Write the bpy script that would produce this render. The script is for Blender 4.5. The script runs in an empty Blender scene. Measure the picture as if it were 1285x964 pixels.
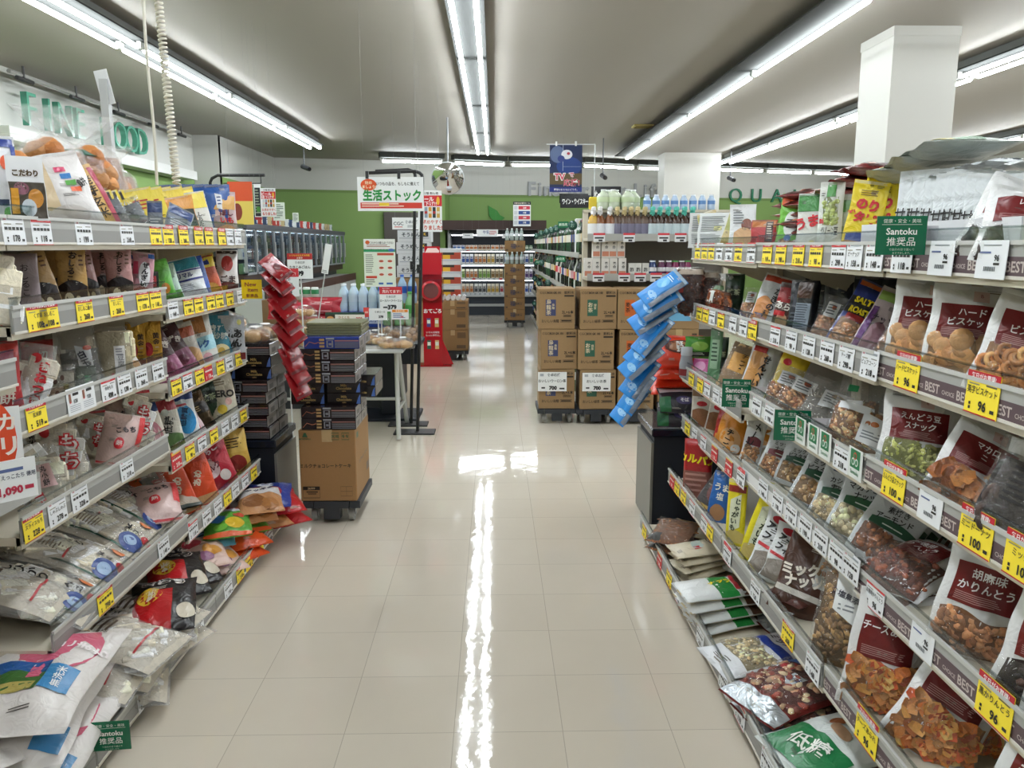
import bpy, math, random
from mathutils import Vector, Matrix, Euler
R0 = random.Random(7)
PI = math.pi
scene = bpy.context.scene
COL = scene.collection
# ------------------------------------------------------------------ camera, world, exposure
FPX, CX, CY, EYE, PITCH, PSI = 1015.0, 642.5, 482.0, 1.36, math.radians(9.7276), math.radians(1.2238)
cd = bpy.data.cameras.new('camera'); cam = bpy.data.objects.new('camera', cd); COL.objects.link(cam)
cam.location = (0, 0, EYE); cam.rotation_euler = (PI/2 - PITCH, 0, -PSI)
cd.sensor_width = 36; cd.sensor_fit = 'HORIZONTAL'; cd.lens = 36*FPX/1285; cd.clip_start = .05; cd.clip_end = 100
scene.camera = cam
w = bpy.data.worlds.new('world'); scene.world = w; w.use_nodes = True
w.node_tree.nodes['Background'].inputs[0].default_value = (.9, .95, 1, 1); w.node_tree.nodes['Background'].inputs[1].default_value = .25
TUBE_POWER = 47.0
vs = scene.view_settings; vs.view_transform = 'Standard'; vs.look = 'None'; vs.exposure = 0.0; vs.gamma = 1; vs.use_curve_mapping = False
try:
    scene.cycles.transparent_max_bounces = 24; scene.cycles.max_bounces = 8; scene.cycles.diffuse_bounces = 4; scene.cycles.glossy_bounces = 3
    scene.cycles.sample_clamp_indirect = 6; scene.cycles.use_denoising = True; scene.cycles.caustics_reflective = False; scene.cycles.caustics_refractive = False
except Exception: pass
# ------------------------------------------------------------------ measuring helpers (a place's position from where the photo shows it, at a known plane)
FW = Vector((math.sin(PSI)*math.cos(PITCH), math.cos(PSI)*math.cos(PITCH), -math.sin(PITCH)))
RT = Vector((math.cos(PSI), -math.sin(PSI), 0)); UP = RT.cross(FW); EY = Vector((0, 0, EYE))
def ray(x, y): return FW + RT*((x-CX)/FPX) - UP*((y-CY)/FPX)
def atX(x, y, X): r = ray(x, y); return EY + r*(X/r.x)
def atY(x, y, Y): r = ray(x, y); return EY + r*(Y/r.y)
def atZ(x, y, Z): r = ray(x, y); return EY + r*((Z-EYE)/r.z)
def depth(p): return (Vector(p)-EY).dot(FW)
def proj(p):
    d = Vector(p)-EY; z = d.dot(FW); return (CX+FPX*d.dot(RT)/z, CY-FPX*d.dot(UP)/z)
def yat(px, X, Z):
    lo, hi = .4, 30.
    for _ in range(50):
        m = (lo+hi)/2; x = proj((X, m, Z))[0]
        if (x > px) == (X > 0): lo = m
        else: hi = m
    return lo
# ------------------------------------------------------------------ materials
def lin(h):
    h = h.lstrip('#'); o = []
    for i in (0, 2, 4):
        c = int(h[i:i+2], 16)/255; o.append(c/12.92 if c <= .04045 else ((c+.055)/1.055)**2.4)
    return (*o, 1)
MATS = {}
def node(nt, t, **kw):
    n = nt.nodes.new(t)
    for k, v in kw.items(): setattr(n, k, v)
    return n
def bump(nt, bs, scale, strength, dist=.01, detail=3, distort=1.0):
    tc = node(nt, 'ShaderNodeTexCoord'); nz = node(nt, 'ShaderNodeTexNoise'); bp = node(nt, 'ShaderNodeBump')
    nz.inputs['Scale'].default_value = scale; nz.inputs['Detail'].default_value = detail; nz.inputs['Distortion'].default_value = distort
    bp.inputs['Strength'].default_value = strength; bp.inputs['Distance'].default_value = dist
    nt.links.new(tc.outputs['Object'], nz.inputs['Vector']); nt.links.new(nz.outputs['Fac'], bp.inputs['Height']); nt.links.new(bp.outputs['Normal'], bs.inputs['Normal'])
    return nz, bp
def M(key):
    """'film:#rrggbb' and so on: kind of surface and its colour"""
    if key in MATS: return MATS[key]
    kind, _, c = key.partition(':')
    m = bpy.data.materials.new(key.replace(':', '_').replace('#', '')); m.use_nodes = True; nt = m.node_tree
    bs = nt.nodes['Principled BSDF']; S = bs.inputs
    if c.startswith('#'): S['Base Color'].default_value = lin(c)
    S['Roughness'].default_value = .5
    if kind == 'film':
        S['Roughness'].default_value = .3; S['Specular IOR Level'].default_value = .6
        bump(nt, bs, 22, .42, .012, 2, 1.5)
    elif kind == 'foil':
        S['Metallic'].default_value = .75; S['Roughness'].default_value = .28; bump(nt, bs, 26, .6, .012, 2, 1.5)
    elif kind == 'matte': S['Roughness'].default_value = 1; S['Specular IOR Level'].default_value = 0
    elif kind == 'ink': S['Roughness'].default_value = .45
    elif kind == 'paper': S['Roughness'].default_value = .6
    elif kind == 'card':
        S['Roughness'].default_value = .75; nz, bp = bump(nt, bs, 60, .08, .004)
        mx = node(nt, 'ShaderNodeMix', data_type='RGBA'); b = lin(c); mx.inputs[6].default_value = b; mx.inputs[7].default_value = tuple(v*.9 for v in b[:3])+(1,)
        nt.links.new(nz.outputs['Fac'], mx.inputs[0]); nt.links.new(mx.outputs[2], S['Base Color'])
    elif kind == 'food':
        S['Roughness'].default_value = .55; nz, bp = bump(nt, bs, 70, .5, .006)
        mx = node(nt, 'ShaderNodeMix', data_type='RGBA'); b = lin(c); mx.inputs[6].default_value = tuple(v*1.15 for v in b[:3])+(1,); mx.inputs[7].default_value = tuple(v*.7 for v in b[:3])+(1,)
        nt.links.new(nz.outputs['Fac'], mx.inputs[0]); nt.links.new(mx.outputs[2], S['Base Color'])
    elif kind == 'metal': S['Metallic'].default_value = .9; S['Roughness'].default_value = .35
    elif kind == 'brushed':
        S['Metallic'].default_value = .6; S['Roughness'].default_value = .42; bump(nt, bs, 40, .05, .002)
    elif kind == 'gloss': S['Roughness'].default_value = .15
    elif kind == 'paint':
        S['Roughness'].default_value = .65; bump(nt, bs, 90, .06, .003)
    elif kind == 'mirror': S['Metallic'].default_value = 1; S['Roughness'].default_value = .02
    elif kind == 'emit':
        S['Emission Color'].default_value = lin(c); S['Emission Strength'].default_value = TUBE_POWER
    elif kind == 'coolemit':
        S['Emission Color'].default_value = lin(c); S['Emission Strength'].default_value = 7
    elif kind in ('clear', 'pane', 'liquid'):
        nt.nodes.remove(bs); out = nt.nodes['Material Output']
        tr = node(nt, 'ShaderNodeBsdfTransparent'); gl = node(nt, 'ShaderNodeBsdfGlossy'); mx = node(nt, 'ShaderNodeMixShader')
        tr.inputs[0].default_value = lin(c) if c.startswith('#') else (1, 1, 1, 1)
        gl.inputs['Roughness'].default_value = .11 if kind == 'clear' else .05
        fr = node(nt, 'ShaderNodeLayerWeight'); fr.inputs['Blend'].default_value = .5
        pw = node(nt, 'ShaderNodeMath', operation='POWER'); pw.inputs[1].default_value = 3.5; nt.links.new(fr.outputs['Facing'], pw.inputs[0])
        mt = node(nt, 'ShaderNodeMath', operation='MULTIPLY_ADD', use_clamp=True); mt.inputs[1].default_value = .6; mt.inputs[2].default_value = .05 if kind == 'clear' else .04
        if kind == 'clear':
            tc = node(nt, 'ShaderNodeTexCoord'); nz = node(nt, 'ShaderNodeTexNoise'); bp = node(nt, 'ShaderNodeBump')
            nz.inputs['Scale'].default_value = 24; nz.inputs['Detail'].default_value = 3; nz.inputs['Distortion'].default_value = 2
            bp.inputs['Strength'].default_value = .9; bp.inputs['Distance'].default_value = .02
            nt.links.new(tc.outputs['Object'], nz.inputs['Vector']); nt.links.new(nz.outputs['Fac'], bp.inputs['Height'])
            nt.links.new(bp.outputs['Normal'], gl.inputs['Normal']); nt.links.new(bp.outputs['Normal'], fr.inputs['Normal'])
        nt.links.new(pw.outputs[0], mt.inputs[0]); nt.links.new(mt.outputs[0], mx.inputs[0])
        nt.links.new(tr.outputs[0], mx.inputs[1]); nt.links.new(gl.outputs[0], mx.inputs[2])
        if kind == 'clear':
            df = node(nt, 'ShaderNodeBsdfDiffuse'); df.inputs[0].default_value = (.95, .95, .95, 1); m2 = node(nt, 'ShaderNodeMixShader'); m2.inputs[0].default_value = .12 if c == 'cello' else .03
            nt.links.new(mx.outputs[0], m2.inputs[1]); nt.links.new(df.outputs[0], m2.inputs[2]); mx = m2
        nt.links.new(mx.outputs[0], out.inputs[0])
    MATS[key] = m
    return m
def floor_mat():
    m = bpy.data.materials.new('vinyl_floor_tiles'); m.use_nodes = True; nt = m.node_tree; bs = nt.nodes['Principled BSDF']; L = nt.links.new
    tc = node(nt, 'ShaderNodeTexCoord'); sp = node(nt, 'ShaderNodeSeparateXYZ'); L(tc.outputs['Object'], sp.inputs[0])
    def mth(op, a, b=None, c=None):
        n = node(nt, 'ShaderNodeMath', operation=op)
        for i, v in enumerate((a, b, c)):
            if v is None: continue
            if isinstance(v, (int, float)): n.inputs[i].default_value = v
            else: L(v, n.inputs[i])
        return n.outputs[0]
    def tile(o, ph, s): return mth('MULTIPLY_ADD', o, 1/s, -ph/s+100)
    def seam(t, s): return mth('LESS_THAN', mth('ABSOLUTE', mth('SUBTRACT', mth('FRACT', mth('ADD', t, .5)), .5)), .0012/s)
    tx, ty = tile(sp.outputs[0], -.738, .309), tile(sp.outputs[1], .263, .305)
    line = mth('MAXIMUM', seam(tx, .309), seam(ty, .305))
    cb = node(nt, 'ShaderNodeCombineXYZ'); L(mth('FLOOR', tx), cb.inputs[0]); L(mth('FLOOR', ty), cb.inputs[1])
    wn = node(nt, 'ShaderNodeTexWhiteNoise', noise_dimensions='2D'); L(cb.outputs[0], wn.inputs[0])
    nz = node(nt, 'ShaderNodeTexNoise'); nz.inputs['Scale'].default_value = 3.5; nz.inputs['Detail'].default_value = 5; L(tc.outputs['Object'], nz.inputs[0])
    v = mth('ADD', mth('MULTIPLY', wn.outputs[0], .06), mth('MULTIPLY', nz.outputs[0], .16))
    mx = node(nt, 'ShaderNodeMix', data_type='RGBA'); L(v, mx.inputs[0]); mx.inputs[6].default_value = lin('#d8cfc0'); mx.inputs[7].default_value = lin('#a2937e')
    m2 = node(nt, 'ShaderNodeMix', data_type='RGBA'); L(mth('MULTIPLY', line, .4), m2.inputs[0]); L(mx.outputs[2], m2.inputs[6]); m2.inputs[7].default_value = lin('#6f6658')
    L(m2.outputs[2], bs.inputs['Base Color'])
    bs.inputs['Specular IOR Level'].default_value = .7
    n3 = node(nt, 'ShaderNodeTexNoise'); n3.inputs['Scale'].default_value = 2.2; n3.inputs['Detail'].default_value = 4; L(tc.outputs['Object'], n3.inputs[0])
    L(mth('MULTIPLY_ADD', n3.outputs[0], .08, .02), bs.inputs['Roughness'])
    n2 = node(nt, 'ShaderNodeTexNoise'); n2.inputs['Scale'].default_value = 9; n2.inputs['Detail'].default_value = 4; L(tc.outputs['Object'], n2.inputs[0])
    bp = node(nt, 'ShaderNodeBump'); bp.inputs['Strength'].default_value = .16; bp.inputs['Distance'].default_value = .006; L(n2.outputs[0], bp.inputs['Height']); L(bp.outputs[0], bs.inputs['Normal'])
    return m
# ------------------------------------------------------------------ mesh builder
GLY = {}
def glyphs(s, bold):
    if any(ord(ch) >= 0x4e00 for ch in s): bold = (min(bold, .014) if '奨' not in s else .002) if bold <= .05 else .03
    k = (s, bold)
    if k not in GLY:
        c = bpy.data.curves.new('t', 'FONT'); c.body = s; c.resolution_u = 2; c.offset = bold
        o = bpy.data.objects.new('t', c); me = o.to_mesh()
        vs_ = [(v.co.x, v.co.y) for v in me.vertices]; fs = [tuple(p.vertices) for p in me.polygons]
        o.to_mesh_clear(); bpy.data.objects.remove(o); bpy.data.curves.remove(c)
        if vs_:
            x0, x1 = min(v[0] for v in vs_), max(v[0] for v in vs_); cx = (x0+x1)/2
            vs_ = [(x-cx, y-.36) for x, y in vs_]
        GLY[k] = (vs_, fs, (x1-x0) if vs_ else 0)
    return GLY[k]
class MB:
    def __init__(s): s.v = []; s.f = []; s.m = []; s.sm = []; s.mats = []
    def mi(s, k):
        if k not in s.mats: s.mats.append(k)
        return s.mats.index(k)
    def add(s, vs_, fs, mat, smooth=False):
        b = len(s.v); s.v.extend([tuple(v) for v in vs_]); i = s.mi(mat)
        for f in fs: s.f.append(tuple(b+j for j in f)); s.m.append(i); s.sm.append(smooth)
    def quad(s, a, b, c, d, mat): s.add([a, b, c, d], [(0, 1, 2, 3)], mat)
    def box(s, c, d, mat, rz=0, rx=0, ry=0, bev=0):
        hx, hy, hz = d[0]/2, d[1]/2, d[2]/2
        if bev:
            bev = min(bev, hx*.6, hy*.6, hz*.6); vs_ = []
            for z, i in ((-hz, 1), (-hz+bev, 0), (hz-bev, 0), (hz, 1)):
                e = bev if i else 0
                for x, y in ((-hx+e, -hy+bev+0*e), (-hx+bev, -hy+e), (hx-bev, -hy+e), (hx-e, -hy+bev), (hx-e, hy-bev), (hx-bev, hy-e), (-hx+bev, hy-e), (-hx+e, hy-bev)): vs_.append((x, y, z))
            fs = [tuple(range(7, -1, -1)), tuple(range(24, 32))]
            for k in range(3):
                for j in range(8): fs.append((k*8+j, k*8+(j+1) % 8, k*8+8+(j+1) % 8, k*8+8+j))
        else:
            vs_ = [(x, y, z) for z in (-hz, hz) for x, y in ((-hx, -hy), (hx, -hy), (hx, hy), (-hx, hy))]
            fs = [(3, 2, 1, 0), (4, 5, 6, 7), (0, 1, 5, 4), (1, 2, 6, 5), (2, 3, 7, 6), (3, 0, 4, 7)]
        r = Euler((rx, ry, rz)).to_matrix(); c = Vector(c)
        s.add([r @ Vector(v)+c for v in vs_], fs, mat)
    def tube(s, path, r, mat, n=8, cap=True):
        path = [Vector(p) for p in path]; vs_ = []; fs = []
        rs = r if isinstance(r, (list, tuple)) else [r]*len(path)
        up = None
        for i, p in enumerate(path):
            d = (path[min(i+1, len(path)-1)]-path[max(i-1, 0)]).normalized()
            if up is None: up = d.orthogonal().normalized()
            up = (up-d*up.dot(d)).normalized(); sd = d.cross(up)
            for j in range(n):
                a = 2*PI*j/n; vs_.append(p+(up*math.cos(a)+sd*math.sin(a))*rs[i])
        for i in range(len(path)-1):
            for j in range(n): fs.append((i*n+j, i*n+(j+1) % n, i*n+n+(j+1) % n, i*n+n+j))
        s.add(vs_, fs, mat, True)
        if cap:
            s.add(vs_[:n], [tuple(range(n-1, -1, -1))], mat); s.add(vs_[-n:], [tuple(range(n))], mat)
    def lathe(s, prof, mat, n=14, c=(0, 0, 0), smooth=True):
        vs_ = []; fs = []
        for r, z in prof:
            for j in range(n): a = 2*PI*j/n; vs_.append((c[0]+r*math.cos(a), c[1]+r*math.sin(a), c[2]+z))
        for i in range(len(prof)-1):
            for j in range(n): fs.append((i*n+j, i*n+(j+1) % n, i*n+n+(j+1) % n, i*n+n+j))
        s.add(vs_, fs, mat, smooth)
    def text(s, t, o, ux, uy, size, mat, bold=.012, maxw=None, vert=False):
        o, ux, uy = Vector(o), Vector(ux).normalized(), Vector(uy).normalized()
        if vert:
            n = len(t)
            for i, ch in enumerate(t): s.text(ch, o+uy*((n-1)/2-i)*size*1.05, ux, uy, size, mat, bold)
            return
        vs_, fs, wd = glyphs(t, bold)
        if not vs_: return
        k = 1
        if maxw and wd*size > maxw: k = maxw/(wd*size)
        s.add([o+ux*(x*size*k)+uy*(y*size) for x, y in vs_], fs, mat)
    def mesh(s, name):
        me = bpy.data.meshes.new(name); me.from_pydata(s.v, [], s.f)
        for k in s.mats: me.materials.append(k if not isinstance(k, str) else M(k))
        me.polygons.foreach_set('material_index', s.m); me.polygons.foreach_set('use_smooth', s.sm); me.update()
        return me
    def build(s, name, parent=None, loc=(0, 0, 0), rot=(0, 0, 0)): return link(name, s.mesh(name), parent, loc, rot)
def link(name, me, parent=None, loc=(0, 0, 0), rot=(0, 0, 0)):
    o = bpy.data.objects.new(name, me); COL.objects.link(o); o.location = loc; o.rotation_euler = rot
    if parent: o.parent = parent
    return o
def empty(name, loc=(0, 0, 0), rz=0):
    return link(name, None, None, loc, (0, 0, rz))
def tag(o, label=None, cat=None, group=None, kind=None):
    for k, v in (('label', label), ('category', cat), ('group', group), ('kind', kind)):
        if v: o[k] = v
    return o
def struct(o): o['kind'] = 'structure'; return o
ORD = 'nearest,second nearest,third nearest,fourth nearest,fifth nearest,sixth nearest,seventh nearest,eighth nearest,ninth nearest,tenth nearest,eleventh nearest,twelfth nearest,thirteenth nearest,fourteenth nearest,fifteenth nearest,sixteenth nearest'.split(',')
PEND = []      # (object, what it is, where it stands, how far off): labels are numbered along a shelf where two look alike
def pend(o, what, where, cat, group=None): PEND.append((o, what, where)); tag(o, None, cat, group)
def settle_labels():
    d = {}
    for o, a, b in PEND: d.setdefault((a, b), []).append(o)
    for (a, b), os_ in d.items():
        if len(os_) == 1: os_[0]['label'] = f'{a} {b}'; continue
        os_.sort(key=lambda o: (o.location-EY).length)
        for i, o in enumerate(os_): o['label'] = f'{ORD[i] if i < len(ORD) else "distant number %d" % (i+1)} {a} {b}'; o['group'] = o.get('group') or f'{a} {b}'[:110]
# ------------------------------------------------------------------ packets and bags
def shape_fn(shape, w, h, t, seed):
    r = random.Random(seed); ph = [r.uniform(0, 6.28) for _ in range(8)]; fq = [r.uniform(.7, 1.4) for _ in range(8)]
    sk = r.uniform(-.04, .04)*w
    def prof(v):
        if shape == 'pillow': s = max(0., min(1., (v-.05)/.89)); return (4*s*(1-s))**.5, 1-.03*4*s*(1-s)
        if shape == 'sack': s = max(0., min(1., (v-.06)/.88)); return (4*s*(1-s))**.33, 1-.05*4*s*(1-s)+.02
        if shape == 'pouch': return min(1, max(0, (v+.01)/.12))**.5*max(0, 1-v/.93)**.75, 1-.04*math.sin(PI*v)
        if shape == 'block': return min(1, max(0, v/.03))**.5*min(1, max(0, (1-v)/.06))**.5, 1
        if shape == 'flat': return .25+.75*(max(0, 4*v*(1-v)))**.4, 1
        if shape == 'tied':
            if v < .68: k = 1-.25*max(0, v-.35)/.33; return min(1, v/.05)**.5*k, k
            if v < .8: k = .75+(.12-.75)*((v-.68)/.12); return k, k
            k = .12+.75*((v-.8)/.2)**.7; return .12+.1*((v-.8)/.2), k
        return 1, 1
    px = 6 if shape == 'block' else 2.6
    a = {'block': 0, 'pouch': .012, 'flat': .012}.get(shape, .018)*min(w, h)
    if shape == 'tied': a *= 1.4
    def F(u, v, side=-1):
        S, wd = prof(v); E = max(0., 1-abs(u)**px)**(.4 if shape == 'block' else .7)
        wr = a*(math.sin(5*u*fq[0]+ph[0]+6*v)*math.sin(7*v*fq[1]+ph[1])+.6*math.sin(11*u*fq[2]+ph[2]-4*v*fq[3])*math.sin(4*v+ph[3])+.4*math.sin(17*v*fq[4]+9*u+ph[4]))
        if shape == 'tied' and v > .6: wr += .35*a*math.sin(24*u+ph[5])*3
        ed = .012*w*math.sin(9*v*fq[5]+ph[6])*abs(u)
        top = a*1.6*math.sin(6*u*fq[6]+ph[7])*max(0, v-.8)*5
        return Vector((u*(w/2)*wd+ed+sk*v*v, side*(t/2*S*E)+wr*(.35+S*E)*(1 if side < 0 else .6)+top*.6, v*h))
    return F
def normal(F, u, v):
    e = .02; du = F(min(1, u+e), v)-F(max(-1, u-e), v); dv = F(u, min(1, v+e))-F(u, max(0, v-e))
    n = du.cross(dv)
    return n.normalized() if n.length > 1e-9 else Vector((0, -1, 0))
def unit_ball(n=1):
    import bmesh
    bm = bmesh.new(); bmesh.ops.create_icosphere(bm, subdivisions=n, radius=1); vs_ = [v.co.copy() for v in bm.verts]; bm.verts.index_update(); fs = [tuple(v.index for v in f.verts) for f in bm.faces]; bm.free(); return vs_, fs
BALL = unit_ball(2); BALL1 = unit_ball(1)
def lump(kind, r):
    """one piece of food of unit size: vertices, faces"""
    if kind in ('nut', 'ball', 'bean'):
        sx, sy, sz = {'nut': (1.0, .62, .55), 'ball': (.8, .8, .8), 'bean': (1.1, .75, .6)}[kind]
        vs_ = []
        for p in (BALL if kind == 'ball' else BALL1)[0]:
            q = Vector((p.x*sx, p.y*sy, p.z*sz)); q.z += .12*q.x*q.x; q.y *= 1-.18*q.x; vs_.append(q)
        return vs_, (BALL if kind == 'ball' else BALL1)[1]
    if kind == 'disc':
        mb = MB(); mb.lathe([(0, -.16), (.85, -.16), (.98, -.06), (.98, .06), (.88, .15), (.5, .2), (0, .2)], 'x', 12); return [Vector(v) for v in mb.v], mb.f
    if kind == 'ring':
        vs_ = []; fs = []; n, k = 12, 6
        for i in range(n):
            a = 2*PI*i/n
            for j in range(k): b = 2*PI*j/k; vs_.append(Vector(((.68+.3*math.cos(b))*math.cos(a), (.68+.3*math.cos(b))*math.sin(a), .3*math.sin(b))))
        for i in range(n):
            for j in range(k): fs.append((i*k+j, (i+1) % n*k+j, (i+1) % n*k+(j+1) % k, i*k+(j+1) % k))
        return vs_, fs
    if kind in ('stick', 'noodle', 'twist'):
        L = {'stick': 1.6, 'noodle': 2.6, 'twist': 1.4}[kind]; rr = {'stick': .3, 'noodle': .14, 'twist': .38}[kind]; mb = MB(); b = r.uniform(-.5, .5)
        pts = [(L*(i/5-.5), b*(1-4*(i/5-.5)**2)*.6, .1*math.sin(i*1.7)) for i in range(6)]
        mb.tube(pts, [rr*.55, rr, rr*1.05, rr*.95, rr*1.02, rr*.5], 'x', 6); return [Vector(v) for v in mb.v], mb.f
    if kind in ('chip', 'flake'):
        vs_ = []; fs = []; n = 5; b = r.uniform(.25, .6); tw = r.uniform(-.5, .5)
        for s in (0, 1):
            for i in range(n):
                for j in range(4):
                    x, y = i/(n-1)*2-1, j/3*1.3-.65; y *= 1-.35*x*x; vs_.append(Vector((x, y, b*(x*x+.5*y*y)+tw*x*y+s*.1)))
        for s in (0, 1):
            for i in range(n-1):
                for j in range(3):
                    q = s*n*4+i*4+j; f = (q, q+4, q+5, q+1); fs.append(f if s else f[::-1])
        return vs_, fs
    if kind == 'block':
        mb = MB(); mb.box((0, 0, 0), (2, 1.1, .8), 'x', bev=.1); return [Vector(v) for v in mb.v], mb.f
    if kind == 'cube':
        mb = MB(); mb.box((0, 0, 0), (1.2, 1.2, 1.2), 'x', bev=.15); return [Vector(v) for v in mb.v], mb.f
def patch(mb, F, u0, u1, v0, v1, mat, off, shear=0, nu=None, nv=None, cut=None):
    nu = nu or max(2, int(abs(u1-u0)*7)+1); nv = nv or max(2, int((v1-v0)*16)+1)
    vs_ = []; fs = []
    for j in range(nv+1):
        for i in range(nu+1):
            a, b = i/nu, j/nv; u = u0+(u1-u0)*a; v = v0+(v1-v0)*b
            v += shear*(a-.5)
            if cut: u, v = cut(a, b, u, v)
            u = max(-.995, min(.995, u)); v = max(.0, min(.999, v))
            vs_.append(F(u, v)+normal(F, u, v)*off)
    for j in range(nv):
        for i in range(nu): q = j*(nu+1)+i; fs.append((q, q+1, q+nu+2, q+nu+1))
    mb.add(vs_, fs, mat, True)
def dim(c, k):
    return '#'+''.join('%02x' % max(0, min(255, int(int(c[i:i+2], 16)*k))) for i in (1, 3, 5))
def K(c):
    if ':' in c: return c
    return 'film:'+c
def build_bag(pr, w, h, seed):
    """(mesh of the packet with its printing, mesh of what is seen inside or None)"""
    shape, t, body = pr['shape'], pr['t']*min(w, h), pr['body']; F = shape_fn(shape, w, h, t, seed); mb = MB(); r = random.Random(seed+5)
    big = w*h > .022; nu, nv = (16, 20) if big else (10, 14)
    clear = body.startswith('clear')
    for side in (-1, 1):
        vs_ = []; fs = []
        for j in range(nv+1):
            for i in range(nu+1): u = math.sin((i/nu-.5)*PI); vs_.append(F(u, j/nv, side))
        for j in range(nv):
            for i in range(nu):
                q = j*(nu+1)+i; f = (q, q+1, q+nu+2, q+nu+1); fs.append(f if side < 0 else f[::-1])
        mb.add(vs_, fs, body if clear else K(pr.get('back', body)) if side > 0 else K(body), True)
    off = .0008
    inner = None
    lay = 0
    extra = []
    if not clear and pr['shape'] in ('pillow', 'pouch', 'flat', 'sack') and not body.startswith('paper'):
        dk = sum(lin(body[-7:])[:3]) < .9; ik = ['#c9c4b8', '#b9b4a8'] if dk else ['#5a5650', '#7a746c']
        for _ in range(3):
            u, v = r.uniform(-.85, .35), r.choice((r.uniform(.05, .16), r.uniform(.80, .92), r.uniform(.4, .7))); extra.append(('L', u, u+r.uniform(.25, .5), v, v+r.uniform(.03, .07), r.choice((2, 3)), r.choice(ik)))
        if pr['shape'] != 'sack':
            k = '#d8d8d6' if not dk else '#8a8682'
            extra.append(('L', -.96, .96, .955, .992, 4, k))
    for p in extra+pr['prints']:
        k = p[0]; lay += 1; e = off+.0002*lay
        if k == 'R': patch(mb, F, p[1], p[2], p[3], p[4], K(p[5]), e, p[6] if len(p) > 6 else 0)
        elif k == 'W':   # wavy-edged band
            a = p[6] if len(p) > 6 else .04
            patch(mb, F, p[1], p[2], p[3], p[4], K(p[5]), e, cut=lambda aa, b, u, v: (u, v+a*math.sin(aa*PI)*(b)), nu=8)
        elif k == 'E':
            def cut(a, b, u, v, p=p):
                an = 2*PI*a; rr = b; return p[1]+p[3]*rr*math.cos(an), p[2]+p[4]*rr*math.sin(an)
            patch(mb, F, 0, 1, 0, 1, K(p[5]), e, cut=cut, nu=16, nv=2)
        elif k in ('T', 'V'):
            tx, u, v, sz, c = p[1:6]; rot = math.radians(p[6]) if len(p) > 6 else 0; S = sz*h; bold = p[7] if len(p) > 7 else .02
            chars = [(tx, 0, 0)] if k == 'T' else [(ch, 0, ((len(tx)-1)/2-i)*1.02) for i, ch in enumerate(tx)]
            for ch, ox, oy in chars:
                gv, gf, wd = glyphs(ch, bold); out = []
                sc = 1 if k == 'V' else min(1, 1.36*w/2/max(.001, wd*S)) if not rot else 1
                for x, y in gv:
                    x2, y2 = (x*sc+ox)*S, (y+oy)*S; X = x2*math.cos(rot)-y2*math.sin(rot); Y = x2*math.sin(rot)+y2*math.cos(rot)
                    uu = max(-.99, min(.99, u+X/(w/2))); vv = max(0, min(.995, v+Y/h)); out.append(F(uu, vv)+normal(F, uu, vv)*(e+.0016))
                mb.add(out, gf, 'ink:'+c)
        elif k == 'L':
            u0, u1, v0, v1, n, c = p[1:7]
            for i in range(n):
                v = v0+(v1-v0)*(i+.5)/n; th = (v1-v0)/n*.4; patch(mb, F, u0, u0+(u1-u0)*r.uniform(.7, 1), v, v+th, 'ink:'+c, e+.0006, nu=max(2, int((u1-u0)*4)), nv=1)
    ct = pr.get('contents')
    if ct:
        kind, cols, size, n, (u0, u1, v0, v1) = ct[:5]; size = size
        inner = MB()
        if clear:
            vs_ = []; fs = []; k = .80
            a, b = 8, 10
            for side in (-1, 1):
                b0 = len(vs_)
                for j in range(b+1):
                    for i in range(a+1):
                        u = (i/a*2-1); v = max(.02, v0-.03)+(v1-max(.02, v0-.03))*j/b; q = F(u*.9, v, side); q.y *= k*(.0 if j in (b,) else 1) if shape != 'block' else .93; vs_.append(q)
                for j in range(b):
                    for i in range(a): q = b0+j*(a+1)+i; f = (q, q+1, q+a+2, q+a+1); fs.append(f if side < 0 else f[::-1])
            inner.add(vs_, fs, 'food:'+dim(cols[0], .85 if kind in ('block', 'cube') else .75), True)  # bulk colour darkened as painted shade between the pieces
        for i in range(n):
            if kind in ('block', 'cube'): u0, u1, v0, v1 = max(u0, -.66), min(u1, .66), max(v0, .10), min(v1, .86)
            u = r.uniform(u0, u1); v = v0+(v1-v0)*math.sqrt(r.random()) if False else r.uniform(v0, v1)
            vs_, fs = lump(kind, r); s = size*r.uniform(.8, 1.15); tl = .35 if kind in ('disc', 'ring', 'chip') else 1; q = Matrix.Rotation(r.uniform(0, 6.28), 3, 'Y') @ Euler((r.uniform(-.7, .7)*tl+PI/2, r.uniform(-.4, .4)*tl, 0)).to_matrix()
            if kind in ('block',) and len(ct) > 5: q = Euler((PI/2+r.uniform(-.1, .1), 0, ct[5]+r.uniform(-.15, .15))).to_matrix(); q = Matrix.Rotation(ct[5], 3, 'Y') @ Euler((PI/2, 0, 0)).to_matrix()
            side = -1
            c = F(u, v); nn = normal(F, u, v); c = c-nn*(s*((.62 if kind in ('block', 'cube') else .6) if clear else (-.1 if kind in ('disc', 'chip', 'ring') else .12))+.001)
            if clear: c.y = min(c.y, 0.0)
            inner.add([q @ x*s+c for x in vs_], fs, 'food:'+dim(r.choice(cols), r.choice((.92, 1.1, 1.28))), kind not in ('block', 'cube'))
        if not clear:
            patch(mb, F, u0-.04, u1+.04, max(0.01, v0-.02), min(.95, v1+.02), 'food:'+dim(cols[0], .72), .0006, cut=lambda aa, b, u, v: (u, v+.035*math.sin(aa*PI*2.3)*b))  # base patch darkened: shade in the gaps between pieces put into its colour
            patch(mb, F, u0-.08, u1+.08, max(0.01, v0-.03), min(.95, v1+.04), 'clear', size*.85+.001)
    return mb.mesh(pr['name']), inner.mesh('contents') if inner else None
BAGS = {}
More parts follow.
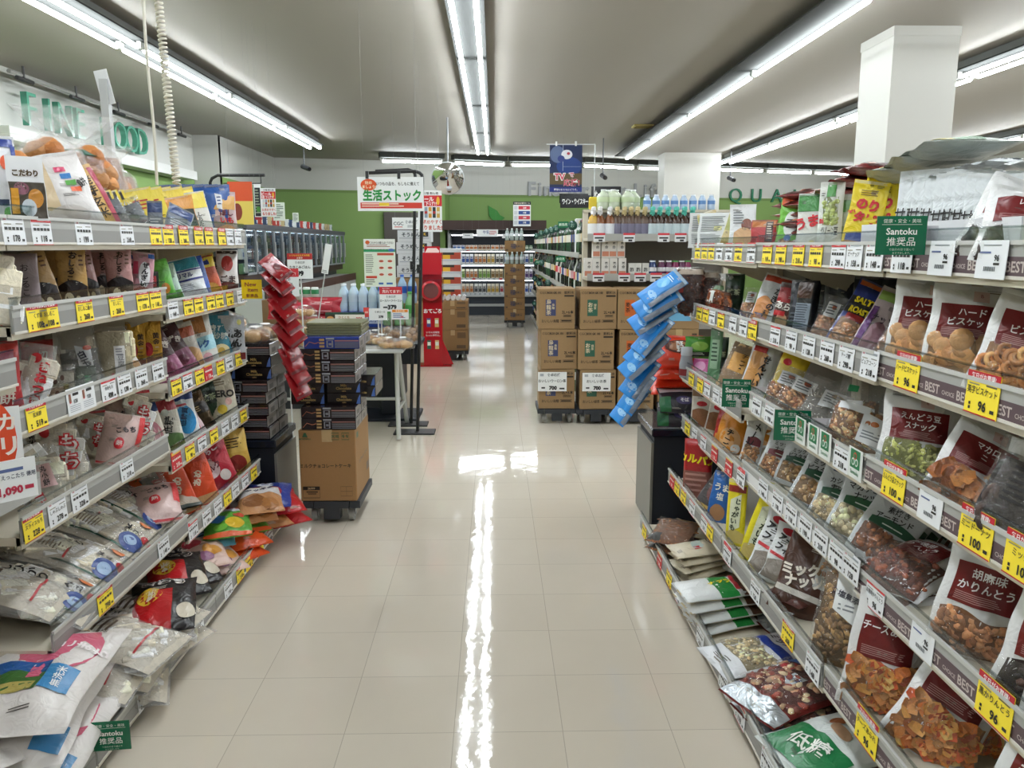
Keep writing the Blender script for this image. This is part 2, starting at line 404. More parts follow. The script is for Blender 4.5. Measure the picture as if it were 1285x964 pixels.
def bag(pr, w, h, loc, rot, seed=None, name=None):
    w, h = round(w, 3), round(h, 3)
    seed = seed if seed is not None else hash_(pr['key']) % 1000
    k = (pr['key'], w, h, seed)
    if k not in BAGS: BAGS[k] = build_bag(pr, w, h, seed)
    a, b = BAGS[k]
    o = link(name or pr['name'], a, None, loc, rot)
    if b: c = link('contents', b, o); c['kind'] = 'stuff'
    return o
def hash_(s): return sum((i+1)*ord(c) for i, c in enumerate(s))
PR = {}
def proto(key, name, cat, shape, t, body, prints=(), contents=None, **kw):
    PR[key] = dict(key=key, name=name, cat=cat, shape=shape, t=t, body=body, prints=list(prints), contents=contents, **kw); return key
# shelves: side, bay, front X, underside of the front lip, words for where it is
SH = {}
def put(sh, box, key, what, yaw=48, lean=9, dep=.10, roll=0, h=None, w=None, seed=None, zoff=0, cat=None, py=None):
    """stand a packet on a shelf: box = what it covers in the photo; its own width and height follow from where it stands"""
    side, xf, zb, where = SH[sh]; x0, y0, x1, y1 = box; pr = PR[key]; sg = 1 if side == 'R' else -1
    X = xf+sg*dep; zs = zb+.022+zoff; Y = max(1.0, min(3.6, yat((x0+x1)/2, X, zs+.08))); p = Vector((X, Y, zs)); z = depth(p)
    th = math.radians(-yaw if side == 'R' else yaw); rr = math.hypot(X, Y); dot = abs(-X*math.sin(th)+Y*math.cos(th))/rr
    if w is None: w = min(.32, (x1-x0)*z/FPX/max(.35, dot))
    if h is None:
        zt = atY((x0+x1)/2, y0, Y).z; h = max(.06, min(.42, (zt-zs)/math.cos(math.radians(lean))))
        if y1 < 0: h = -y1
    o = bag(pr, w, h, (X, Y, zs), (-math.radians(lean), math.radians(roll), th), seed)
    pend(o, what, 'on the '+where, cat or pr['cat'])
    return o
def row(sh, xs, y0, wpx, key, what, **kw):
    hh = ww = None; first = True
    for i, x in enumerate(xs):
        y = y0[i] if isinstance(y0, (list, tuple)) else y0
        o = put(sh, (x-wpx/2, y, x+wpx/2, 0), key, what, **kw)
def lie(sh, px, py, w, h, key, what, rot=0, z=0, tilt=0, side=0, seed=None, at=None):
    """lay a packet flat: z is how far above the shelf its middle lies"""
    s_, xf, zb, where = SH[sh]; pr = PR[key]; zs = zb+.022+z
    p = atZ(px, py, zs) if at is None else Vector((*at, zs)); th = math.radians(rot)
    lx = -math.radians(90-tilt); m = Euler((lx, math.radians(side), th)).to_matrix()
    loc = p-m @ Vector((0, 0, h/2))
    o = bag(pr, w, h, loc, (lx, math.radians(side), th), seed)
    pend(o, what, 'on the '+where, pr['cat'])
    return o
# ------------------------------------------------------------------ price cards
TAGS = {}
def tag_mesh(style, name='', price='', w=.088, h=.068):
    k = (style, name, price, w, h)
    if k in TAGS: return TAGS[k]
    mb = MB(); base = {'w': '#e9ebee', 'r': '#e9ebee', 'y': '#ffe53a', 'red': '#c9202c', 'ww': '#eceef0', 'b': '#e9ebee'}[style]
    mb.box((0, 0, h/2), (w, .0012, h), 'paper:'+base); y = -.0013
    X, Z = (1, 0, 0), (0, 0, 1)
    def R(x0, x1, z0, z1, c, e=0): mb.quad((x0, y-e, z0), (x1, y-e, z0), (x1, y-e, z1), (x0, y-e, z1), 'ink:'+c)
    def T(s, x, z, sz, c, bold=.02, mw=None): mb.text(s, (x, y-.0006, z), X, Z, sz, 'ink:'+c, bold, mw)
    if style == 'y':
        R(-w/2, w/2, h*.78, h, '#c01f2f', .0002); T('毎日がお買得!', 0, h*.885, h*.15, '#ffffff', .03, w*.9); R(-w/2, w/2, 0, h*.03, '#c01f2f', .0002)
    elif style == 'r':
        R(-w/2, w/2, h*.8, h, '#d2323a', .0002); T('お買得', 0, h*.895, h*.12, '#f3d0d0', .0, w*.6); R(-w/2, w/2, 0, h*.025, '#d2323a', .0002)
    elif style == 'red':
        R(-w*.46, w*.46, h*.8, h*.96, '#e8c24a', .0002)
    dk = '#23211f' if style != 'red' else '#f0e8e0'
    if style in ('y', 'r', 'w', 'red') and not (style == 'w' and price == '96'):
        if style == 'w': R(-w*.42, -w*.3, h*.82, h*.93, '#c98f98', .0002); R(-w*.24, w*.42, h*.84, h*.92, '#9aa0a6', .0002)
        if name: T(name, 0, h*.56, h*.19, dk, .012, w*.9)
        else:
            for i in range(5): a = -w*.42+i*w*.17; R(a, a+w*.13, h*.5, h*.6, dk, .0002)
        R(-w*.42, -w*.1, h*.68, h*.71, '#8f8a70', .0002); R(w*.1, w*.42, h*.7, h*.73, '#6a6558', .0002)
        T(price, w*.06, h*.23, h*.3, dk, .03); R(-w*.36, -w*.3, h*.2, h*.27, dk, .0002); R(-w*.36, -w*.3, h*.1, h*.17, dk, .0002); R(w*.3, w*.42, h*.12, h*.2, dk, .0002)
    elif style == 'w':
        R(-w*.3, w*.3, h*.86, h*.89, '#8a8f95', .0002); R(-w*.4, -w*.02, h*.66, h*.71, '#5d6a98', .0002); T('96', w*.2, h*.55, h*.22, dk, .03); R(w*.1, w*.3, h*.36, h*.42, dk, .0002)
        for i in range(8): R(-w*.2+i*w*.05, -w*.2+i*w*.05+w*.026, h*.2, h*.32, '#555a60', .0002)
    elif style == 'ww':
        for s in (-1, 1):
            c = s*w*.24; R(c-w*.2, c-w*.12, h*.5, h*.8, '#8d5a46', .0002); R(c-w*.19, c-w*.13, h*.46, h*.54, '#c8323c', .0002); R(c-w*.06, c+w*.14, h*.7, h*.8, dk, .0002); T(price, c+w*.02, h*.5, h*.2, dk, .03)
            for i in range(4): R(c-w*.2, c+w*.17, h*(.12+.07*i), h*(.14+.07*i), '#9a9fa5', .0002)
    elif style == 'b':
        R(-w*.3, w*.38, h*.68, h*.8, '#2c3350', .0002); T(name, 0, h*.62, h*.17, '#2c3350', .02, w*.85); T(price, 0, h*.3, h*.3, '#b8324c', .03)
    TAGS[k] = mb.mesh('price_card'); return TAGS[k]
STY = {'w': 'plain white price card', 'r': 'red headed white price card', 'y': 'red headed yellow price card', 'red': 'dark red price card', 'ww': 'wide white double price card', 'b': 'large white price card'}
PRC = ['98', '148', '198', '128', '178', '218', '268', '118']
def tags(sh, lst, dx=.012, zo=.004, w=.088, h=.068):
    side, xf, zb, where = SH[sh]; sg = 1 if side == 'R' else -1
    for i, it in enumerate(lst):
        px, st = it[0], it[1]; nm = it[2] if len(it) > 2 else ''; pc = it[3] if len(it) > 3 else PRC[(i*3+hash_(sh)) % 8]
        ww = it[4] if len(it) > 4 else w; hh = it[5] if len(it) > 5 else h
        X = xf-sg*dx; Y = yat(px, X, zb+.04)
        o = link('price_card', tag_mesh(st, nm, pc, ww, hh), None, (X, Y, zb+zo), (math.radians(-3), 0, -PI/2 if side == 'R' else PI/2))
        pend(o, STY[st], 'on the rail of the '+where, 'price tag', 'price cards on the rail of the '+where)
# ------------------------------------------------------------------ room shell
CEIL = 2.98
WALL, GREEN = 'paint:#c6c6c0', 'paint:#7f9e58'
X0, X1, YB, YF = -4.5, 9.2, -3.2, 20.0
mb = MB(); mb.box(((X0+X1)/2, (YB+YF)/2, -.05), (X1-X0+.4, YF-YB+.4, .1), floor_mat()); struct(mb.build('floor'))
mb = MB(); mb.box(((X0+X1)/2, (YB+YF)/2, CEIL+.05), (X1-X0+.4, YF-YB+.4, .1), 'paint:#98938a'); struct(mb.build('ceiling'))
BAND = 2.38
def wall(name, a, b, th=.12, trim=None):
    a, b = Vector((*a, 0)), Vector((*b, 0)); d = b-a; L = d.length; rz = math.atan2(d.y, d.x); n = Vector((math.sin(rz), -math.cos(rz), 0)); c = (a+b)/2-n*th/2
    mb = MB(); mb.box((c.x, c.y, BAND/2), (L, th, BAND), GREEN, rz); mb.box((c.x, c.y, (BAND+CEIL)/2), (L, th, CEIL-BAND), WALL, rz); struct(mb.build(name))
    if trim:
        mb = MB(); c = (a+b)/2+n*.008; mb.box((c.x, c.y, BAND), (L, .016, .05), 'paint:#6f8a4a', rz); struct(mb.build(trim))
wall('wall_left', (X0, YB), (X0, 12.6), trim='trim_1')
wall('wall_left_recess', (-4.12, 12.6), (-4.12, 15.9))
mb = MB(); mb.box((-4.33, 12.64, CEIL/2), (.42, .1, CEIL), WALL); struct(mb.build('wall_left_return'))
wall('wall_back_left', (-4.3, 15.65), (-.98, 16.5), trim='trim_2')
wall('wall_back_return', (-.98, 16.4), (-.92, 17.3)); 
wall('wall_back', (-1.0, 17.15), (9.4, 19.3), trim='trim_3')
mb = MB(); mb.box((X1+.06, (YB+YF)/2, CEIL/2), (.12, YF-YB, CEIL), WALL); struct(mb.build('wall_right'))
mb = MB(); mb.box(((X0+X1)/2, YB-.06, CEIL/2), (X1-X0, .12, CEIL), WALL); struct(mb.build('wall_front'))
def column(name, x0, x1, y0, y1):
    mb = MB(); mb.box(((x0+x1)/2, (y0+y1)/2, CEIL/2), (x1-x0, y1-y0, CEIL), 'paint:#c9c8c2'); mb.box(((x0+x1)/2, (y0+y1)/2, CEIL-.035), (x1-x0+.012, y1-y0+.012, .07), 'paint:#c9c8c2'); struct(mb.build(name))
column('column_1', 3.0, 3.5, 6.35, 6.9); column('column_2', 3.02, 4.02, 14.73, 15.3)
# ------------------------------------------------------------------ ceiling lights
def luminaire(x, y0, y1, twin, where, side=0):
    L = y1-y0-.05; t = empty('ceiling_light', (x, (y0+y1)/2, CEIL))
    mb = MB()
    if twin:
        mb.box((0, 0, -.04), (.10, L+.05, .08), 'plastic:#6c6e6b'); mb.box((0, 0, -.092), (.25, L+.04, .012), 'matte:#3c3d3c')
    else:
        mb.box((0, 0, -.04), (.06, L+.05, .08), 'plastic:#6c6e6b'); mb.box((side*.07, 0, -.092), (.26, L+.04, .012), 'matte:#464746')
    mb.build('housing', t)
    for s in ((-1, 1) if twin else (0,)):
        m = MB(); m.tube([(s*.077, -L/2+.04, -.145), (s*.077, L/2-.04, -.145)], .017, 'emit:#f4fbff', 8); m.build('tube', t)
        for e in (-1, 1): m = MB(); m.box((s*.077, e*(L/2+.003), -.125), (.03, .03, .05), 'plastic:#c9cac6'); m.build('socket', t)
    tag(t, None, 'ceiling light', 'fluorescent lights in rows under the ceiling'); PEND.append((t, 'twin-tube ceiling light' if twin else 'single-tube ceiling light', where))
def lightrow(x, js, twin, where, side=0):
    for a, b in zip(js[1:], js[:-1]): luminaire(x, a, b, twin, where, side)
lightrow(-2.76, [13.02, 10.9, 8.67, 6.55, 4.3, 2.05, -.2], True, 'in the row over the left aisle')
lightrow(-.185, [13.76, 11.55, 9.335, 7.035, 4.75, 2.45, .15], True, 'in the row over the middle aisle')
lightrow(2.29, [14.46, 12.2, 9.86, 7.47, 5.15, 2.85, .55], False, 'in the row left of the big column', -1)
lightrow(4.22, [15.16, 12.55, 10.1, 7.5, 5.2, 2.9], True, 'in the row right of the big column')
lightrow(7.42, [13.75, 11.5, 9.2, 6.9, 4.6], True, 'in the far right row')
lightrow(-.185, [.1, -2.2], True, 'in the row over the middle aisle'); lightrow(2.29, [.5, -1.8], False, 'in the row left of the big column', -1)
for (px0, py0, px1, py1) in ((478, 202, 555, 204), (570, 204.5, 633, 207), (641, 207, 729, 208), (732, 208, 795, 211), (801, 211, 828, 212), (903, 213, 957, 215), (962, 215, 1018, 217), (1022, 217, 1080, 219)):
    a, b = atZ(px0, py0, 2.835), atZ(px1, py1, 2.835); c = (a+b)/2; L = (b-a).length
    t = empty('ceiling_light', (c.x, c.y, CEIL), math.atan2(b.y-a.y, b.x-a.x))
    m = MB(); m.box((0, 0, -.035), (L+.06, .2, .1), 'matte:#4c4e4c'); m.build('housing', t)
    m = MB(); m.tube([(-L/2+.03, 0, -.145), (L/2-.03, 0, -.145)], .022, 'emit:#f4fbff', 8); m.build('tube', t)
    for e in (-1, 1): m = MB(); m.box((e*L/2, 0, -.13), (.03, .04, .06), 'plastic:#c9cac6'); m.build('socket', t)
    tag(t, None, 'ceiling light', 'lights along the back wall'); PEND.append((t, 'single-tube ceiling light', 'in the row along the back wall'))
# ------------------------------------------------------------------ the two long runs of shelving
BEIGE, RAIL, DARK = 'plastic:#d3cbb9', 'plastic:#a9a9a5', 'plastic:#2a2a2c'
def shelf_part(unit, side, y0, y1, xf, xb, zb, strip=None, fence=.075, bracket=True, best=False):
    sg = 1 if side == 'R' else -1; L = y1-y0-.006; yc = (y0+y1)/2; d = abs(xb-xf)
    m = MB(); m.box(((xf+xb)/2, yc, zb+.011), (d, L, .022), BEIGE)
    m.box((xf+sg*.004, yc, zb+.006), (.012, L, .03), BEIGE)
    sh = m.build('shelf', unit)
    if bracket:
        for e in (y0+.012, y1-.012):
            m = MB(); k = sg; pts = [(xf+k*.06, zb), (xb, zb), (xb, zb-.10), (xb-k*.06, zb-.10)]
            m.add([(x, e-.002, z) for x, z in pts]+[(x, e+.002, z) for x, z in pts], [(0, 1, 2, 3), (7, 6, 5, 4), (0, 4, 5, 1), (1, 5, 6, 2), (2, 6, 7, 3), (3, 7, 4, 0)], BEIGE); m.build('bracket', sh)
    m = MB(); x = xf-sg*.004; c = strip or 'plastic:#8f8e8b'
    m.box((x, yc, zb+.036), (.006, L, .058), RAIL); m.box((x-sg*.0034, yc, zb+.026), (.001, L-.004, .036), c); m.box((x-sg*.004, yc, zb+.068), (.006, L, .008), 'plastic:#c4c4c0'); m.box((x-sg*.004, yc, zb+.008), (.004, L, .006), 'plastic:#d9d5cb')
    if best:
        n = int(L/.11)
        for i in range(n):
            yy = y0+.08+i*.115; ux = (0, -1, 0) if side == 'R' else (0, 1, 0)
            m.text('BEST', (x-sg*.0042, yy, zb+.027), ux, (0, 0, 1), .026, 'ink:#c8bcb6', .02); m.text('CHOICE', (x-sg*.0042, yy-.058*sg, zb+.024), ux, (0, 0, 1), .012, 'ink:#c8bcb6', .01)
    m.build('price_rail', sh)
    m = MB(); m.box((x, yc, zb+.04+fence/2), (.003, L, fence), 'pane:#f2f4f4'); m.box((x, yc, zb+.04+fence), (.005, L, .004), 'pane:#dfe3e4'); m.build('clear_fence', sh)
    return sh
def gondola(side, y0, y1, xb, xd, zt, levels, label, strips={}):
    sg = 1 if side == 'R' else -1; unit = empty('gondola_shelving', (0, 0, 0)); tag(unit, label, 'shelf unit', 'shelf bays along the aisle')
    L = y1-y0-.004; yc = (y0+y1)/2
    m = MB(); m.box((xb+sg*.02, yc, zt/2), (.03, L, zt), 'plastic:#6e6a64'); m.build('back_panel', unit)
    for e in (y0+.02, y1-.02): m = MB(); m.box((xb+sg*.002, e, zt/2), (.045, .036, zt), BEIGE); m.build('upright', unit)
    m = MB(); m.box(((xb+xd)/2+sg*.006, yc, .0165), (abs(xb-xd)-.02, L, .033), DARK); m.build('plinth', unit)
    for i, (xf, zb) in enumerate(levels):
        st, best = strips.get(i, (None, False)); shelf_part(unit, side, y0, y1, xf, xb, zb, st, .05 if i else .055, bracket=i < len(levels)-1, best=best)
    return unit
LX = -1.52; RX = 1.28
gondola('L', 1.9, 2.8, LX, -1.03, 1.39, [(-1.118, 1.357), (-1.128, 1.149), (-1.143, .907), (-1.158, .636), (-1.11, .34), (-1.03, .035)], 'nearest full bay of the shelving on the left, rice cakes on its shelves')
gondola('L', 2.8, 3.7, LX, -1.03, 1.39, [(-1.122, 1.357), (-1.13, 1.104), (-1.142, .831), (-1.15, .567), (-1.109, .306), (-1.03, .035)], 'far bay of the shelving on the left, snack pouches on its shelves')
gondola('L', 1.0, 1.9, LX, -1.03, 1.39, [(-1.118, 1.357), (-1.128, 1.03), (-1.143, .80), (-1.03, .035)], 'shelving bay on the left by the pile of rice sacks')
BST = ('plastic:#5d4b50', True)
gondola('R', 2.75, 3.65, RX, .692, 1.33, [(.89, 1.293), (.89, 1.038), (.862, .755), (.872, .519), (.818, .262), (.692, .035)], 'far bay of the shelving on the right, bread crisps and squid snacks')
gondola('R', 1.85, 2.75, RX, .692, 1.33, [(.893, 1.297), (.893, 1.045), (.892, .79), (.88, .545), (.82, .26), (.692, .035)], 'middle bay of the shelving on the right, nut pouches on its shelves', {2: ('plastic:#dfe4e0', False), 3: ('plastic:#e3e3e3', False)})
gondola('R', .95, 1.85, RX, .692, 1.33, [(.897, 1.297), (.899, 1.048), (.89, .80), (.885, .522), (.827, .259), (.692, .035)], 'nearest bay of the shelving on the right, maroon labelled biscuit bags', {0: BST, 1: BST, 2: BST, 3: BST, 4: BST})
for a, s, xs, zs, w in (('LT', 'L', -1.12, 1.357, 'left top shelf'), ('L2', 'L', -1.128, 1.149, 'near left second shelf'), ('L3', 'L', -1.143, .907, 'near left third shelf'), ('L4', 'L', -1.158, .636, 'near left fourth shelf'), ('L5', 'L', -1.11, .34, 'near left fifth shelf'), ('LD', 'L', -1.03, .035, 'left bottom deck'),
        ('M2', 'L', -1.13, 1.104, 'far left second shelf'), ('M3', 'L', -1.142, .831, 'far left third shelf'), ('M4', 'L', -1.15, .567, 'far left fourth shelf'), ('M5', 'L', -1.109, .306, 'far left fifth shelf'),
        ('RT', 'R', .893, 1.297, 'right top shelf'), ('F2', 'R', .89, 1.038, 'far right second shelf'), ('F3', 'R', .862, .755, 'far right third shelf'), ('F4', 'R', .872, .519, 'far right fourth shelf'), ('F5', 'R', .818, .262, 'far right fifth shelf'),
        ('Q2', 'R', .893, 1.045, 'middle right second shelf'), ('Q3', 'R', .892, .79, 'middle right third shelf'), ('Q4', 'R', .88, .545, 'middle right fourth shelf'), ('Q5', 'R', .82, .26, 'middle right fifth shelf'), ('RD', 'R', .692, .035, 'right bottom deck'),
        ('N2', 'R', .899, 1.048, 'near right second shelf'), ('N3', 'R', .89, .80, 'near right third shelf'), ('N4', 'R', .885, .522, 'near right fourth shelf'), ('N5', 'R', .827, .259, 'near right fifth shelf')):
    SH[a] = (s, xs, zs, w)
# ------------------------------------------------------------------ packets: what each kind looks like
MAR, WHT, BLK, RED, YEL, GRN, NVY, TAN, BRN, ORG, PNK = '#70191c', '#e9e9e9', '#1a1718', '#c51f2a', '#f2dc1e', '#1f7a3c', '#1d2a6b', '#d8a864', '#5a2e1c', '#e8551f', '#e58aa0'
SNAP = ('L', -.75, .3, .50, .60, 5, '#a06a68')
def biscuit(key, t1, t2, cont, name='biscuit_bag', cat='bag of biscuits', body='#dcdcdc', v0=.03, v1=.44, lab=None, shape='pillow', tt=.42):
    pr = [('R', -.8, .62, .45, .79, MAR), ('T', t1, -.1, .71, .085, '#f3eeee', 0, .02), ('T', t2, -.1, .61, .085, '#f3eeee', 0, .02), ('L', -.7, .45, .47, .55, 5, '#b98c8a'), ('R', -.12, .22, .82, .93, '#d6b9b6'), ('T', 'B', .05, .875, .05, '#8c3a3a', 0, .0)]
    proto(key, name, cat, shape, tt, body, pr, (cont[0], cont[1], cont[2], cont[3], (-.84, .84, v0, v1)))
COOK = ['#c99660', '#d3a26c', '#bd8650']
biscuit('hard', 'ハード', 'ビスケット', ('disc', COOK, .022, 46))
biscuit('alpha', '英字', 'ビスケット', ('ring', ['#c98b50', '#d89c62', '#b97940'], .016, 60))
biscuit('endo', 'えんどう豆', 'スナック', ('stick', ['#b9bd6a', '#c9cc80', '#a6ab55'], .015, 80), v1=.42)
biscuit('macaro', 'マカロ', 'ニ', ('chip', ['#d98a4e', '#e09a60', '#c97a42'], .022, 40), v1=.40)
biscuit('goma', '胡麻味', 'かりんとう', ('twist', ['#b97e54', '#c68c60', '#a96e48'], .020, 50), v1=.36)
biscuit('kuro', '黒かりん', 'とう', ('twist', ['#3a241c', '#4a2c20', '#2c1c18'], .020, 40), v1=.38)
biscuit('cheese', 'チーズあられ', '', ('chip', ['#e0924a', '#eaa660', '#d67a38', '#d9653a'], .017, 110), v1=.42)
biscuit('otoku', 'お徳用', 'かりんとう', ('twist', ['#7a3c22', '#5a2a1c', '#8c4a2c'], .020, 70), v1=.46)
biscuit('snackm', 'スナック', 'ミックス', ('chip', ['#d8a45e', '#c9904a'], .020, 36), v1=.38)
biscuit('raisin', 'レーズン', '', ('nut', ['#3c2420', '#4c2e28', '#2a1a18'], .014, 80), v1=.36, name='raisin_bag', cat='bag of raisins')
def nuts(key, t1, t2, band, cols, kind='nut', sz=.011, n=60, body='#bfc3c4'):
    proto(key, 'nut_pouch', 'pouch of nuts', 'pouch', .30, body, [('T', t1, 0, .78, .10, BLK, 8, .025), ('T', t2, 0, .67, .10, BLK, 8, .025), ('W', -.75, .95, .50, .60, band, .05), ('L', -.3, .6, .53, .57, 1, '#d8e2d8'), ('R', -.6, .5, .90, .93, '#3a4a6a'), ('R', .1, .8, .03, .10, '#23324a')], (kind, cols, sz, n, (-.8, .8, .12, .46)))
nuts('mix', 'ミックス', 'ナッツ', '#6e2630', ['#b07a48', '#c89a6a', '#8e5a34']); nuts('pist', 'ミックス', 'ピスタチオ', '#22513a', ['#b98f5c', '#c9a878', '#9c7040']); nuts('cash', 'カシュー', 'ナッツ', '#22513a', ['#d9c39a', '#cfb688'], 'bean')
nuts('maca', 'マカデミア', 'ナッツ', '#2a5a3a', ['#d9c8a0', '#e2d4b0'], 'ball', .012); nuts('almo', '素焼き', 'アーモンド', '#22513a', ['#8e5530', '#a0653c', '#7c4828'])
proto('kanikuri', 'chestnut_pouch', 'pouch of chestnuts', 'pouch', .26, '#d3d7da', [('T', '甘栗', -.3, .50, .19, BLK, 0, .012), ('E', .72, .74, .16, .06, '#b5202c'), ('R', .0, .52, .66, .76, '#b9d6cc'), ('L', .02, .5, .67, .75, 3, '#5f9c8c'), ('R', -.3, .5, .22, .34, '#8c2428'), ('R', -.1, .1, .9, .93, '#9aa0a4')])
proto('batapi', 'peanut_pouch', 'pouch of peanuts', 'pouch', .26, '#e9cf1f', [('W', -.95, .95, .06, .22, '#b07a3a', .05), ('T', 'のり', 0, .70, .15, RED, -8, .06), ('T', 'バタピー', 0, .53, .14, RED, -8, .06), ('L', -.5, .6, .80, .88, 3, '#8a6a10'), ('W', -.8, .7, .24, .32, '#2c4a9a', .03), ('R', -.1, .1, .93, .95, '#7a6a10')])
proto('green_pea', 'pea_pouch', 'pouch of peas', 'pillow', .28, '#d8dcd6', [('R', -.4, .3, .80, .99, '#3f8f3a'), ('T', 'グリーン豆', 0, .36, .12, BLK, 0, .03), ('R', -.85, -.45, .46, .52, RED)], ('ball', ['#9aa860', '#aab870'], .009, 50, (-.55, .55, .46, .76)))
proto('pea2', 'pea_pouch', 'pouch of peas', 'pillow', .28, '#b9c2b2', [('R', -.9, .9, .72, .90, '#5a8f4a'), ('R', -.9, .9, .3, .5, '#8fa078')])
proto('green_peanut', 'peanut_bag', 'bag of peanuts', 'pouch', .3, '#6ebb34', [('W', -.95, .0, .82, .98, '#e2653a', .02), ('L', -.3, .8, .76, .88, 3, '#e9f4df'), ('E', -.25, .52, .42, .20, '#e8ece8'), ('L', -.5, .05, .44, .6, 4, '#1c2a24'), ('E', -.3, .30, .2, .05, '#2b6ab0')], ('nut', ['#a9764a', '#bd8c5c', '#8c5a38'], .010, 50, (-.8, .8, .04, .24)))
proto('green_red', 'snack_bag', 'bag of snacks', 'pouch', .26, '#e4e6e0', [('R', -.95, .95, .72, .98, '#3b8d3c'), ('T', 'うま', -.1, .55, .2, '#d8323c', 15, .04), ('R', -.95, .95, .04, .22, '#5aa040'), ('E', .4, .2, .35, .08, '#e9e2a0')])
proto('red_peanut', 'peanut_bag', 'bag of peanuts', 'pouch', .3, '#b32428', [('R', -.9, .95, .80, .98, '#c9783a'), ('T', 'ピーナッツ', -.2, .52, .15, '#8c1a20', 0, .03), ('R', -.95, .95, .05, .38, '#d9b48c'), ('R', .2, .75, .40, .95, '#3a2620'), ('L', .3, .7, .45, .9, 7, '#e9dcc8')])
proto('white_peanut', 'peanut_bag', 'bag of peanuts', 'pouch', .25, '#dfe2e4', [('E', .35, .6, .4, .12, '#7a3a24'), ('W', -.6, .9, .2, .45, '#d0a678', .1), ('L', -.7, .2, .6, .85, 5, '#6a7076'), ('R', -.9, .9, .05, .12, '#b4685a')])
proto('slim_tan', 'snack_stick_bag', 'slim snack bag', 'flat', .22, '#c9b684', [('W', -.9, .9, .55, .9, '#a7ab68', .05), ('R', -.9, .9, .05, .3, '#b0824a')])
proto('flyer', 'paper_flyer', 'leaflet', 'flat', .02, 'paper:#dfe2e4', [('L', -.8, .8, .45, .9, 9, '#5a6066'), ('L', -.8, .6, .1, .4, 8, '#82888e'), ('R', .1, .6, .5, .62, '#d9d7a0')])
proto('flat_red', 'snack_bag', 'bag of snacks', 'pillow', .22, '#7a1e1e', [('R', -.95, .95, .3, .75, '#4a1c18'), ('W', -.7, .5, .5, .7, '#b4643a', .1), ('R', -.9, .9, .02, .12, '#c9c4bd'), ('L', -.6, .6, .15, .28, 3, '#d8c8b8')])
proto('flat_green', 'snack_bag', 'bag of snacks', 'pillow', .22, '#a9b0a8', [('R', -.95, .95, .4, .7, '#3c7a40'), ('R', -.95, .95, .72, .85, '#d9cf60')])
proto('flat_silver', 'chestnut_pouch', 'pouch of chestnuts', 'pillow', .14, '#c6cbce', [('R', -.5, .5, .4, .6, '#c3c8cb'), ('L', -.4, .4, .42, .58, 4, '#6a7a74'), ('R', -.9, .9, .03, .07, '#8c3a3c')])
proto('flake', 'flake_bag', 'bag of chocolate flakes', 'block', .5, 'clear', [('R', -.95, .95, .84, .95, '#c9b8a8'), ('R', -.9, -.5, .45, .7, '#a63a2c')], ('flake', ['#5c2f20', '#6e3a28', '#4a2418'], .020, 90, (-.9, .9, .04, .86)))
proto('cracker', 'rice_cracker_bag', 'bag of rice crackers', 'tied', .45, 'clear', [('R', -.5, .5, .62, .72, '#4a6a3c'), ('R', -.8, -.3, .3, .6, '#e2e4de')], ('chip', ['#9c5a34', '#b0683c', '#8a4a2c'], .022, 60, (-.8, .8, .03, .58)))
proto('dark_pack', 'snack_bag', 'bag of snacks', 'pillow', .3, '#1c1f2a', [('R', -.5, .9, .5, .8, '#2c3140'), ('L', -.7, .7, .2, .45, 4, '#5a606a')])
proto('dark_green', 'snack_bag', 'bag of snacks', 'pillow', .3, '#1d3a26', [('R', -.6, .6, .4, .7, '#14231a'), ('T', '抹茶', 0, .55, .16, '#c9d4b0', 0, .02)])
proto('kaki', 'snack_bag', 'bag of snacks', 'pillow', .24, '#c9cccf', [('R', -.9, .9, .86, .97, '#b9452f'), ('V', 'かきの種', .2, .5, .14, BLK, -12, .04), ('W', -.9, .2, .1, .5, '#c9823c', .1), ('R', -.9, .9, .03, .1, '#b04a30')])
proto('red_dark', 'snack_bag', 'bag of snacks', 'pillow', .3, '#4e2a24', [('R', -.9, .9, .62, .9, '#a01c22'), ('T', 'あら', -.1, .55, .16, '#e9e2da', -8, .03), ('E', 0, .25, .6, .16, '#b98a6a'), ('R', -.9, .2, .36, .45, RED)])
proto('tin_tall', 'snack_carton', 'tall snack packet', 'block', .6, '#15161c', [('R', -.8, .8, .1, .62, '#7c8794'), ('L', -.7, .7, .14, .6, 12, '#39424e'), ('R', -.8, .8, .7, .95, '#4a2a1e')])
proto('roast', 'nut_bag', 'bag of nuts', 'pillow', .32, '#24367e', [('R', -.95, .95, .5, .74, '#1d1d1f'), ('T', 'SALTED', -.05, .70, .11, YEL, 0, .05), ('T', 'ROASTED', -.05, .56, .11, YEL, 0, .05), ('R', -.7, .8, .42, .5, '#a9282c'), ('R', -.9, .9, .9, .97, '#c8622a')], ('nut', ['#c08c5c', '#a9744a', '#d0a478'], .011, 60, (-.85, .85, .06, .40)))
proto('purple', 'nut_bag', 'bag of nuts', 'pillow', .3, '#b9a9ac', [('R', -.9, .9, .80, .93, '#8fae5a'), ('R', .55, .95, .05, .7, '#5a2a6e'), ('R', -.9, -.55, .05, .7, '#5a2a6e'), ('T', 'ナッツ', 0, .55, .12, '#3a2a3c', 0, .02), ('W', -.5, .5, .1, .42, '#8c6470', .1)])
proto('gold_foil', 'nut_bag', 'bag of nuts', 'pillow', .3, 'foil:#b0b4bc', [('W', -.9, .9, .3, .6, '#b59a5a', .1), ('R', -.9, .9, .62, .75, '#4a4a78'), ('L', -.7, .7, .78, .9, 3, '#5a606a')])
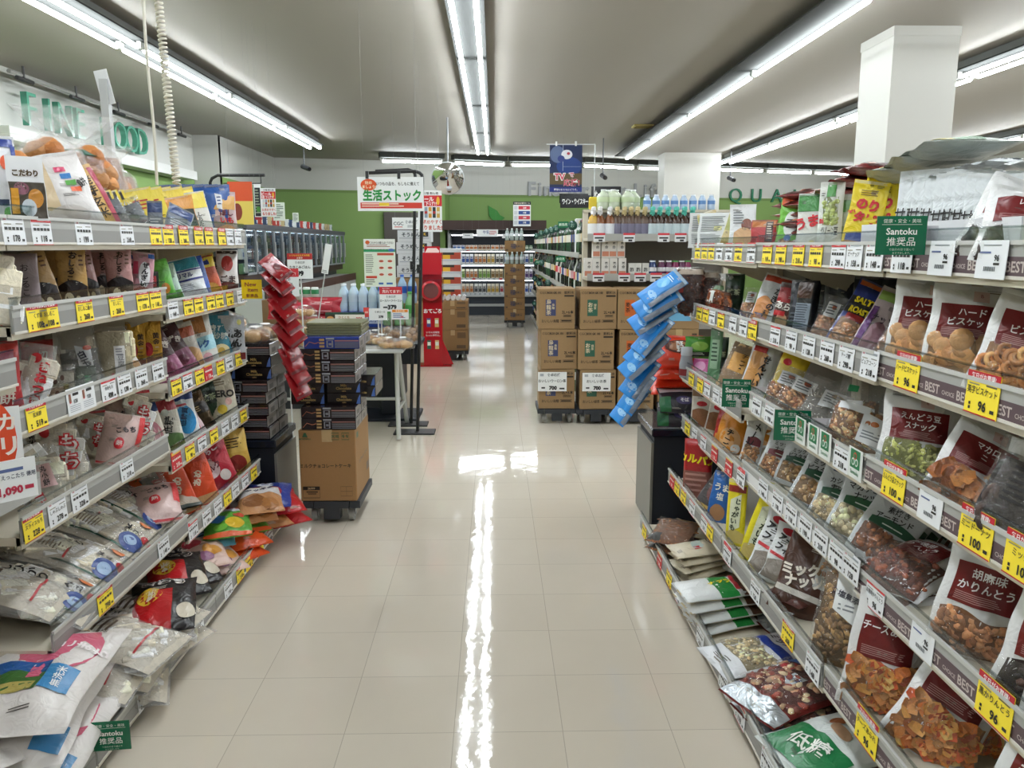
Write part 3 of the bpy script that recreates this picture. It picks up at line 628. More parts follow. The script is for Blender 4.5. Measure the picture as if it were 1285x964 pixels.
proto('clear_nut', 'nut_bag', 'bag of nuts', 'pillow', .34, 'clear', [('R', -.5, .5, .55, .85, '#e6e8ea'), ('L', -.4, .4, .58, .8, 4, '#6a6e74'), ('E', .1, .75, .16, .05, '#c96a4a')], ('nut', ['#a8744c', '#8e5a3a', '#c49a70'], .012, 80, (-.85, .85, .05, .55)))
proto('fish', 'dried_fish_bag', 'bag of dried fish', 'pillow', .36, 'clear', [('R', -.4, .65, .45, .78, '#e9ebee', .08), ('L', -.3, .55, .5, .7, 4, '#7a7e84'), ('E', .15, .68, .25, .05, '#b9a58c')], ('noodle', ['#9a948a', '#b9b3a8', '#6f6a62', '#c9c4ba'], .016, 110, (-.85, .85, .05, .6)))
proto('mixnut_card', 'nut_bag', 'bag of nuts', 'pillow', .40, 'clear', [('R', -.05, .75, .12, .50, '#eceef0', -.06), ('E', .35, .40, .12, .035, '#c9743c'), ('E', .15, .40, .08, .03, '#b0683c'), ('L', .05, .65, .18, .3, 3, '#8a8e94'), ('R', -.75, -.45, .76, .86, '#1f7a4c'), ('R', -.8, .1, .5, .6, '#e6e8ea')], ('nut', ['#a9764c', '#c8a070', '#8c5a3a', '#d8c090'], .011, 150, (-.88, .88, .04, .60)))
proto('long_bread', 'long_snack_bag', 'long snack bag', 'pillow', .36, 'clear', [('V', 'チーズ', .2, .6, .09, BLK, 0, .03), ('R', -.6, .5, .4, .72, '#d9a04a')], ('stick', ['#c29a68', '#d0aa78'], .022, 50, (-.8, .8, .03, .9)))
proto('long_white', 'long_snack_bag', 'long snack bag', 'pillow', .34, '#c6c8c9', [('V', 'せんべい', .2, .55, .12, BLK, -8, .04), ('W', -.8, .3, .1, .8, '#c98f4a', .05), ('R', -.8, .1, .82, .9, '#b02a2a')])
proto('yellow_red', 'snack_bag', 'bag of snacks', 'pillow', .3, '#e4c522', [('E', -.4, .75, .3, .06, RED), ('E', .3, .5, .35, .08, RED), ('E', -.3, .3, .3, .08, RED), ('R', -.9, .9, .05, .2, '#c9c4ba')])
proto('jelly', 'jelly_pack', 'pack of jelly', 'pillow', .4, '#4f9a34', [('E', 0, .55, .6, .2, '#9ccc5a'), ('R', -.9, .9, .1, .3, '#1c2a1e'), ('L', -.5, .5, .14, .26, 2, '#d9e4d0')])
proto('pinkpack', 'snack_bag', 'bag of snacks', 'pillow', .36, '#cf5a9a', [('E', -.2, .55, .6, .25, '#e29ac4'), ('R', -.9, .9, .1, .3, '#d8d0d8')])
proto('greentall', 'snack_stick_bag', 'slim snack bag', 'flat', .25, '#5f8a64', [('R', -.6, .6, .3, .8, '#8fae90'), ('L', -.5, .5, .4, .75, 5, '#2c4a34')])
proto('thin_brown', 'snack_stick_bag', 'slim snack bag', 'pillow', .3, '#d8d0c4', [('R', -.9, .9, .66, .96, '#8c6a4a'), ('V', 'するめ', .1, .75, .07, BLK, 0, .02), ('E', .1, .52, .5, .05, RED), ('W', -.8, .8, .06, .38, '#9c6a4a', .05)])
proto('orange_choc', 'snack_bag', 'bag of snacks', 'tied', .5, '#d98a2c', [('E', -.1, .25, .7, .22, '#e2b07c'), ('V', 'チーズ', -.2, .26, .12, BLK, -20, .04), ('E', .3, .1, .3, .08, '#e6e6e6')])
proto('red_orange', 'snack_bag', 'bag of snacks', 'pillow', .35, '#b02c30', [('T', 'ピー', 0, .6, .2, '#f0e6da', 80, .04), ('W', -.8, .8, .05, .35, '#d99a4a', .1)])
proto('white_bean', 'nut_bag', 'bag of nuts', 'pouch', .3, '#d6d8da', [('T', 'ピーナ', 0, .6, .16, BLK, 70, .03), ('W', -.6, .8, .38, .5, '#6a2430', .06)], ('nut', ['#b98a5c', '#a87448'], .011, 36, (-.7, .7, .05, .34)))
proto('red_calpas', 'sausage_pack', 'pack of sausage sticks', 'block', .4, '#a61c22', [('T', 'カルパス', 0, .68, .16, YEL, -6, .05), ('R', -.95, .95, .03, .48, '#8c5a50'), ('L', -.8, .8, .1, .45, 4, '#b98a80')])
proto('beef', 'jerky_bag', 'bag of jerky', 'flat', .2, '#2a1c18', [('R', -.95, .95, .93, .98, '#c9a24a'), ('R', -.95, .95, .04, .1, '#c9a24a'), ('T', 'BEEF', .1, .72, .18, '#d8b060', 0, .04), ('E', 0, .38, .6, .2, '#6a2e26')])
proto('bluepack', 'sausage_pack', 'pack of sausage sticks', 'pillow', .28, '#2c68b4', [('T', 'うま', 0, .7, .16, '#f0f0e4', 0, .03), ('T', '塩', 0, .52, .16, '#f0f0e4', 0, .03), ('E', 0, .2, .7, .17, '#b98a62')])
proto('potato', 'potato_snack_bag', 'bag of potato snacks', 'flat', .26, '#eadb2c', [('R', -.9, .9, .82, .92, '#8c2a24'), ('R', -.6, .5, .25, .75, '#e8ecd0', .1), ('V', 'じゃがいも', .0, .48, .1, '#2c3a20', -10, .03), ('W', -.9, .9, .05, .2, '#d8c478', .05)])
proto('almfish', 'nut_bag', 'bag of nuts', 'pouch', .36, '#dfe2e2', [('T', 'アーモンド', 0, .70, .13, BLK, -14, .05), ('T', 'フィッシュ', 0, .54, .13, BLK, -14, .05), ('R', -.9, .3, .42, .47, RED, -.05), ('E', -.4, .88, .35, .06, '#b02430'), ('W', -.9, .9, .05, .34, '#8d8378', .08)])
proto('mixbrown', 'nut_bag', 'bag of nuts', 'pouch', .36, '#4a2c20', [('R', .2, .95, .35, .75, '#c8c8c6'), ('T', 'ミックス', -.1, .48, .13, '#ece4d8', 14, .05), ('T', 'ナッツ', -.1, .36, .13, '#ece4d8', 14, .05), ('E', -.1, .88, .35, .07, '#d8342c'), ('R', -.95, .95, .20, .26, '#c9c4bc')], ('nut', ['#b98a5c', '#a06a40'], .013, 26, (.2, .85, .50, .75)))
proto('walnut', 'walnut_bag', 'bag of walnuts', 'pillow', .42, 'clear', [('R', -.55, .25, .52, .86, '#eef0f0', -.12), ('T', '食塩無添加', -.15, .72, .07, '#22203a', -12, .03), ('L', -.4, .1, .57, .65, 2, '#8a8e94'), ('R', .25, .8, .8, .92, '#d89a4a')], ('nut', ['#8c6a42', '#a5814f', '#74542f', '#94744a'], .015, 190, (-.88, .88, .04, .9)))
proto('squid', 'dried_squid_bag', 'bag of dried squid', 'pillow', .38, 'clear', [('R', -.9, -.3, .04, .2, '#2c2a28'), ('E', .3, .9, .5, .05, '#d8a23a')], ('noodle', ['#9c6236', '#b4763f', '#84502c'], .020, 150, (-.9, .9, .05, .93)))
proto('beige_pack', 'dried_fish_bag', 'bag of dried fish', 'pillow', .26, '#cfc5ae', [('R', -.9, .9, .80, .88, '#d79aa8'), ('E', .1, .42, .45, .10, '#aebdb8'), ('R', .2, .6, .34, .44, RED), ('L', -.6, .4, .6, .76, 3, '#7a6a5a')])
proto('green_nuts', 'nut_bag', 'bag of nuts', 'pillow', .26, '#d9dcdc', [('R', -.98, .98, .02, .48, '#d9dcdc'), ('R', -.98, .98, .42, .66, '#1f7a36', .05), ('T', 'ナッツ', 0, .53, .10, YEL, 90, .05), ('R', -.6, .6, .68, .74, '#d03a48'), ('W', -.98, .98, .74, .96, '#6a4a3a', .02)], back='#c4b48c')
proto('chickpea', 'bean_bag', 'bag of beans', 'pillow', .28, '#dcdee2', [('R', -.95, .95, .62, .74, '#243a8c', .04), ('T', 'ミックス', 0, .83, .12, BLK, 4, .03)], ('bean', ['#cdbb90', '#d8c8a0', '#bfa97c'], .010, 90, (-.85, .85, .26, .56)))
proto('rednut', 'nut_bag', 'bag of nuts', 'pillow', .30, '#6e2420', [('R', -.98, .98, .02, .2, 'foil:#b9c0c6'), ('R', -.15, .3, .44, .62, '#d8e2ea'), ('T', '大袋', .07, .53, .08, '#2c4a7a', 0, .02), ('R', -.98, .98, .78, .88, '#2468b8', .06), ('E', -.5, .66, .22, .08, RED)], ('bean', ['#7a3024', '#c99a78', '#8c3c2c', '#d8b490'], .016, 70, (-.85, .85, .24, .74)))
proto('lowsugar', 'snack_bag', 'bag of snacks', 'pillow', .26, '#dde2e0', [('R', -.9, .9, .06, .42, '#227a48', .03), ('T', '低糖', 0, .26, .17, '#f2f4ee', 20, .05), ('E', .0, .55, .3, .06, '#c9a080'), ('E', -.4, .62, .2, .06, '#a8643c'), ('T', 'ミックス', 0, .74, .1, BLK, 8, .03)])
proto('tray', 'tray_pack', 'tray of snacks', 'block', .5, 'clear', [('R', -.9, .9, .80, .95, '#c8c8c8'), ('L', -.7, .7, .3, .7, 6, '#2a2626')], ('ring', ['#3c2c26', '#4a362e'], .020, 40, (-.85, .85, .05, .75)))
# -- left side
KIRI = ['#f0e6d2', '#ebdfc8', '#f4ecdc']
proto('loafpack', 'rice_cake_bag', 'bag of rice cakes', 'pillow', .5, '#d9d4d2', [('R', -.5, .1, .3, .92, '#d8c2a0', -.1), ('E', -.2, .86, .2, .04, '#c96a80'), ('R', .25, .5, .70, .76, '#c8285a'), ('R', .33, .58, .62, .68, '#3a80c4'), ('R', .4, .66, .54, .60, '#58a848'), ('R', .48, .74, .46, .52, '#e0602c'), ('R', -.95, -.2, .16, .26, '#c2242c', -.08), ('L', -.9, -.3, .19, .24, 1, '#f0dada'), ('V', '餅', .78, .56, .1, BLK, 30, .03), ('E', .2, .2, .5, .12, '#c9c2be')])
proto('tanlong', 'rice_cake_bag', 'bag of rice cakes', 'pillow', .3, '#d9b478', [('R', .70, .97, .05, .95, '#a8404a'), ('V', '玄米餅', .3, .55, .13, BLK, 0, .03), ('L', -.7, .0, .4, .6, 3, '#9a6a3a')])
proto('tangreen', 'rice_cake_bag', 'bag of rice cakes', 'pillow', .3, '#ddb26a', [('R', .72, .97, .05, .95, '#b0485a'), ('V', '発芽玄米', .35, .56, .15, '#2a2018', 0, .03), ('T', '特別', -.5, .72, .09, RED, 0, .04), ('E', -.5, .42, .2, .07, '#5a9a3c'), ('R', -.6, -.4, .63, .66, '#3a3230'), ('E', -.5, .55, .1, .03, RED)])
proto('popcard', 'pop_card', 'advertising card', 'flat', .02, 'paper:#e6e7ea', [('T', 'こだわり', 0, .74, .11, '#4a3612', 0, .05), ('R', -.95, .95, .04, .6, '#4a4238'), ('E', -.3, .5, .4, .1, '#8c5a6a'), ('E', .4, .35, .4, .15, '#c98a3a'), ('E', 0, .2, .4, .14, '#c9d2da'), ('R', -.9, -.5, .1, .5, '#d89a2c')])
proto('whiteblue', 'rice_cake_bag', 'bag of rice cakes', 'pillow', .4, '#d2d4d8', [('R', -.9, .9, .88, .97, '#2a3f8c'), ('R', .75, .97, .3, .9, '#2a3f8c'), ('E', .5, .72, .3, .08, '#e0582c'), ('R', -.6, .4, .3, .36, '#2a3a5a'), ('E', .3, .22, .25, .07, '#6ab04a'), ('R', .0, .7, .1, .18, RED), ('R', .7, .97, .02, .5, '#d99a3c')])
proto('loaf', 'cellophane_loaf', 'wrapped loaf', 'tied', .75, 'clear:cello', [], ('ball', ['#b5763c', '#c98c52', '#a4642e'], .05, 14, (-.6, .6, .3, .66)))
proto('loafband', 'cellophane_loaf', 'wrapped loaf', 'tied', .7, 'clear:cello', [('R', -.8, .8, .68, .73, '#2f6a58')], ('ball', ['#b87a40', '#c98c52'], .045, 8, (-.6, .6, .3, .58)))
proto('yellowfan', 'soy_pouch', 'pouch of soybean flour', 'flat', .16, '#ead23c', [('R', .5, .75, .80, .97, '#2a2418'), ('L', -.7, .2, .55, .78, 3, '#b03a2a'), ('W', -.8, .8, .06, .4, '#a8882c', .06)])
proto('yellowpouch', 'soy_pouch', 'pouch of soybean flour', 'pouch', .28, '#ecd648', [('E', 0, .30, .7, .16, '#e9d9a0'), ('L', -.6, .6, .56, .78, 3, '#c23a2a'), ('T', 'きなこ', 0, .42, .12, '#7a5a18', 0, .03), ('R', -.9, .9, .02, .1, '#3a3a6a')])
proto('orangeblack', 'dessert_pouch', 'dessert pouch', 'pouch', .26, '#e29a34', [('R', -.95, .95, .30, .70, '#1f2a22', -.04), ('L', -.3, .7, .40, .62, 4, '#c9c88a'), ('E', .3, .16, .5, .12, '#e6ecf0'), ('E', .1, .12, .2, .06, '#c9603a')])
proto('whiteyellow', 'dessert_pouch', 'dessert pouch', 'pouch', .26, '#e2e2de', [('R', -.95, .95, .66, .98, '#f0dc58'), ('V', 'しらたま', .1, .38, .1, BLK, -6, .03), ('L', -.7, -.2, .2, .6, 6, '#6a7076')])
proto('goldpouch', 'dessert_pouch', 'dessert pouch', 'pouch', .3, 'foil:#b08e2e', [('E', 0, .5, .5, .2, '#7a5a18')])
proto('pinkbag', 'rice_cracker_bag', 'bag of rice crackers', 'pillow', .4, '#b9a0a0', [('R', -.9, .9, .62, .9, '#d3a35a'), ('T', 'ほし', .2, .55, .14, '#6a2a3a', 0, .03), ('T', 'いも', .2, .4, .14, RED, 0, .04), ('E', -.4, .3, .5, .2, '#8d7a7e'), ('W', -.5, .8, .05, .25, '#e0a070', .06)])
proto('bluebag', 'rice_cracker_bag', 'bag of rice crackers', 'pillow', .4, '#1f4f96', [('R', -.3, .2, .55, .82, '#d9dde4', -.04), ('L', -.2, .1, .6, .78, 3, '#3a4a7a'), ('W', -.5, .3, .02, .34, '#d29a62', .12), ('E', .0, .18, .3, .1, '#7a2c22'), ('E', -.5, .06, .3, .05, '#e2d6a8')])
proto('fishpack', 'dried_fish_bag', 'bag of dried fish', 'pouch', .4, '#7d8590', [('R', -.9, .9, .70, .95, '#2a4278'), ('R', -.9, .9, .3, .6, '#4a5a70'), ('L', -.7, .7, .34, .55, 3, '#d0d4d8')])
proto('clearfish', 'dried_fish_bag', 'bag of dried fish', 'pillow', .45, 'clear', [('V', 'いりこ', .2, .5, .12, '#2c3240', 20, .03)], ('noodle', ['#8a929a', '#b4bac0', '#5c6268'], .014, 70, (-.8, .8, .06, .85)))
proto('greybox', 'red_bean_soup_pack', 'pack of bean soup', 'block', .42, '#8f8084', [('V', 'おしるこ', .05, .6, .12, '#3a2c30', 0, .01), ('V', 'くず湯', -.5, .35, .06, '#5a484c', 0, .01)])
def shiru(key, body, txt):
    proto(key, 'red_bean_soup_pack', 'pack of bean soup', 'pillow', .34, body, [('W', -.95, .95, .03, .42, '#251e22', .10), ('V', txt, .05, .71, .115, '#30201c', -8, .03), ('E', -.25, .22, .30, .11, '#ddd3b4'), ('E', .35, .18, .22, .10, '#d8ccac'), ('L', .5, .8, .7, .9, 3, '#6a4a3a')])
shiru('shirutan', '#bb9458', 'おしるこ'); shiru('shirupink', '#b98a88', 'おしるこ')
proto('zenzai', 'red_bean_soup_pack', 'pack of bean soup', 'pillow', .34, '#c8909c', [('E', .1, .55, .55, .26, '#e4e2e6'), ('V', 'ぜんざい', .1, .55, .12, '#23202c', -5, .05), ('W', -.95, .95, .02, .24, '#7c2028', .08), ('R', .4, .97, .88, .97, '#2a5aa0'), ('R', -.9, -.5, .55, .8, '#d24a6a')])
proto('darkcard', 'snack_bag', 'bag of snacks', 'flat', .2, '#23302a', [('R', -.6, .6, .5, .85, '#b0343c'), ('W', -.9, .9, .05, .4, '#9a8a78', .05), ('L', -.5, .5, .56, .8, 3, '#e8d8c8')])
proto('greenbag', 'rice_snack_bag', 'bag of rice snacks', 'pillow', .4, '#5aa63c', [('R', -.9, .9, .72, .92, '#6ebc50'), ('E', .35, .25, .3, .13, '#c9823a'), ('E', -.3, .45, .4, .12, '#9ccf7a'), ('E', -.2, .22, .3, .09, '#d9e4c0')])
proto('greenclear', 'rice_snack_bag', 'bag of rice snacks', 'pillow', .4, '#a9c2b4', [('R', -.9, .9, .05, .4, '#4d8a3c'), ('E', 0, .62, .5, .12, '#d0dcd4')])
proto('redwhite', 'flour_bag', 'bag of flour', 'pillow', .4, '#d8d8d8', [('R', -.97, .97, .50, .98, '#a82430'), ('L', -.6, .6, .6, .8, 3, '#e9d0d0'), ('E', 0, .2, .6, .12, '#c9d0c0')])
proto('kiri', 'flour_bag', 'bag of flour', 'pillow', .42, '#dcdfe2', [('R', -.97, .97, .74, .98, '#3a8c9c'), ('R', -.97, .97, .50, .54, '#28307c'), ('R', -.97, .97, .70, .73, '#28307c'), ('T', 'キリマル', -.05, .62, .11, '#1f2a6a', 0, .04), ('L', -.7, .5, .3, .45, 4, '#8a90a0')])
proto('bluewhite', 'flour_bag', 'bag of flour', 'pillow', .4, '#2a52a8', [('E', 0, .3, .6, .14, '#e2e8f0'), ('L', -.6, .6, .5, .7, 3, '#d8e0f4'), ('E', -.2, .12, .3, .06, '#5aa040')])
proto('orangeyel', 'flour_bag', 'bag of flour', 'pillow', .4, '#c9582c', [('R', -.97, .97, .74, .97, '#e8cc40'), ('R', -.5, .5, .8, .92, '#2c3a78'), ('E', 0, .25, .7, .16, '#d8a04a')])
proto('yelblue', 'flour_bag', 'bag of flour', 'pillow', .4, '#e6c838', [('R', -.97, .97, .55, .75, '#27387c'), ('E', 0, .3, .6, .14, '#d8a860')])
proto('greybag', 'sesame_bag', 'bag of sesame', 'pillow', .4, 'clear', [('R', -.9, .9, .8, .92, '#3a2a28')], ('ball', ['#4e4a4a', '#5c5858'], .006, 40, (-.8, .8, .05, .8)))
proto('whitered', 'sesame_bag', 'bag of sesame', 'pillow', .36, '#dcd8d6', [('E', 0, .72, .55, .16, '#b2302c'), ('T', 'ごま', 0, .4, .16, '#3a2020', 0, .03), ('W', -.9, .9, .04, .3, '#6a2a20', .05), ('R', -.9, .9, .92, .98, '#2a1a18')])
proto('mochired', 'rice_cake_bag', 'bag of rice cakes', 'pillow', .4, 'clear:cello', [('E', .0, .80, .28, .07, '#d8303a'), ('V', 'きねつき', .35, .45, .15, '#c2242e', -8, .06), ('R', -.97, -.6, .1, .6, '#b9323a')], ('block', KIRI, .030, 26, (-.8, .8, .05, .75), .15))
proto('redbag', 'rice_cake_bag', 'bag of rice cakes', 'pillow', .4, '#b02a2c', [('V', '切り餅', .2, .5, .18, '#e9dcd0', -6, .05), ('R', -.9, .9, .85, .97, '#c8403c')])
proto('blockmochi', 'rice_cake_block', 'block of rice cake', 'block', .7, 'clear', [('R', .15, .5, .12, .55, '#dccf8c'), ('V', '豆餅', .32, .34, .16, '#3a3a28', 0, .02), ('E', -.4, .62, .16, .08, '#5a4038'), ('E', -.3, .3, .16, .08, '#5a4038'), ('E', .1, .7, .14, .07, '#6a5048')], ('cube', ['#c9c0b0'], .016, 4, (-.6, .6, .2, .8)))
proto('blockgreen', 'rice_cake_block', 'block of rice cake', 'block', .7, 'clear', [('V', '草餅', .2, .4, .18, '#5fb07a', 0, .02)], ('cube', ['#7d8578'], .016, 4, (-.6, .6, .2, .8)))
proto('cakestack', 'rice_cake_block', 'block of rice cake', 'block', .75, 'clear', [('R', .15, .75, .05, .68, '#dedcdc'), ('V', '豆腐', .5, .42, .11, '#5a5a66', 0, .0), ('E', -.0, .14, .14, .07, '#c23a48'), ('L', .25, .65, .5, .64, 3, '#8a8a92')], ('block', ['#cdbf9f', '#d6c9ac'], .040, 30, (-.75, .75, .08, .92), 0))
proto('greyclear', 'rice_cake_bag', 'bag of rice cakes', 'pillow', .4, 'clear:cello', [('R', -.1, .6, .12, .66, '#e0e2e6', -.1), ('V', '白玉粉', .25, .40, .14, '#1e2440', 14, .05), ('E', .45, .64, .2, .04, '#c96a5a')], ('cube', ['#8f8c88', '#a5a29c'], .018, 18, (-.7, .7, .06, .62)))
proto('goldpack', 'dessert_pouch', 'dessert pouch', 'flat', .3, 'foil:#c2943c', [('R', -.9, .9, .02, .26, '#5a1c20'), ('E', -.3, .42, .45, .14, '#a81f28'), ('V', '黄金', .45, .62, .13, '#3a2410', 0, .05), ('L', .1, .7, .2, .4, 3, '#7a5a20')])
proto('pinkdark', 'dessert_pouch', 'dessert pouch', 'pillow', .4, '#4c2a30', [('R', -.95, .95, .05, .45, '#a05a7c'), ('T', 'あずき', .1, .7, .14, '#e0d6cc', -20, .04), ('E', .2, .25, .4, .1, '#7c3a52')])
proto('tanmilk', 'sugar_bag', 'bag of sugar', 'pillow', .4, '#e0ddd6', [('R', -.6, .6, .66, .98, '#a8703e'), ('R', -.97, .97, .32, .58, '#9fd0dc', .06), ('T', 'ミルク', -.1, .45, .15, '#3c6aa8', 0, .05), ('E', .3, .2, .3, .09, '#e0a8b0')])
proto('teal', 'sugar_bag', 'bag of sugar', 'pouch', .34, '#2f8298', [('T', 'きび', .0, .68, .15, '#e4f0ea', -10, .04), ('T', '砂糖', .1, .52, .15, '#e4f0ea', -10, .04), ('E', 0, .22, .6, .14, '#e8d8a0'), ('E', .0, .22, .25, .07, '#c9a030')])
proto('orangewhite', 'sugar_bag', 'bag of sugar', 'pillow', .4, '#ddd6cc', [('W', -.9, .9, .05, .4, '#d8a878', .1), ('R', -.9, .9, .7, .9, '#b0583a')])
proto('stand_grey', 'jelly_pouch', 'spouted jelly pouch', 'pouch', .3, '#b4b8be', [('V', 'あん', .0, .5, .2, BLK, -6, .05), ('R', -.9, .9, .03, .18, '#6a1c20'), ('E', .3, .85, .3, .06, '#d8d480')])
proto('bluezero', 'sweetener_pouch', 'pouch of sweetener', 'pillow', .36, '#e4e6e8', [('R', -.97, .97, .80, .97, '#28407c'), ('E', .1, .44, .75, .27, '#3c9ad8'), ('T', '低糖質', 0, .5, .12, '#14244a', 70, .05), ('E', .1, .75, .4, .07, '#c8d0d6'), ('R', -.5, .4, .70, .74, '#b0303c')])
proto('pinkzero', 'sweetener_pouch', 'pouch of sweetener', 'pillow', .36, '#e0d8ca', [('R', -.97, .97, .82, .97, '#28407c'), ('E', .1, .44, .7, .27, '#d08a98'), ('E', .1, .5, .3, .12, '#e8b8c0'), ('R', -.6, .3, .66, .72, '#b0303c')])
proto('greenzero', 'sweetener_pouch', 'pouch of sweetener', 'pillow', .36, '#dcd8cc', [('R', -.97, .97, .76, .97, '#a83a44'), ('T', '低糖', 0, .5, .17, BLK, 70, .05), ('W', -.9, .9, .04, .3, '#5c7a4a', .06), ('E', 0, .74, .3, .06, '#d0d4cc')])
proto('bronze', 'dessert_pouch', 'dessert pouch', 'pillow', .4, 'foil:#5a4a38', [('W', -.9, .9, .45, .7, '#2a201a', .06), ('L', -.5, .5, .5, .65, 3, '#c9b080')])
proto('zero', 'sweetener_pouch', 'pouch of sweetener', 'pouch', .34, '#dfd8c4', [('T', 'ZERO', 0, .55, .20, '#2a2620', -8, .04), ('L', -.5, .5, .7, .86, 3, '#8a7a60'), ('E', -.15, .22, .35, .10, '#e8c83c'), ('E', .4, .36, .25, .08, '#e0b0a4')])
proto('pinkwhite', 'dessert_pouch', 'dessert pouch', 'pillow', .36, '#dcc0c4', [('E', .1, .4, .5, .2, '#d8404a'), ('R', -.9, .9, .05, .2, '#e9e4e4')])
proto('mochi_text', 'rice_cake_bag', 'bag of rice cakes', 'pillow', .40, 'clear:cello', [('E', -.45, .82, .22, .08, '#d8323c'), ('V', 'もち', .3, .48, .24, '#c82830', -14, .10), ('V', 'もち', .3, .48, .24, '#f0e6e4', -14, .02), ('R', -.97, .97, .92, .97, '#c8303a')], ('block', KIRI, .028, 30, (-.85, .85, .05, .85), .4))
proto('mochi_label', 'rice_cake_bag', 'bag of rice cakes', 'pillow', .42, 'clear:cello', [('R', -.35, .45, .3, .72, '#dcb4b4', -.05), ('V', '丸小餅', .05, .51, .12, BLK, -6, .05), ('R', -.8, -.35, .05, .3, '#c2343c', -.1), ('R', -.9, -.4, .02, .2, '#e0e4ea'), ('E', .7, .14, .14, .06, '#e0dcd0')], ('block', ['#d2c8b4', '#dcd4c2'], .030, 24, (-.85, .85, .05, .85), .3))
proto('mochi_pink', 'rice_cake_bag', 'bag of rice cakes', 'pillow', .46, '#d6b9b4', [('E', -.1, .42, .24, .11, '#d2303a'), ('V', '餅', -.1, .42, .10, '#f0e0da', 0, .04), ('T', 'こもち', .1, .68, .12, '#3a343c', 10, .04), ('R', .7, .97, .4, .97, '#d23a3c'), ('R', -.97, .97, .02, .06, '#c8303a')])
proto('mochi_redlong', 'rice_cake_bag', 'bag of rice cakes', 'pillow', .40, 'clear:cello', [('T', 'しゃぶもち', -.1, .72, .11, '#c8202c', 0, .09), ('T', 'しゃぶもち', -.1, .72, .11, '#f4eeee', 0, .02), ('R', -.97, .97, .32, .40, '#6a6a34'), ('E', .5, .3, .4, .14, '#d8622c'), ('L', -.8, .4, .44, .6, 3, '#3a3430')], ('block', KIRI, .030, 36, (-.88, .88, .05, .9), .5))
proto('kirimochi', 'rice_cake_bag', 'bag of rice cakes', 'pillow', .36, 'clear:cello', [('R', -.72, -.66, .12, .97, '#24503c', -.03), ('R', .78, .84, .35, .97, '#24503c', -.03), ('V', 'こしひかり', .12, .62, .085, BLK, 0, .03), ('T', '餅', .12, .22, .13, BLK, 0, .06), ('E', -.35, .14, .34, .11, '#27458c'), ('E', -.35, .15, .2, .06, '#9ab4d4'), ('E', .1, .06, .16, .05, '#c8303a'), ('L', -.5, -.1, .45, .85, 14, '#8a7c68'), ('E', .75, .18, .2, .06, '#dc7a34')], ('block', KIRI, .034, 60, (-.88, .88, .04, .94), .2))
proto('mochi_plain', 'rice_cake_bag', 'bag of rice cakes', 'pillow', .40, 'clear:cello', [('R', -.6, .9, .24, .26, '#b4383c', .04), ('V', '餅', -.5, .7, .16, BLK, 0, .06), ('L', -.3, .5, .55, .8, 4, '#5a4c40')], ('block', KIRI, .032, 44, (-.88, .88, .05, .92), .9))
proto('mochi_redblack', 'rice_cake_bag', 'bag of rice cakes', 'pillow', .40, '#1c191b', [('R', -.98, .3, .05, .62, '#b81c22'), ('E', -.4, .52, .40, .15, '#e2bc3a'), ('R', -.5, -.2, .44, .60, '#eae0cc', .02), ('T', 'さとう', .0, .80, .16, '#ece4e0', 0, .09), ('T', 'さとう', .0, .80, .16, BLK, 0, .02), ('E', .7, .25, .28, .12, '#cfc5b2')])
proto('orangebag', 'candy_bag', 'bag of candy', 'flat', .3, '#dc4a1c', [('T', 'あめ', 0, .55, .16, '#f0e0c8', 70, .04), ('R', -.9, .9, .04, .2, '#c9a070'), ('R', -.9, .9, .85, .96, '#c03a18')])
proto('redapple', 'candy_bag', 'bag of candy', 'pillow', .34, '#b21f34', [('T', 'いちご', 0, .72, .13, '#f0dce0', 24, .05), ('E', -.2, .4, .5, .16, '#e2c9cc'), ('T', 'ミルク', -.1, .42, .12, '#6a1c2c', 24, .04), ('E', .45, .25, .28, .1, '#e2d8d4')])
proto('goldcandy', 'candy_bag', 'bag of candy', 'pillow', .34, '#d0a84a', [('R', -.97, .97, .5, .97, '#d9b65c'), ('L', -.6, .6, .58, .82, 4, '#3a2a18'), ('E', 0, .25, .7, .2, '#8c2420')])
proto('colorful', 'candy_bag', 'bag of candy', 'pillow', .34, '#5aa23c', [('R', -.98, .98, .70, .96, '#d8dde0'), ('T', 'ぷちぷち', 0, .83, .11, '#c82a5a', 0, .05), ('E', -.4, .45, .35, .12, '#3a7ac4'), ('E', .3, .3, .4, .14, '#d8b42c'), ('E', .5, .55, .25, .08, '#d8503a'), ('R', -.98, .98, .02, .10, '#e0602c'), ('E', -.3, .2, .3, .08, '#7ac04a')])
proto('chocobag', 'cookie_bag', 'bag of cookies', 'pillow', .36, '#c08a5c', [('R', -.98, .98, .50, .82, '#dcd8d8', .05), ('T', 'クッキー', 0, .66, .12, '#2a2a4a', 8, .05), ('E', -.3, .28, .5, .16, '#8c5a34'), ('E', .4, .2, .4, .14, '#a8703e'), ('R', -.98, .98, .9, .98, '#b05a30')])
proto('bluered', 'candy_bag', 'bag of candy', 'pillow', .36, '#23388c', [('E', .1, .4, .5, .2, '#b02a30'), ('E', -.2, .7, .4, .1, '#d8dce8'), ('L', -.4, .4, .64, .76, 2, '#2a3a7a')])
proto('redcandy', 'candy_bag', 'bag of candy', 'pillow', .36, '#c0242a', [('E', 0, .5, .55, .2, '#8c5a5a'), ('L', -.5, .5, .75, .88, 2, '#f0d8d0')])
proto('orangecandy', 'candy_bag', 'bag of candy', 'pillow', .34, '#d8501f', [('E', .1, .45, .6, .2, '#4a2a1c'), ('L', -.6, .6, .7, .86, 3, '#f4dcc0')])
proto('bluewh', 'candy_bag', 'bag of candy', 'pillow', .34, '#7ab4d4', [('E', 0, .5, .6, .22, '#d8e4ec'), ('E', .3, .6, .3, .1, '#c9606a'), ('L', -.6, .6, .2, .34, 2, '#27507c')])
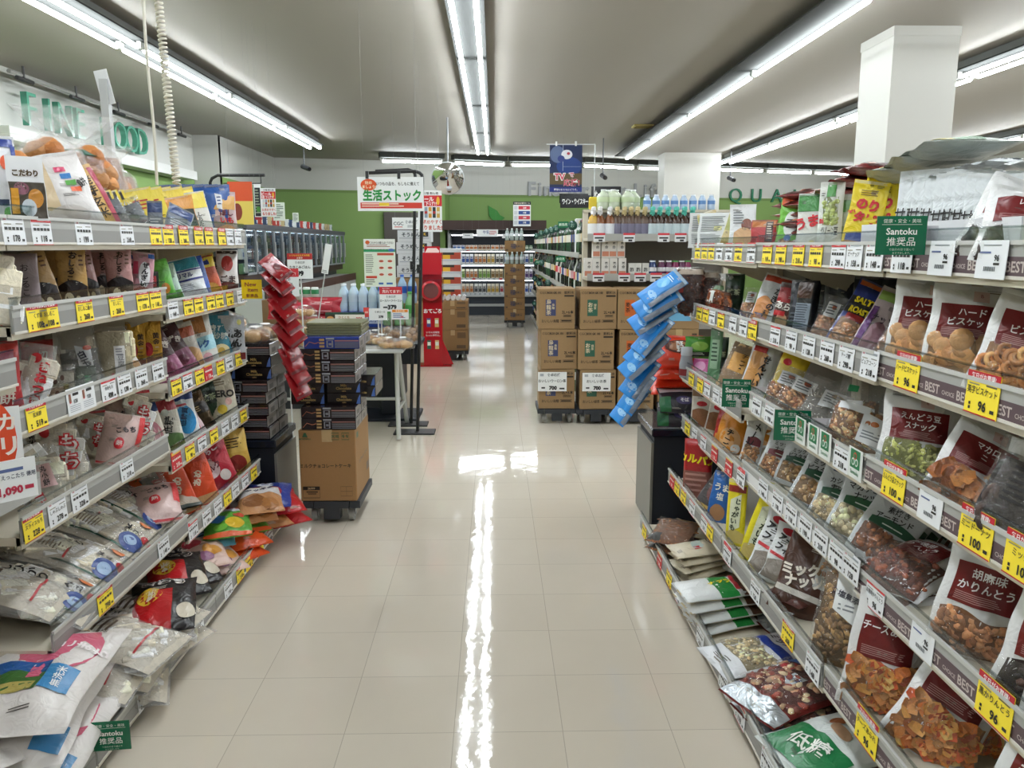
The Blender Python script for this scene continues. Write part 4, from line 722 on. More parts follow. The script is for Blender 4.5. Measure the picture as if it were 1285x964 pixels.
proto('pinkmix', 'candy_bag', 'bag of candy', 'pillow', .38, '#d8b8ac', [('E', -.3, .6, .4, .14, '#c84a5a'), ('E', .4, .35, .4, .14, '#d89a4a'), ('E', .0, .2, .4, .1, '#8c5a7a'), ('L', -.6, .6, .8, .92, 2, '#5a3a4a')])
proto('rice_top', 'rice_sack', 'sack of rice', 'sack', .34, '#dcd6d2', [('E', .05, .66, .80, .32, '#d0647e'), ('E', .1, .90, .30, .06, '#b08a4a'), ('V', 'あきたこまち', .25, .66, .082, '#f4ecec', 90, .03), ('R', -.75, .35, .24, .50, '#3f6a34'), ('R', -.75, .35, .40, .50, '#2b5c9c'), ('R', -.7, .3, .24, .31, '#b7a860'), ('R', .36, .80, .26, .46, '#3c86bc'), ('T', '無洗米', .58, .36, .05, '#eef4f4', 90, .02), ('T', '5kg', .62, .90, .05, '#2a2628', 0, .01)])
proto('rice_side', 'rice_sack', 'sack of rice', 'sack', .34, '#d9d4d0', [('E', .0, .60, .85, .34, '#d0647e'), ('T', '5kg', .62, .90, .05, '#2a2628', 0, .01), ('R', .5, .9, .1, .3, '#3c86bc')])
# ------------------------------------------------------------------ packets: where each stands
# right run, top shelf
for x, yw in ((866, 20), (880, 34), (893, 44)): put('RT', (x-17, 267, x+17, 0), 'flyer', 'white leaflet covered in small print', yaw=yw, lean=6, dep=.03, zoff=.03, w=.14)
put('RT', (884, 264, 908, 0), 'slim_tan', 'slim tan and green snack bag leaning left', roll=-14, yaw=30, dep=.05); put('RT', (900, 264, 918, 0), 'slim_tan', 'slim tan and green snack bag leaning right', roll=14, yaw=30, dep=.06)
put('RT', (914, 256, 946, 0), 'white_peanut', 'white peanut bag', yaw=30, dep=.06)
put('RT', (941, 276, 972, 0), 'red_peanut', 'red and brown peanut bag', yaw=34, dep=.06)
for i in range(6): lie('RT', 0, 0, .15, .19, 'flat_red', 'dark red snack bag lying in a pile', rot=8+6*(i % 3), z=.05+.03*i, at=(1.02+.01*(i % 2), 2.72-.03*(i % 3)), seed=i)
for i in range(3): lie('RT', 0, 0, .15, .2, 'flat_red', 'dark red snack bag lying crosswise', rot=70+10*i, z=.20+.026*i, at=(1.08, 2.50-.08*i), seed=i+7)
put('RT', (972, 243, 1012, 0), 'green_peanut', 'green peanut bag with white picture', yaw=28, dep=.07, roll=5)
put('RT', (999, 242, 1027, 0), 'green_red', 'green and white snack bag with red writing', yaw=30, dep=.07)
put('RT', (1025, 227, 1054, 0), 'green_pea', 'white pouch of green peas with black writing', yaw=30, dep=.07); put('RT', (1048, 243, 1072, 0), 'pea2', 'pale green pouch', yaw=30, dep=.12)
for i, (x, y) in enumerate(((1074, 226), (1089, 220), (1098, 224), (1106, 228))): put('RT', (x-21, y, x+21, 0), 'batapi', 'yellow peanut pouch with red writing', yaw=34, dep=.07+.03*i, roll=9, lean=6)
for i, (x, y) in enumerate(((1142, 213), (1160, 212), (1176, 213), (1190, 216), (1203, 213), (1217, 214), (1231, 216), (1244, 216), (1257, 216), (1268, 217))): put('RT', (x-16, y, x+16, 0), 'kanikuri', 'white chestnut pouch with black writing', yaw=60, dep=.12+.008*(i % 3), lean=4, w=.10)
mb = MB(); [mb.box(c, d, 'paper:#dcdce0') for c, d in (((0, 0, .002), (.62, .14, .004)), ((0, -.07, .045), (.62, .003, .09)), ((-.31, 0, .045), (.003, .14, .09)), ((.31, 0, .045), (.003, .14, .09)))]; o = mb.build('display_tray', None, (.985, 1.72, 1.32), (0, 0, -PI/2)); tag(o, 'white card tray in front of the chestnut pouches on the right top shelf', 'tray')
for i in range(3): lie('RT', 0, 0, .16, .22, 'flat_green', 'silver green snack bag lying on the row', rot=60+14*i, z=.22+.02*i, at=(1.08, 2.12-.10*i), side=8)
for i in range(4): lie('RT', 0, 0, .15, .2, 'flat_silver', 'silver pouch lying on top of the chestnut row', rot=75+12*i, z=.20+.012*(i % 2), at=(1.12, 1.92-.14*i), seed=i)
put('RT', (1228, 222, 1282, 0), 'raisin', 'maroon and white raisin bag', yaw=34, dep=.05, roll=20, lean=26, w=.17); put('RT', (1262, 235, 1312, 0), 'raisin', 'maroon and white raisin bag', yaw=30, dep=.05, roll=10, lean=26, w=.17)
# right second shelf
put('F2', (848, 335, 881, 0), 'flake', 'clear bag of brown chocolate flakes', yaw=14, dep=-.02, lean=2, zoff=.0); put('F2', (874, 340, 902, 0), 'flake', 'clear bag of brown chocolate flakes', yaw=30, dep=.06, lean=4)
put('F2', (884, 344, 918, 0), 'cracker', 'clear bag of brown rice crackers', yaw=34, dep=.05); put('F2', (908, 344, 932, 0), 'dark_green', 'dark green snack bag', yaw=30, dep=.14)
put('F2', (925, 362, 948, 0), 'clear_nut', 'clear bag of nuts', yaw=40, dep=.08, lean=30)
put('F2', (936, 345, 972, 0), 'kaki', 'white snack bag with black and orange writing', yaw=40, roll=14, dep=.05, lean=18); put('Q2', (952, 348, 982, 0), 'kaki', 'white snack bag with black and orange writing', yaw=40, roll=14, dep=.09, lean=18)
put('Q2', (966, 355, 990, 0), 'red_dark', 'dark red snack bag', yaw=40, roll=8, dep=.05); put('Q2', (988, 352, 1010, 0), 'dark_pack', 'tall dark snack bag', yaw=40, dep=.06); put('Q2', (997, 352, 1018, 0), 'tin_tall', 'tall black packet with grey text panel', yaw=60, dep=.05)
put('Q2', (1012, 372, 1042, 0), 'clear_nut', 'clear bag of nuts', yaw=36, dep=.06, lean=30, roll=14)
put('Q2', (1032, 352, 1082, 0), 'roast', 'blue and black nut bag with yellow writing', yaw=34, dep=.06, lean=24, roll=24); put('Q2', (1062, 360, 1104, 0), 'purple', 'purple and green nut bag', yaw=34, dep=.06, lean=24, roll=22)
put('Q2', (1088, 385, 1128, 0), 'clear_nut', 'clear bag of nuts', yaw=36, dep=.05, lean=30, roll=24); put('Q2', (1108, 372, 1152, 0), 'gold_foil', 'silver and gold nut bag', yaw=36, dep=.05, lean=24, roll=24)
put('N2', (1128, 352, 1180, 0), 'hard', 'bag of round biscuits with maroon label tucked behind', yaw=20, dep=.075, lean=10, roll=6, w=.155); put('N2', (1168, 360, 1252, 0), 'hard', 'upright bag of round biscuits with maroon label', yaw=24, dep=.085, lean=10, roll=5, w=.17)
put('N2', (1228, 350, 1284, 0), 'hard', 'bag of round biscuits behind the letter biscuits', yaw=38, dep=.2, lean=8); put('N2', (1226, 372, 1318, 0), 'alpha', 'bag of ring biscuits with maroon label', yaw=26, dep=.06, lean=16, roll=18, w=.17)
for x in (1025, 1050, 1085, 1120): put('Q2', (x-20, 348, x+20, 0), 'dark_pack', 'dark snack bag at the back', yaw=50, dep=.28)
# right third shelf
put('F3', (842, 420, 878, 0), 'jelly', 'green jelly pack', yaw=10, dep=.06, zoff=.08, h=.1); put('F3', (868, 452, 892, 0), 'pinkpack', 'pink snack bag', yaw=30, dep=.05, lean=30)
put('F3', (876, 424, 890, 0), 'dark_green', 'dark green snack bag', yaw=30, dep=.16); put('F3', (887, 413, 902, 0), 'greentall', 'tall slim green snack bag', yaw=40, dep=.05)
put('F3', (895, 425, 932, 0), 'long_bread', 'clear bag of bread crisps with orange label', yaw=38, dep=.06, lean=18, roll=16, w=.13); put('F3', (921, 428, 956, 0), 'long_white', 'clear and white bag with black writing', yaw=38, dep=.06, lean=14, roll=12)
put('Q3', (946, 436, 978, 0), 'long_white', 'clear and white bag with black writing', yaw=38, dep=.12, lean=14, roll=14); put('Q3', (958, 438, 992, 0), 'yellow_red', 'yellow snack bag with red spots', yaw=38, dep=.08, lean=16, roll=16)
put('Q3', (962, 462, 992, 0), 'clear_nut', 'clear bag of nuts with white card', yaw=36, dep=.06, lean=24, roll=14, w=.13); put('Q3', (975, 470, 1012, 0), 'clear_nut', 'clear bag of nuts with white card', yaw=36, dep=.06, lean=24, roll=18, w=.14)
put('Q3', (1000, 482, 1052, 0), 'fish', 'clear bag of small dried fish', yaw=34, dep=.07, lean=30, roll=20, w=.16); put('Q3', (1040, 484, 1104, 0), 'mixnut_card', 'clear bag of mixed nuts with white card', yaw=30, dep=.07, lean=26, roll=14, w=.18); put('Q3', (1058, 480, 1102, 0), 'mixnut_card', 'clear bag of mixed nuts tucked behind', yaw=36, dep=.18, lean=16)
put('N3', (1108, 498, 1188, 0), 'endo', 'bag of green pea sticks with maroon label', yaw=20, dep=.075, lean=14, roll=6, w=.17); put('N3', (1165, 500, 1235, 0), 'endo', 'bag of green pea sticks lying behind', yaw=44, dep=.2, lean=34, roll=24)
put('N3', (1160, 532, 1244, 0), 'macaro', 'bag of orange snacks with maroon label', yaw=26, dep=.06, lean=18, roll=26, w=.16); put('N3', (1212, 538, 1272, 0), 'macaro', 'bag of orange snacks tucked behind', yaw=40, dep=.17, lean=14, roll=14)
put('N3', (1238, 570, 1330, 0), 'tray', 'clear bag of dark ring doughnuts', yaw=30, dep=.06, lean=20, roll=20, w=.19)
# right fourth shelf
put('F4', (866, 478, 892, 0), 'thin_brown', 'slim white and brown squid bag', yaw=34, dep=.05); put('F4', (884, 482, 906, 0), 'thin_brown', 'slim white and brown squid bag', yaw=34, dep=.09, roll=8)
put('F4', (900, 500, 938, 0), 'orange_choc', 'orange tied bag of cheese snacks', yaw=30, dep=.07); put('F4', (893, 515, 918, 0), 'red_orange', 'red snack bag with white writing', yaw=30, dep=.05, roll=8)
put('Q4', (928, 520, 952, 0), 'white_bean', 'white nut pouch with maroon band', yaw=36, dep=.05, roll=8); put('Q4', (944, 540, 972, 0), 'orange_choc', 'orange tied bag of cheese snacks', yaw=30, dep=.18)
put('Q4', (945, 545, 990, 0), 'mix', 'grey nut pouch with maroon band', yaw=34, dep=.06, lean=16, roll=16, w=.115); put('Q4', (975, 555, 1010, 0), 'pist', 'grey nut pouch with green band standing behind', yaw=34, dep=.10, lean=16, roll=14, w=.12)
put('Q4', (984, 566, 1038, 0), 'pist', 'grey nut pouch with green band in front', yaw=32, dep=.06, lean=20, roll=20, w=.125); put('Q4', (1014, 590, 1062, 0), 'cash', 'pouch of cashew nuts with green band', yaw=34, dep=.06, lean=18, roll=14, w=.125)
put('Q4', (1034, 596, 1090, 0), 'maca', 'pouch of macadamia nuts with green band', yaw=32, dep=.06, lean=20, roll=18, w=.13)
for i in range(5): put('N4' if i > 1 else 'Q4', (1052+16*i, 618+8*i, 1130+14*i, 0), 'almo', 'pouch of almonds with gold seal', yaw=34, dep=.06+.045*i, lean=26, roll=24, w=.14, h=.19)
lie('N4', 1148, 712, .19, .25, 'otoku', 'bag of dark fried dough twists lying down', rot=-62, z=.045, tilt=14); lie('N4', 1160, 738, .18, .24, 'otoku', 'bag of dark fried dough twists lying underneath', rot=-78, z=.0, tilt=0)
put('N4', (1172, 682, 1262, 0), 'goma', 'upright bag of sesame dough twists with maroon label', yaw=26, dep=.06, lean=8, roll=10, w=.165); put('N4', (1228, 712, 1290, 0), 'kuro', 'dark bag behind the sesame dough twists', yaw=34, dep=.14, lean=8, roll=8)
put('N4', (1262, 752, 1340, 0), 'kuro', 'bag of black dough twists with maroon label', yaw=26, dep=.06, lean=8, roll=12, w=.16)
# right fifth shelf
put('F5', (858, 552, 892, 0), 'red_calpas', 'red pack of sausage sticks with yellow writing', yaw=24, dep=.05, lean=2); put('F5', (868, 582, 902, 0), 'beef', 'dark jerky bag with gold edge', yaw=34, dep=.04, lean=30, roll=24, w=.11)
put('F5', (886, 594, 912, 0), 'bluepack', 'blue and clear sausage pack', yaw=34, dep=.05, roll=6); put('F5', (900, 600, 922, 0), 'bluepack', 'blue and clear sausage pack', yaw=34, dep=.12, roll=6)
put('F5', (911, 604, 934, 0), 'potato', 'yellow potato snack bag', yaw=36, dep=.05, lean=4); put('Q5', (926, 604, 962, 0), 'potato', 'yellow potato snack bag', yaw=30, dep=.06, roll=16, lean=4)
put('Q5', (938, 652, 988, 0), 'almfish', 'white nut pouch with black writing and red line', yaw=32, dep=.06, lean=20, roll=18, w=.16); put('Q5', (958, 668, 1002, 0), 'almfish', 'white nut pouch with black writing tucked behind', yaw=34, dep=.09, lean=20, roll=16, w=.15)
put('Q5', (968, 662, 1030, 0), 'mixbrown', 'brown nut pouch with white writing', yaw=30, dep=.06, lean=20, roll=14, w=.17)
lie('Q5', 1000, 755, .14, .18, 'green_nuts', 'clear bag lying under the brown pouch', rot=-70, z=.01); lie('Q5', 1004, 745, .14, .18, 'red_dark', 'dark red snack bag lying under the brown pouch', rot=-60, z=.045)
put('Q5', (1022, 722, 1084, 0), 'walnut', 'clear bag of walnuts with white label', yaw=26, dep=.06, lean=14, roll=8, w=.165)
put('N5', (1062, 752, 1136, 0), 'cheese', 'upright bag of cheese crackers with maroon label', yaw=20, dep=.06, lean=10, roll=8, w=.17); put('N5', (1096, 812, 1212, 0), 'cheese', 'leaning bag of cheese crackers with maroon label', yaw=26, dep=.075, lean=20, roll=28, w=.18, h=.27)
put('N5', (1180, 862, 1250, 0), 'cheese', 'bag of cheese crackers at the back', yaw=38, dep=.2, lean=10, roll=12); put('N5', (1232, 895, 1320, 0), 'snackm', 'bag of pale snacks with maroon label', yaw=28, dep=.06, lean=10, roll=14, w=.17)
# right bottom deck
lie('RD', 846, 668, .19, .24, 'squid', 'clear bag of dried squid strips on top', rot=-30, z=.085, tilt=8); lie('RD', 850, 684, .19, .24, 'squid', 'clear bag of dried squid strips underneath', rot=-42, z=.03)
for i in range(4): lie('RD', 884-4*(i % 2), 712-8*i, .15, .25, 'beige_pack', 'beige packet of dried fish lying in a pile', rot=-62-7*i, z=.02+.026*i, tilt=4)
for i in range(4): lie('RD', 914-6*i+4*(i == 3), 775-12*i, .17, .28, 'green_nuts', 'white nut bag with green band piled', rot=-74-3*i, z=.02+.03*i, tilt=3, seed=3+i)
lie('RD', 948, 822, .20, .30, 'chickpea', 'white bag of chickpeas with blue band', rot=-78, z=.05, tilt=4); lie('RD', 990, 866, .22, .32, 'rednut', 'bag of red skinned nuts with blue ribbon on top', rot=-66, z=.075, tilt=6); lie('RD', 1002, 896, .21, .31, 'rednut', 'bag of red skinned nuts with blue ribbon underneath', rot=-74, z=.025)
lie('RD', 1050, 935, .22, .33, 'lowsugar', 'white snack bag with green panel', rot=-76, z=.065, tilt=6); lie('RD', 1056, 970, .21, .32, 'rednut', 'bag of red nuts beneath the green panelled bag', rot=-80, z=.015)
for i, (x, y) in enumerate(((1.0, 3.35), (1.02, 3.1), (1.0, 2.85), (1.02, 2.6), (1.0, 2.3), (1.05, 2.05), (1.02, 1.8), (1.05, 1.55))): lie('RD', 0, 0, .2, .26, ('beige_pack', 'green_nuts', 'chickpea', 'rednut')[i % 4], 'snack bag lying at the back', rot=-80+20*(i % 3), z=.03, at=(x, y))
# left run, top shelf
put('LT', (-22, 168, 26, 0), 'whiteblue', 'white rice cake bag with blue edge', yaw=40, dep=.06); put('LT', (22, 196, 47, 0), 'popcard', 'picture card with brown writing', yaw=42, dep=.0, lean=2, zoff=.04, w=.08)
put('LT', (44, 192, 118, 0), 'loafpack', 'large white rice cake bag with coloured squares', yaw=34, dep=.08, roll=-14, lean=16, w=.22)
put('LT', (88, 198, 138, 0), 'tanlong', 'tan rice cake bag leaning left', yaw=40, dep=.10, roll=-22, lean=12); put('LT', (112, 206, 158, 0), 'tangreen', 'tan rice cake bag with green circle', yaw=34, dep=.06, roll=-22, lean=10)
for x, y, k in ((26, 168, 'loaf'), (68, 132, 'loaf'), (98, 150, 'loafband'), (118, 145, 'loaf'), (136, 182, 'loaf')): put('LT', (x-34, y, x+34, 0), k, 'brown loaf wrapped in cellophane', yaw=30, dep=.24+.02*(x % 3), lean=2, zoff=.02, w=.24)
put('LT', (152, 238, 176, 0), 'clearfish', 'clear bag of dried fish', yaw=34, dep=.05, roll=-24, lean=24); put('LT', (164, 246, 196, 0), 'clearfish', 'clear bag of dried fish', yaw=34, dep=.05, roll=-20, lean=24)
for i, x in enumerate((152, 160, 168, 176, 184, 192)): put('LT', (x-12, 238, x+12, 0), 'yellowfan', 'yellow soybean flour pouch', yaw=26, dep=.10+.01*i, roll=-20, lean=4)
for i, x in enumerate((190, 204, 216, 230, 243)): put('LT', (x-16, 235, x+16, 0), 'yellowpouch', 'pale yellow soybean flour pouch', yaw=32, dep=.08+.02*(i % 3), roll=-12, lean=6)
put('LT', (186, 252, 204, 0), 'fishpack', 'grey and blue dried fish pouch', yaw=20, dep=.035, lean=4); put('LT', (200, 256, 232, 0), 'fishpack', 'grey and blue dried fish pouch', yaw=40, roll=26, dep=.03, lean=20)
put('LT', (212, 246, 252, 0), 'orangeblack', 'orange and black dessert pouch', yaw=28, dep=.05, roll=-10); put('LT', (241, 240, 270, 0), 'whiteyellow', 'white and yellow dessert pouch', yaw=30, dep=.05, roll=-10)
put('LT', (256, 240, 276, 0), 'goldpouch', 'gold dessert pouch', yaw=30, dep=.10); put('LT', (266, 240, 298, 0), 'pinkbag', 'pink and tan rice cracker bag', yaw=26, dep=.05)
for x, d in ((256, .24), (270, .2), (282, .14), (296, .16), (306, .05), (312, .1)): put('LT', (x-16, 231, x+14, 0), 'bluebag', 'blue rice cracker bag', yaw=28, dep=d, roll=-4)
for i in range(4): lie('LT', 0, 0, .16, .24, 'tanlong', 'tan rice cake bag lying on the back row', rot=90+10*i, z=.08+.05*(i % 2), at=(-1.46, 2.75+.16*i))
# left second shelf
put('L2', (-18, 312, 10, 0), 'kirimochi', 'white rice cake bag at the near end', yaw=44, dep=.03); put('L2', (16, 318, 48, 0), 'greybox', 'grey mauve bean soup pack', yaw=30, dep=.07, lean=2); put('L2', (4, 318, 26, 0), 'greybox', 'grey mauve bean soup pack', yaw=36, dep=.16, lean=2)
put('L2', (38, 314, 80, 0), 'shirutan', 'tan bean soup pack leaning', yaw=30, dep=.06, roll=-14); put('L2', (74, 312, 108, 0), 'shirutan', 'tan bean soup pack standing upright', yaw=24, dep=.05, lean=3); put('L2', (62, 312, 92, 0), 'shirutan', 'tan bean soup pack at the back', yaw=30, dep=.18)
put('L2', (100, 313, 126, 0), 'shirupink', 'pink bean soup pack behind', yaw=34, dep=.09, roll=-6); put('L2', (118, 314, 142, 0), 'shirupink', 'pink bean soup pack at the back', yaw=36, dep=.17); put('L2', (135, 312, 166, 0), 'shirupink', 'pink bean soup pack in front', yaw=24, dep=.04, lean=2)
put('L2', (163, 316, 188, 0), 'zenzai', 'white and pink bean soup pack', yaw=30, dep=.045, roll=8); put('L2', (152, 318, 170, 0), 'zenzai', 'white and pink bean soup pack behind', yaw=36, dep=.13, roll=4)
put('L2', (183, 341, 198, 0), 'darkcard', 'small dark card pack', yaw=24, dep=.03, lean=2); put('L2', (186, 326, 220, 0), 'greenbag', 'light green rice snack bag', yaw=30, dep=.06, roll=-10)
put('M2', (204, 332, 234, 0), 'greenclear', 'pale green rice snack bag', yaw=30, dep=.05, roll=-14); put('M2', (208, 328, 246, 0), 'redwhite', 'red and white flour bag', yaw=32, dep=.10, roll=-16)
put('M2', (216, 324, 264, 0), 'kiri', 'teal and white flour bag', yaw=26, dep=.06, roll=-14); put('M2', (240, 322, 268, 0), 'bluewhite', 'blue and white flour bag', yaw=32, dep=.07, roll=-12)
put('M2', (254, 321, 282, 0), 'orangeyel', 'orange and yellow flour bag', yaw=32, dep=.06, roll=-12); put('M2', (264, 318, 286, 0), 'yelblue', 'yellow and blue flour bag', yaw=34, dep=.10, roll=-8)
put('M2', (280, 318, 306, 0), 'greybag', 'clear bag of grey sesame', yaw=26, dep=.08); put('M2', (300, 314, 326, 0), 'whitered', 'white sesame bag with red face', yaw=22, dep=.04)
# left third shelf
put('L3', (-16, 430, 26, 0), 'redbag', 'red rice cake bag', yaw=40, dep=.05); put('L3', (8, 432, 52, 0), 'mochired', 'clear rice cake bag with red writing', yaw=30, dep=.06, roll=12); put('L3', (30, 428, 66, 0), 'redbag', 'red rice cake bag behind', yaw=36, dep=.24)
put('L3', (50, 458, 74, 0), 'blockmochi', 'block of rice cake with dark beans', yaw=30, dep=.12, lean=0); put('L3', (60, 458, 92, 0), 'blockmochi', 'block of rice cake with dark beans', yaw=26, dep=.05, lean=0); put('L3', (92, 452, 120, 0), 'blockgreen', 'grey green block of rice cake', yaw=26, dep=.06, lean=0)
put('L3', (82, 412, 130, 0), 'greyclear', 'clear bag with slanted white label', yaw=28, dep=.11, roll=-8); put('L3', (122, 410, 161, 0), 'cakestack', 'tall stack of rice cake slices in film', yaw=22, dep=.06, lean=1)
put('L3', (154, 434, 180, 0), 'orangewhite', 'cream dessert bag', yaw=34, dep=.05, roll=-20, lean=18); put('L3', (160, 404, 182, 0), 'goldpack', 'gold dessert pouch', yaw=26, dep=.10, lean=3); put('L3', (178, 402, 202, 0), 'goldpack', 'gold dessert pouch', yaw=24, dep=.06, lean=3)
put('M3', (200, 410, 236, 0), 'pinkdark', 'dark pink dessert bag leaning', yaw=34, dep=.06, roll=-22, lean=14); put('M3', (214, 406, 250, 0), 'pinkdark', 'dark pink dessert bag leaning', yaw=34, dep=.11, roll=-22, lean=14)
put('M3', (234, 404, 258, 0), 'orangewhite', 'cream dessert bag', yaw=34, dep=.08, roll=-14); put('M3', (238, 396, 276, 0), 'tanmilk', 'white and pale blue sugar bag', yaw=26, dep=.06, roll=-10); put('M3', (262, 393, 296, 0), 'teal', 'teal sugar pouch', yaw=26, dep=.06, roll=-6)
for i in range(6): put('M3', (293+5*i, 398-2*(i % 2), 311+5*i, 0), 'stand_grey', 'grey spouted jelly pouch', yaw=20, dep=.06-.012*i, lean=2)
put('M3', (300, 378, 330, 0), 'bronze', 'brown dessert pouch lying on the jelly pouches', yaw=30, dep=.06, lean=50, roll=20, zoff=.15, h=.12)
# left fourth shelf
put('L4', (4, 560, 48, 0), 'mochi_plain', 'clear rice cake bag with grey film', yaw=40, dep=.14, roll=10); put('L4', (44, 566, 92, 0), 'mochi_label', 'clear rice cake bag with pink label', yaw=28, dep=.055, roll=-18, lean=20)
put('L4', (66, 522, 116, 0), 'mochi_text', 'clear rice cake bag with large red writing', yaw=30, dep=.08, roll=-12, lean=12); put('L4', (30, 530, 76, 0), 'mochi_plain', 'clear rice cake bag at the back', yaw=36, dep=.22)
put('L4', (118, 522, 166, 0), 'mochi_pink', 'pink and red rice cake bag', yaw=30, dep=.07, roll=16, lean=16); put('L4', (100, 516, 136, 0), 'mochi_text', 'clear rice cake bag with large red writing', yaw=34, dep=.17); put('L4', (136, 500, 172, 0), 'mochi_pink', 'pink and red rice cake bag behind', yaw=34, dep=.14)
put('L4', (160, 490, 192, 0), 'mochi_text', 'clear rice cake bag with large red writing', yaw=30, dep=.07)
put('M4', (184, 505, 216, 0), 'pinkzero', 'cream and pink sweetener pouch', yaw=28, dep=.05, roll=-12); put('M4', (204, 500, 234, 0), 'greenzero', 'cream and green sweetener pouch', yaw=28, dep=.06, roll=-10); put('M4', (221, 490, 252, 0), 'bluezero', 'white and blue sweetener pouch', yaw=28, dep=.06, roll=-8)
put('M4', (236, 522, 262, 0), 'pinkwhite', 'pink dessert pouch', yaw=34, dep=.05, roll=-24, lean=30); put('M4', (242, 492, 272, 0), 'bronze', 'brown foil dessert pouch', yaw=32, dep=.07, roll=-20, lean=10); put('M4', (256, 474, 284, 0), 'dark_green', 'dark green dessert bag', yaw=34, dep=.10, roll=-14)
put('M4', (266, 468, 300, 0), 'zero', 'cream sweetener pouch with black writing', yaw=26, dep=.06, roll=-8); put('M4', (290, 498, 306, 0), 'fishpack', 'small dark blue pouch', yaw=30, dep=.04)
# left fifth shelf
for i, (px, py, rt) in enumerate(((36, 742, 66), (82, 700, 64), (122, 664, 62), (158, 636, 60))): lie('L5', px, py, .25, .36, 'kirimochi', 'bag of rice cake slices with green stripe', rot=100-6*i, z=.075, tilt=22, seed=20+i, at=None)
for i, (px, py) in enumerate(((4, 742), (48, 690), (92, 645), (130, 618))): lie('L5', px, py, .20, .32, 'mochi_plain', 'clear bag of rice cakes behind', rot=96, z=.11, tilt=20, seed=40+i)
lie('L5', 178, 640, .17, .26, 'mochi_redlong', 'clear rice cake bag with red writing in front', rot=40, z=.06, tilt=22); lie('L5', 160, 608, .18, .30, 'mochi_redlong', 'clear rice cake bag with red writing behind', rot=20, z=.07, tilt=8); lie('L5', 196, 632, .16, .22, 'mochi_pink', 'white rice cake bag with red print', rot=30, z=.08, tilt=24)
lie('L5', 214, 618, .15, .22, 'darkcard', 'black and white rice cake bag', rot=50, z=.05, tilt=24)
put('M5', (206, 590, 232, 0), 'greyclear', 'clear bag with white label', yaw=34, dep=.10, roll=-20, lean=20); put('M5', (222, 578, 252, 0), 'orangebag', 'orange candy bag', yaw=30, dep=.08, roll=-18, lean=14); put('M5', (240, 572, 276, 0), 'orangebag', 'orange candy bag in front', yaw=26, dep=.055, roll=-14, lean=14)
put('M5', (254, 548, 300, 0), 'redapple', 'red candy bag with white picture', yaw=24, dep=.06, roll=-14, lean=14); put('M5', (286, 540, 318, 0), 'goldcandy', 'gold and red candy bag', yaw=24, dep=.06, roll=-6, lean=8); put('M5', (266, 560, 290, 0), 'redapple', 'red candy bag behind', yaw=30, dep=.16, roll=-8)
# left bottom deck
for i, (px, py, rt, z) in enumerate(((135, 862, 100, .03), (130, 838, 84, .08), (150, 808, 70, .15), (186, 796, 62, .06), (112, 806, 80, .14), (182, 776, 72, .13), (100, 850, 84, .12))): lie('LD', px, py, .25, .34, 'mochi_plain', 'clear bag of rice cakes with red line', rot=rt+10, z=z, tilt=8, seed=60+i)
for i, (px, py, z) in enumerate(((205, 760, .16), (222, 722, .14), (235, 712, .08), (245, 690, .05))): lie('LD', px, py, .20, .30, 'mochi_redblack', 'red and black rice cake bag', rot=18+8*i, z=z, tilt=10, seed=70+i)
for i, (px, py, k, z, rt, d) in enumerate(((252, 694, 'pinkmix', .10, 30, 'pink mixed candy bag'), (270, 702, 'pinkmix', .05, 40, 'pink mixed candy bag'), (262, 670, 'bluewh', .12, 24, 'pale blue candy bag'), (292, 688, 'orangecandy', .04, 50, 'orange candy bag'), (300, 672, 'orangecandy', .08, 40, 'orange candy bag'), (285, 657, 'colorful', .16, 20, 'green picture candy bag'), (303, 655, 'colorful', .11, 34, 'green picture candy bag'), (290, 640, 'bluered', .15, 20, 'blue and red candy bag'),
        (316, 640, 'chocobag', .16, 24, 'brown and white cookie bag'), (330, 648, 'chocobag', .10, 36, 'brown and white cookie bag'), (326, 628, 'chocobag', .20, 20, 'brown and white cookie bag'), (338, 622, 'bluered', .19, 14, 'blue and red candy bag'), (350, 630, 'redcandy', .14, 30, 'red candy bag'), (352, 645, 'redcandy', .07, 40, 'red candy bag'), (275, 640, 'bluered', .08, 20, 'blue and red candy bag'))):
    lie('LD', px, py, .19, .26, k, d, rot=rt, z=z, tilt=8, seed=80+i)
# pile of rice sacks on the near deck
for i, (x, y, z, rt, k, d) in enumerate(((-1.14, 1.87, .245, 66, 'rice_top', 'white and pink rice sack on top of the pile'), (-1.16, 1.84, .165, 70, 'rice_side', 'white rice sack second from the top'), (-1.14, 1.85, .085, 64, 'rice_side', 'white rice sack third from the top'), (-1.19, 1.84, .01, 68, 'rice_side', 'white rice sack at the bottom of the pile'), (-1.30, 1.58, .17, 20, 'rice_side', 'white rice sack lying in front of the pile'), (-1.24, 1.57, .09, 24, 'rice_side', 'white rice sack beneath the front one'))):
    lie('LD', 0, 0, .30, .44, k, d, rot=rt-60, z=z, at=(x, y), tilt=4, seed=90+i)
